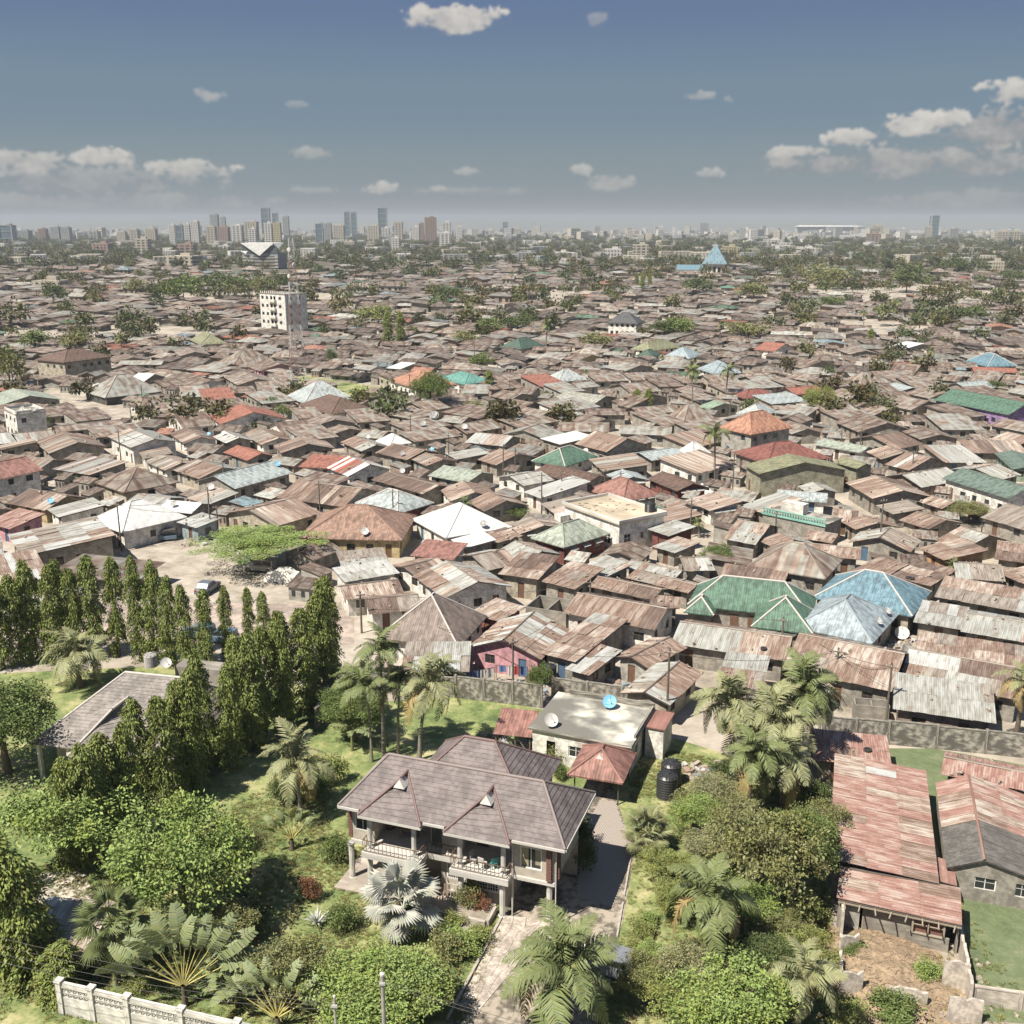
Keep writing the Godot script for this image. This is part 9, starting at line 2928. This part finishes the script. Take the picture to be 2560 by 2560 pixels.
	broad_tree(Vector3(-184.49,0,-600.94),16.4,9.84,"mid","leaf_mid","huge green park tree behind the white four-storey block","settlement_tree",274)
	broad_tree(Vector3(-200.55,0,-615.05),11.6,5.78,"mid2","leaf_dark","dark columnar park tree behind the white four-storey block","settlement_tree",138)
	broad_tree(Vector3(-188.94,0,-678.64),14.4,10.82,"mid","leaf_dark","big dark park tree behind the white four-storey block","settlement_tree",302)
	broad_tree(Vector3(-174.75,0,-678.64),12.7,10.16,"mid2","leaf_mid","big spreading park tree behind the white four-storey block","settlement_tree",36)
	broad_tree(Vector3(-159.38,0,-678.64),11.6,9.24,"mid","leaf_olive","olive park tree behind the white four-storey block","settlement_tree",217)
	broad_tree(Vector3(-153.38,0,-705.94),12.6,7.56,"mid2","leaf_dark","dark park tree behind the white four-storey block","settlement_tree",114)
	broad_tree(Vector3(-238.61,0,-678.64),10.4,8.32,"mid","leaf_olive","hazy olive tree behind the white four-storey block","settlement_tree",218)
	broad_tree(Vector3(-171.85,0,-380.22),8,5.59,"mid2","leaf_mid","green hazy tree behind the two-storey brown-roofed villa","settlement_tree",66)
	broad_tree(Vector3(-156.4,0,-380.22),7.3,5.12,"mid","leaf_olive","olive hazy tree behind the two-storey brown-roofed villa","settlement_tree",14)
	broad_tree(Vector3(-252.29,0,-587.46),13.1,6.53,"mid","leaf_dark","dark hazy tree behind the white four-storey block","settlement_tree",166)
	broad_tree(Vector3(-10.16,0,-438.66),6.9,5.49,"mid2","leaf_mid","bright green mid-settlement tree left of the white two-storey house","settlement_tree",191)
	broad_tree(Vector3(2.23,0,-446.24),7.4,6.62,"mid","leaf_dark","dark green mid-settlement tree left of the white two-storey house","settlement_tree",286)
	broad_tree(Vector3(-62.4,0,-479.32),9.1,8.2,"mid2","leaf_yellow","yellow-green hazy tree right of the white four-storey block","settlement_tree",134)
	broad_tree(Vector3(-37.54,0,-629.83),9.1,9.15,"mid","leaf_dark","broad dark tree behind the white four-storey block","settlement_tree",62)
	broad_tree(Vector3(-17.67,0,-397.94),5.9,4.73,"mid2","leaf_olive","olive settlement tree left of the white two-storey house","settlement_tree",237)
	broad_tree(Vector3(31.02,0,-391.86),5.5,5.48,"mid","leaf_olive","pale olive settlement tree in front of the white two-storey house","settlement_tree",63)
	broad_tree(Vector3(62.14,0,-431.32),6.7,5.4,"mid2","leaf_dark","dark leafy settlement tree right of the white two-storey house","settlement_tree",339)
	broad_tree(Vector3(70.51,0,-446.24),6.2,5.58,"mid","leaf_olive","olive leafy settlement tree right of the white two-storey house","settlement_tree",271)
	broad_tree(Vector3(116.57,0,-678.64),11.6,10.4,"mid","leaf_dark","dark broad tree near the church behind the white two-storey house","settlement_tree",192)
	broad_tree(Vector3(142.4,0,-629.83),10.8,9.68,"mid2","leaf_olive","olive broad tree behind the white two-storey house","settlement_tree",341)
	broad_tree(Vector3(220.51,0,-756.57),16,14.42,"mid","leaf_olive","large hazy tree behind the white two-storey house","settlement_tree",55)
	broad_tree(Vector3(263.55,0,-715.52),17,13.6,"mid2","leaf_dark","large dark hazy tree behind the white two-storey house","settlement_tree",163)
	broad_tree(Vector3(210.43,0,-488.34),8,8.81,"mid","leaf_dark","wide dark tree right of the white two-storey house","settlement_tree",288)
	broad_tree(Vector3(93.08,0,-417.34),7.3,7.99,"mid2","leaf_olive","wide olive tree right of the white two-storey house","settlement_tree",272)
	broad_tree(Vector3(67.26,0,-431.32),7.5,6.75,"mid","leaf_mid","leafy tree right of the white two-storey house","settlement_tree",52)
	broad_tree(Vector3(172.33,0,-574.55),6.9,6.9,"mid2","leaf_mid","round settlement tree behind the white two-storey house","settlement_tree",300)
	broad_tree(Vector3(403.67,0,-980.51),15.7,12.55,"mid","leaf_dark","dark belt tree behind the white two-storey house","settlement_tree",2)
	broad_tree(Vector3(374.54,0,-802.52),10.9,9.79,"mid2","leaf_dark","dark edge tree behind the white two-storey house","settlement_tree",242)
	mast_tree(Vector3(-5.89,0,-282.8),6.8,1,2,"slender dark columnar tree in front of the teal hip roof")
	mast_tree(Vector3(32.92,0,-252.68),6.4,1,3,"slender dark columnar tree behind the thatch-like roof")
	mast_tree(Vector3(30.86,0,-256.6),5.6,1,6,"slender dark columnar tree right of the grey ribbed gable roof")
	mast_tree(Vector3(-45.77,0,-391.86),13.6,1.64,0,"slender dark columnar tree in front of the white four-storey block")
	mast_tree(Vector3(-41.89,0,-397.94),13.1,1.58,8,"slender dark columnar tree left of the white two-storey house")
	mast_tree(Vector3(134.88,0,-397.94),6.9,1,1,"slender dark columnar tree right of the white two-storey house")
	mast_tree(Vector3(89.38,0,-735.48),12.5,1.5,9,"slender dark columnar tree behind the white two-storey house")
	mast_tree(Vector3(87.96,0,-756.57),11.6,1.39,1,"slender dark columnar tree behind the white four-storey block")
	mast_tree(Vector3(97.17,0,-756.57),10.9,1.31,6,"slender dark columnar tree behind the teal hip roof")
	feather_palm(Vector3(36.16,0,-182.57),8.7,13,3.4,"ragged coconut palm behind the maroon awning house",Vector3(-0.3,0,0),"frond","coconut_palm",0.2,1)
	feather_palm(Vector3(44.02,0,-253.97),9.6,13,3.4,"ragged coconut palm behind the thatch-like roof",Vector3(-0.4,0,0),"frond","coconut_palm",0.2,1)
	feather_palm(Vector3(55.77,0,-272.03),7.5,13,3.4,"ragged coconut palm right of the grey ribbed gable roof",Vector3(0.3,0,0),"frond","coconut_palm",0.2,1)
	feather_palm(Vector3(27.79,0,-149.1),2.1,13,1.6,"ragged coconut palm behind the red-doored square house",Vector3(-0.3,0,0),"frond","coconut_palm",0.2,1)
	feather_palm(Vector3(56.25,0,-128.03),2.4,13,1.6,"ragged coconut palm in front of the orange-walled shop",Vector3(0.3,0,0),"frond","coconut_palm",0.2,1)
	feather_palm(Vector3(133.97,0,-337.75),5.1,13,2.38,"ragged coconut palm behind the purple-walled shops",Vector3(0.1,0,0),"frond","coconut_palm",0.2,1)
	feather_palm(Vector3(49.8,0,-294.43),5.9,13,2.73,"ragged coconut palm behind the grey ribbed gable roof",Vector3(0.3,0,0),"frond","coconut_palm",0.2,1)
	feather_palm(Vector3(47.84,0,-337.75),3.1,13,1.6,"ragged coconut palm right of the teal hip roof",Vector3(0.4,0,0),"frond","coconut_palm",0.2,1)
	feather_palm(Vector3(12.15,0,-374.65),9.6,13,3.4,"ragged coconut palm in front of the white two-storey house",Vector3(0.1,0,0),"frond","coconut_palm",0.2,1)
	feather_palm(Vector3(-136.2,0,-470.61),6.3,13,2.93,"ragged coconut palm left of the white four-storey block",Vector3(0.2,0,0),"frond","coconut_palm",0.2,1)
	feather_palm(Vector3(-120.4,0,-374.65),4.5,13,2.1,"ragged coconut palm behind the two-storey brown-roofed villa",Vector3(-0.4,0,0),"frond","coconut_palm",0.2,1)
	feather_palm(Vector3(-138.61,0,-374.65),5.1,13,2.36,"ragged coconut palm in front of the white four-storey block",Vector3(0.2,0,0),"frond","coconut_palm",0.2,1)
	feather_palm(Vector3(-138.77,0,-291.01),9.3,13,3.4,"ragged coconut palm in front of the two-storey brown-roofed villa",Vector3(0,0,0),"frond","coconut_palm",0.2,1)
	feather_palm(Vector3(-76.07,0,-246.39),2.1,13,1.6,"ragged coconut palm left of the long red-orange roof",Vector3(0.2,0,0),"frond","coconut_palm",0.2,1)
	feather_palm(Vector3(-26.54,0,-160.35),2.6,13,1.6,"ragged coconut palm in front of the cream house with washing",Vector3(-0.3,0,0),"frond","coconut_palm",0.2,1)
	feather_palm(Vector3(-186.62,0,-446.24),4.7,13,2.17,"ragged coconut palm behind the orange hip roof by the tree",Vector3(0.2,0,0),"frond","coconut_palm",0.2,1)
	feather_palm(Vector3(82.05,0,-417.34),6.2,13,2.91,"ragged coconut palm right of the white two-storey house",Vector3(0.3,0,0),"frond","coconut_palm",0.2,1)
	feather_palm(Vector3(158.68,0,-479.32),5.7,13,2.65,"ragged coconut palm behind the teal hip roof",Vector3(-0.4,0,0),"frond","coconut_palm",0.2,1)
	feather_palm(Vector3(-67.6,0,-678.64),8,13,3.4,"ragged coconut palm behind the white four-storey block",Vector3(-0.1,0,0),"frond","coconut_palm",0.2,1)
	feather_palm(Vector3(-0.22,0,-802.52),8.2,13,3.4,"ragged coconut palm behind the white two-storey house",Vector3(0.1,0,0),"frond","coconut_palm",0.2,1)
	feather_palm(Vector3(57.68,0,-366.97),2.1,13,1.6,"ragged coconut palm in front of the white two-storey house, second one",Vector3(0.3,0,0),"frond","coconut_palm",0.2,1)
	feather_palm(Vector3(63.29,0,-361.77),2.1,13,1.6,"ragged coconut palm in front of the white two-storey house, third one",Vector3(-0.2,0,0),"frond","coconut_palm",0.2,1)
	feather_palm(Vector3(-238.3,0,-517.53),6.1,13,2.85,"ragged coconut palm left of the white two-storey house",Vector3(-0.3,0,0),"frond","coconut_palm",0.2,1)
	feather_palm(Vector3(21.65,0,-305.14),2.8,13,1.6,"ragged coconut palm behind the yellow gable end",Vector3(-0.2,0,0),"frond","coconut_palm",0.2,1)
	feather_palm(Vector3(-7.44,0,-160.35),2.1,13,1.6,"ragged coconut palm right of the silver-ridged grey roof",Vector3(0.1,0,0),"frond","coconut_palm",0.2,1)
	for q in [[0.1,4.7,-97.3,14.3,7.4,-88.5,"left of the beige gable house"],[0.1,4.7,-97.3,9.1,4.8,-115.2,"left of the long pale rust roof"],[9.1,4.8,-115.2,28.6,4.6,-103.6,"right of the long rust-brown house"],[14.3,7.4,-88.5,31.9,4.6,-95.3,"right of the beige gable house"],[-17.1,4.6,-111.5,0.1,4.7,-97.3,"in front of the brown hip-roofed house"],[-17.1,4.6,-111.5,9.1,4.8,-115.2,"left of the red tin shack"],[34.5,6.1,-88.2,31.9,4.6,-95.3,"in front of the open-doored long house"],[34.5,6.1,-88.2,28.6,4.6,-103.6,"left of the open-doored long house"],[28.6,4.6,-103.6,31.9,4.6,-95.3,"right of the broad streaked rust roof"],[-55.4,6.9,-142.2,-44.6,7.3,-149.1,"left of the blue-grey kiosk"],[-55.4,6.9,-142.2,-43.5,4.6,-149.1,"right of the white hip-roofed house"],[-44.6,7.3,-149.1,-43.5,4.6,-149.1,"right of the blue-grey kiosk"],[-74.6,5.1,-161.4,-55.4,6.9,-142.2,"left of the white hip-roofed house"],[-74.6,5.1,-161.4,-50.4,4.6,-178.5,"in front of the streaked hip roof"],[-74.1,7.1,-194.4,-69.1,4.6,-202.5,"in front of the pale grey store roof"],[-74.1,7.1,-194.4,-50.4,4.6,-178.5,"behind the streaked hip roof"],[-90.6,6.5,-255.3,-82.5,6.1,-238.1,"left of the long red-orange roof"],[-90.6,6.5,-255.3,-86.2,4.9,-234.7,"right of the white two-storey block"],[-82.5,6.1,-238.1,-86.2,4.9,-234.7,"behind the pale grey store roof"],[-29.4,6.7,-155,-18.2,5.5,-155,"left of the silver-ridged grey roof"],[-29.4,6.7,-155,-43.5,4.6,-149.1,"in front of the cream gable house"],[-18.2,5.5,-155,4.7,6.6,-161.4,"behind the brilliant white roof"],[4.7,6.6,-161.4,8.3,4.6,-170.8,"behind the white flat-roofed villa"],[4.7,6.6,-161.4,15.7,4.6,-172,"left of the maroon awning house"],[8.3,4.6,-170.8,15.7,4.6,-172,"in front of the wide sea-green roof"],[8.3,4.6,-170.8,18.2,4.6,-170.8,"right of the green-grey streaked roof"]]:
		cable(Vector3(q[0],q[1],q[2]),Vector3(q[3],q[4],q[5]),0.9,"thin cable strung between poles " + q[6],"settlement cables",0.025)
	laundry(Vector3(-4.69,0,-96.61),Vector3(-1.73,0,-97.93),3,"clothes line full of washing left of the pink-walled house")
	laundry(Vector3(-1.55,0,-98.38),Vector3(1.57,0,-97.93),4,"clothes line of mixed washing before the pink wall")
	laundry(Vector3(-33.13,0,-159.26),Vector3(-28.57,0,-156.6),5,"clothes line below the cream house with washing")
	junk(Vector3(-1.9,0,-97.04),90,5.0,1.4,6,"buckets, timber and washing clutter in the laundry yard")
	junk(Vector3(6.52,0,-97.04),130,5.0,1.6,7,"piled scrap and timber between laundry yard and gable houses")
	junk(Vector3(43.03,0,-108.17),60,2.5,2.5,8,"scrap heap beside the pale blue roof")
	junk(Vector3(-45.29,0,-146.28),40,2.5,1.5,9,"sacks and goods outside the kiosk")
	junk(Vector3(16.52,0,-79.95),60,2.0,1.5,10,"scrap by the lane behind the rough lawn")
	junk(Vector3(-0.36,0,-85.64),50,2.5,1.5,14,"firewood and household things under the red canopy")
	old_tyre(Vector3(25.73,2.98,-99.73),"tyre on the broad streaked rust roof")
	old_tyre(Vector3(29.77,2.4,-79.41),"tyre on the low rust lean-to")
	for q in [[Vector3(46.13,2.38,-124.76),"left"],[Vector3(49.31,2.38,-123.71),"middle"],[Vector3(49.63,2.38,-123.38),"right"]]:
		old_tyre(q[0],"%s tyre of the three on the dark shacks behind the blue roof" % q[1])
	car("minivan",Vector3(-33.69,0,-133.67),165,"paint_silver","silver minivan parked under the umbrella tree",4.5,1.8,true)
	covered_car(Vector3(-29.89,0,-129.86),172)
	car("saloon_car",Vector3(-38.54,0,-125.55),80,"paint_bluegrey","dark blue-grey saloon car standing alone in the sandy lot")
	car("parked_car",Vector3(6.35,0,-55.45),153,"paint_navy","dark blue car parked behind the feather palm on the driveway",4.6,1.5)
	car("estate_car",Vector3(-35.45,0,-110.34),170,"paint_blue","blue car on the road glimpsed between the mast trees",4.2,1.5,true)
	car("hatchback_car",Vector3(-32.56,0,-108.97),170,"paint_blue","second blue car on the road, right of the first",4.1,1.5,true)
	car("pickup_truck",Vector3(33.39,0,-174.55),-35,"paint_white","white pickup beside the maroon awning house",4.8,1.7)
	tuk_tuk(Vector3(-50.48,0,-147.67),195)
	var p1 := Vector3(-8.94,7.5,-44.45)
	var p2 := Vector3(-6.73,7.5,-46.07)
	for q in [[p1,0.06,"thin white-capped street pole at the near edge"],[p2,0.11,"thick grey street pole at the near edge, right one"]]:
		var sp := thing("street_pole",q[2],"pole",Vector3(q[0].x,0,q[0].z))
		var pg := Geo.new()
		pg.tube([Vector3.ZERO,Vector3(0,3.7,0),Vector3(0,7.5,0)],[q[1] * 1.3,q[1] * 1.1,q[1]],10)
		part(sp,"shaft",pg.mesh(),M["pole_grey"])
		var cg := Geo.new()
		cg.lathe([Vector2(q[1] * 1.25,7.42),Vector2(q[1] * 1.25,7.52),Vector2(0,7.6)],10)
		part(sp,"cap",cg.mesh(),M["dish_white"])
		bx(sp,"bracket",Vector3(0,7.0,0.14),Vector3(0.3,0.12,0.12),M["steel"])
	var lf := Vector3(-29.99,7,-50.14)
	for k in 4:
		cable(lf + Vector3(0,-0.25 * k,0.3 * k),p1 + Vector3(0,-0.3 - 0.18 * k,0),0.35 + 0.1 * k,"thin power cable along the street, %s from the top" % ["first","second","third","fourth"][k],"street cables")
		cable(p1 + Vector3(0,-0.3 - 0.18 * k,0),p2 + Vector3(0,-0.3 - 0.2 * k,0),0.08,"short cable between the two street poles, %s from the top" % ["first","second","third","fourth"][k],"street cables")
	for k in 2:
		cable(p2 + Vector3(0,-0.4 - 0.2 * k,0),p2 + Vector3(14,-1.0 - 0.3 * k,4.5),0.3,"cable leaving the thick street pole to the right, %s one" % ["upper","lower"][k],"street cables")
	lattice_mast()
	four_storey()
	church()
	crown_roofed_hall()
	stadium()
	for q in TOWERS:
		tower(q)
	var tn := []
	for q in stones:
		tn.append(Color.WHITE)
	scatter("roof_stones",unit_box,M["rubble"],stones,tn,"loose stones and bits of timber weighing down tin roofs")
	far_settlement()
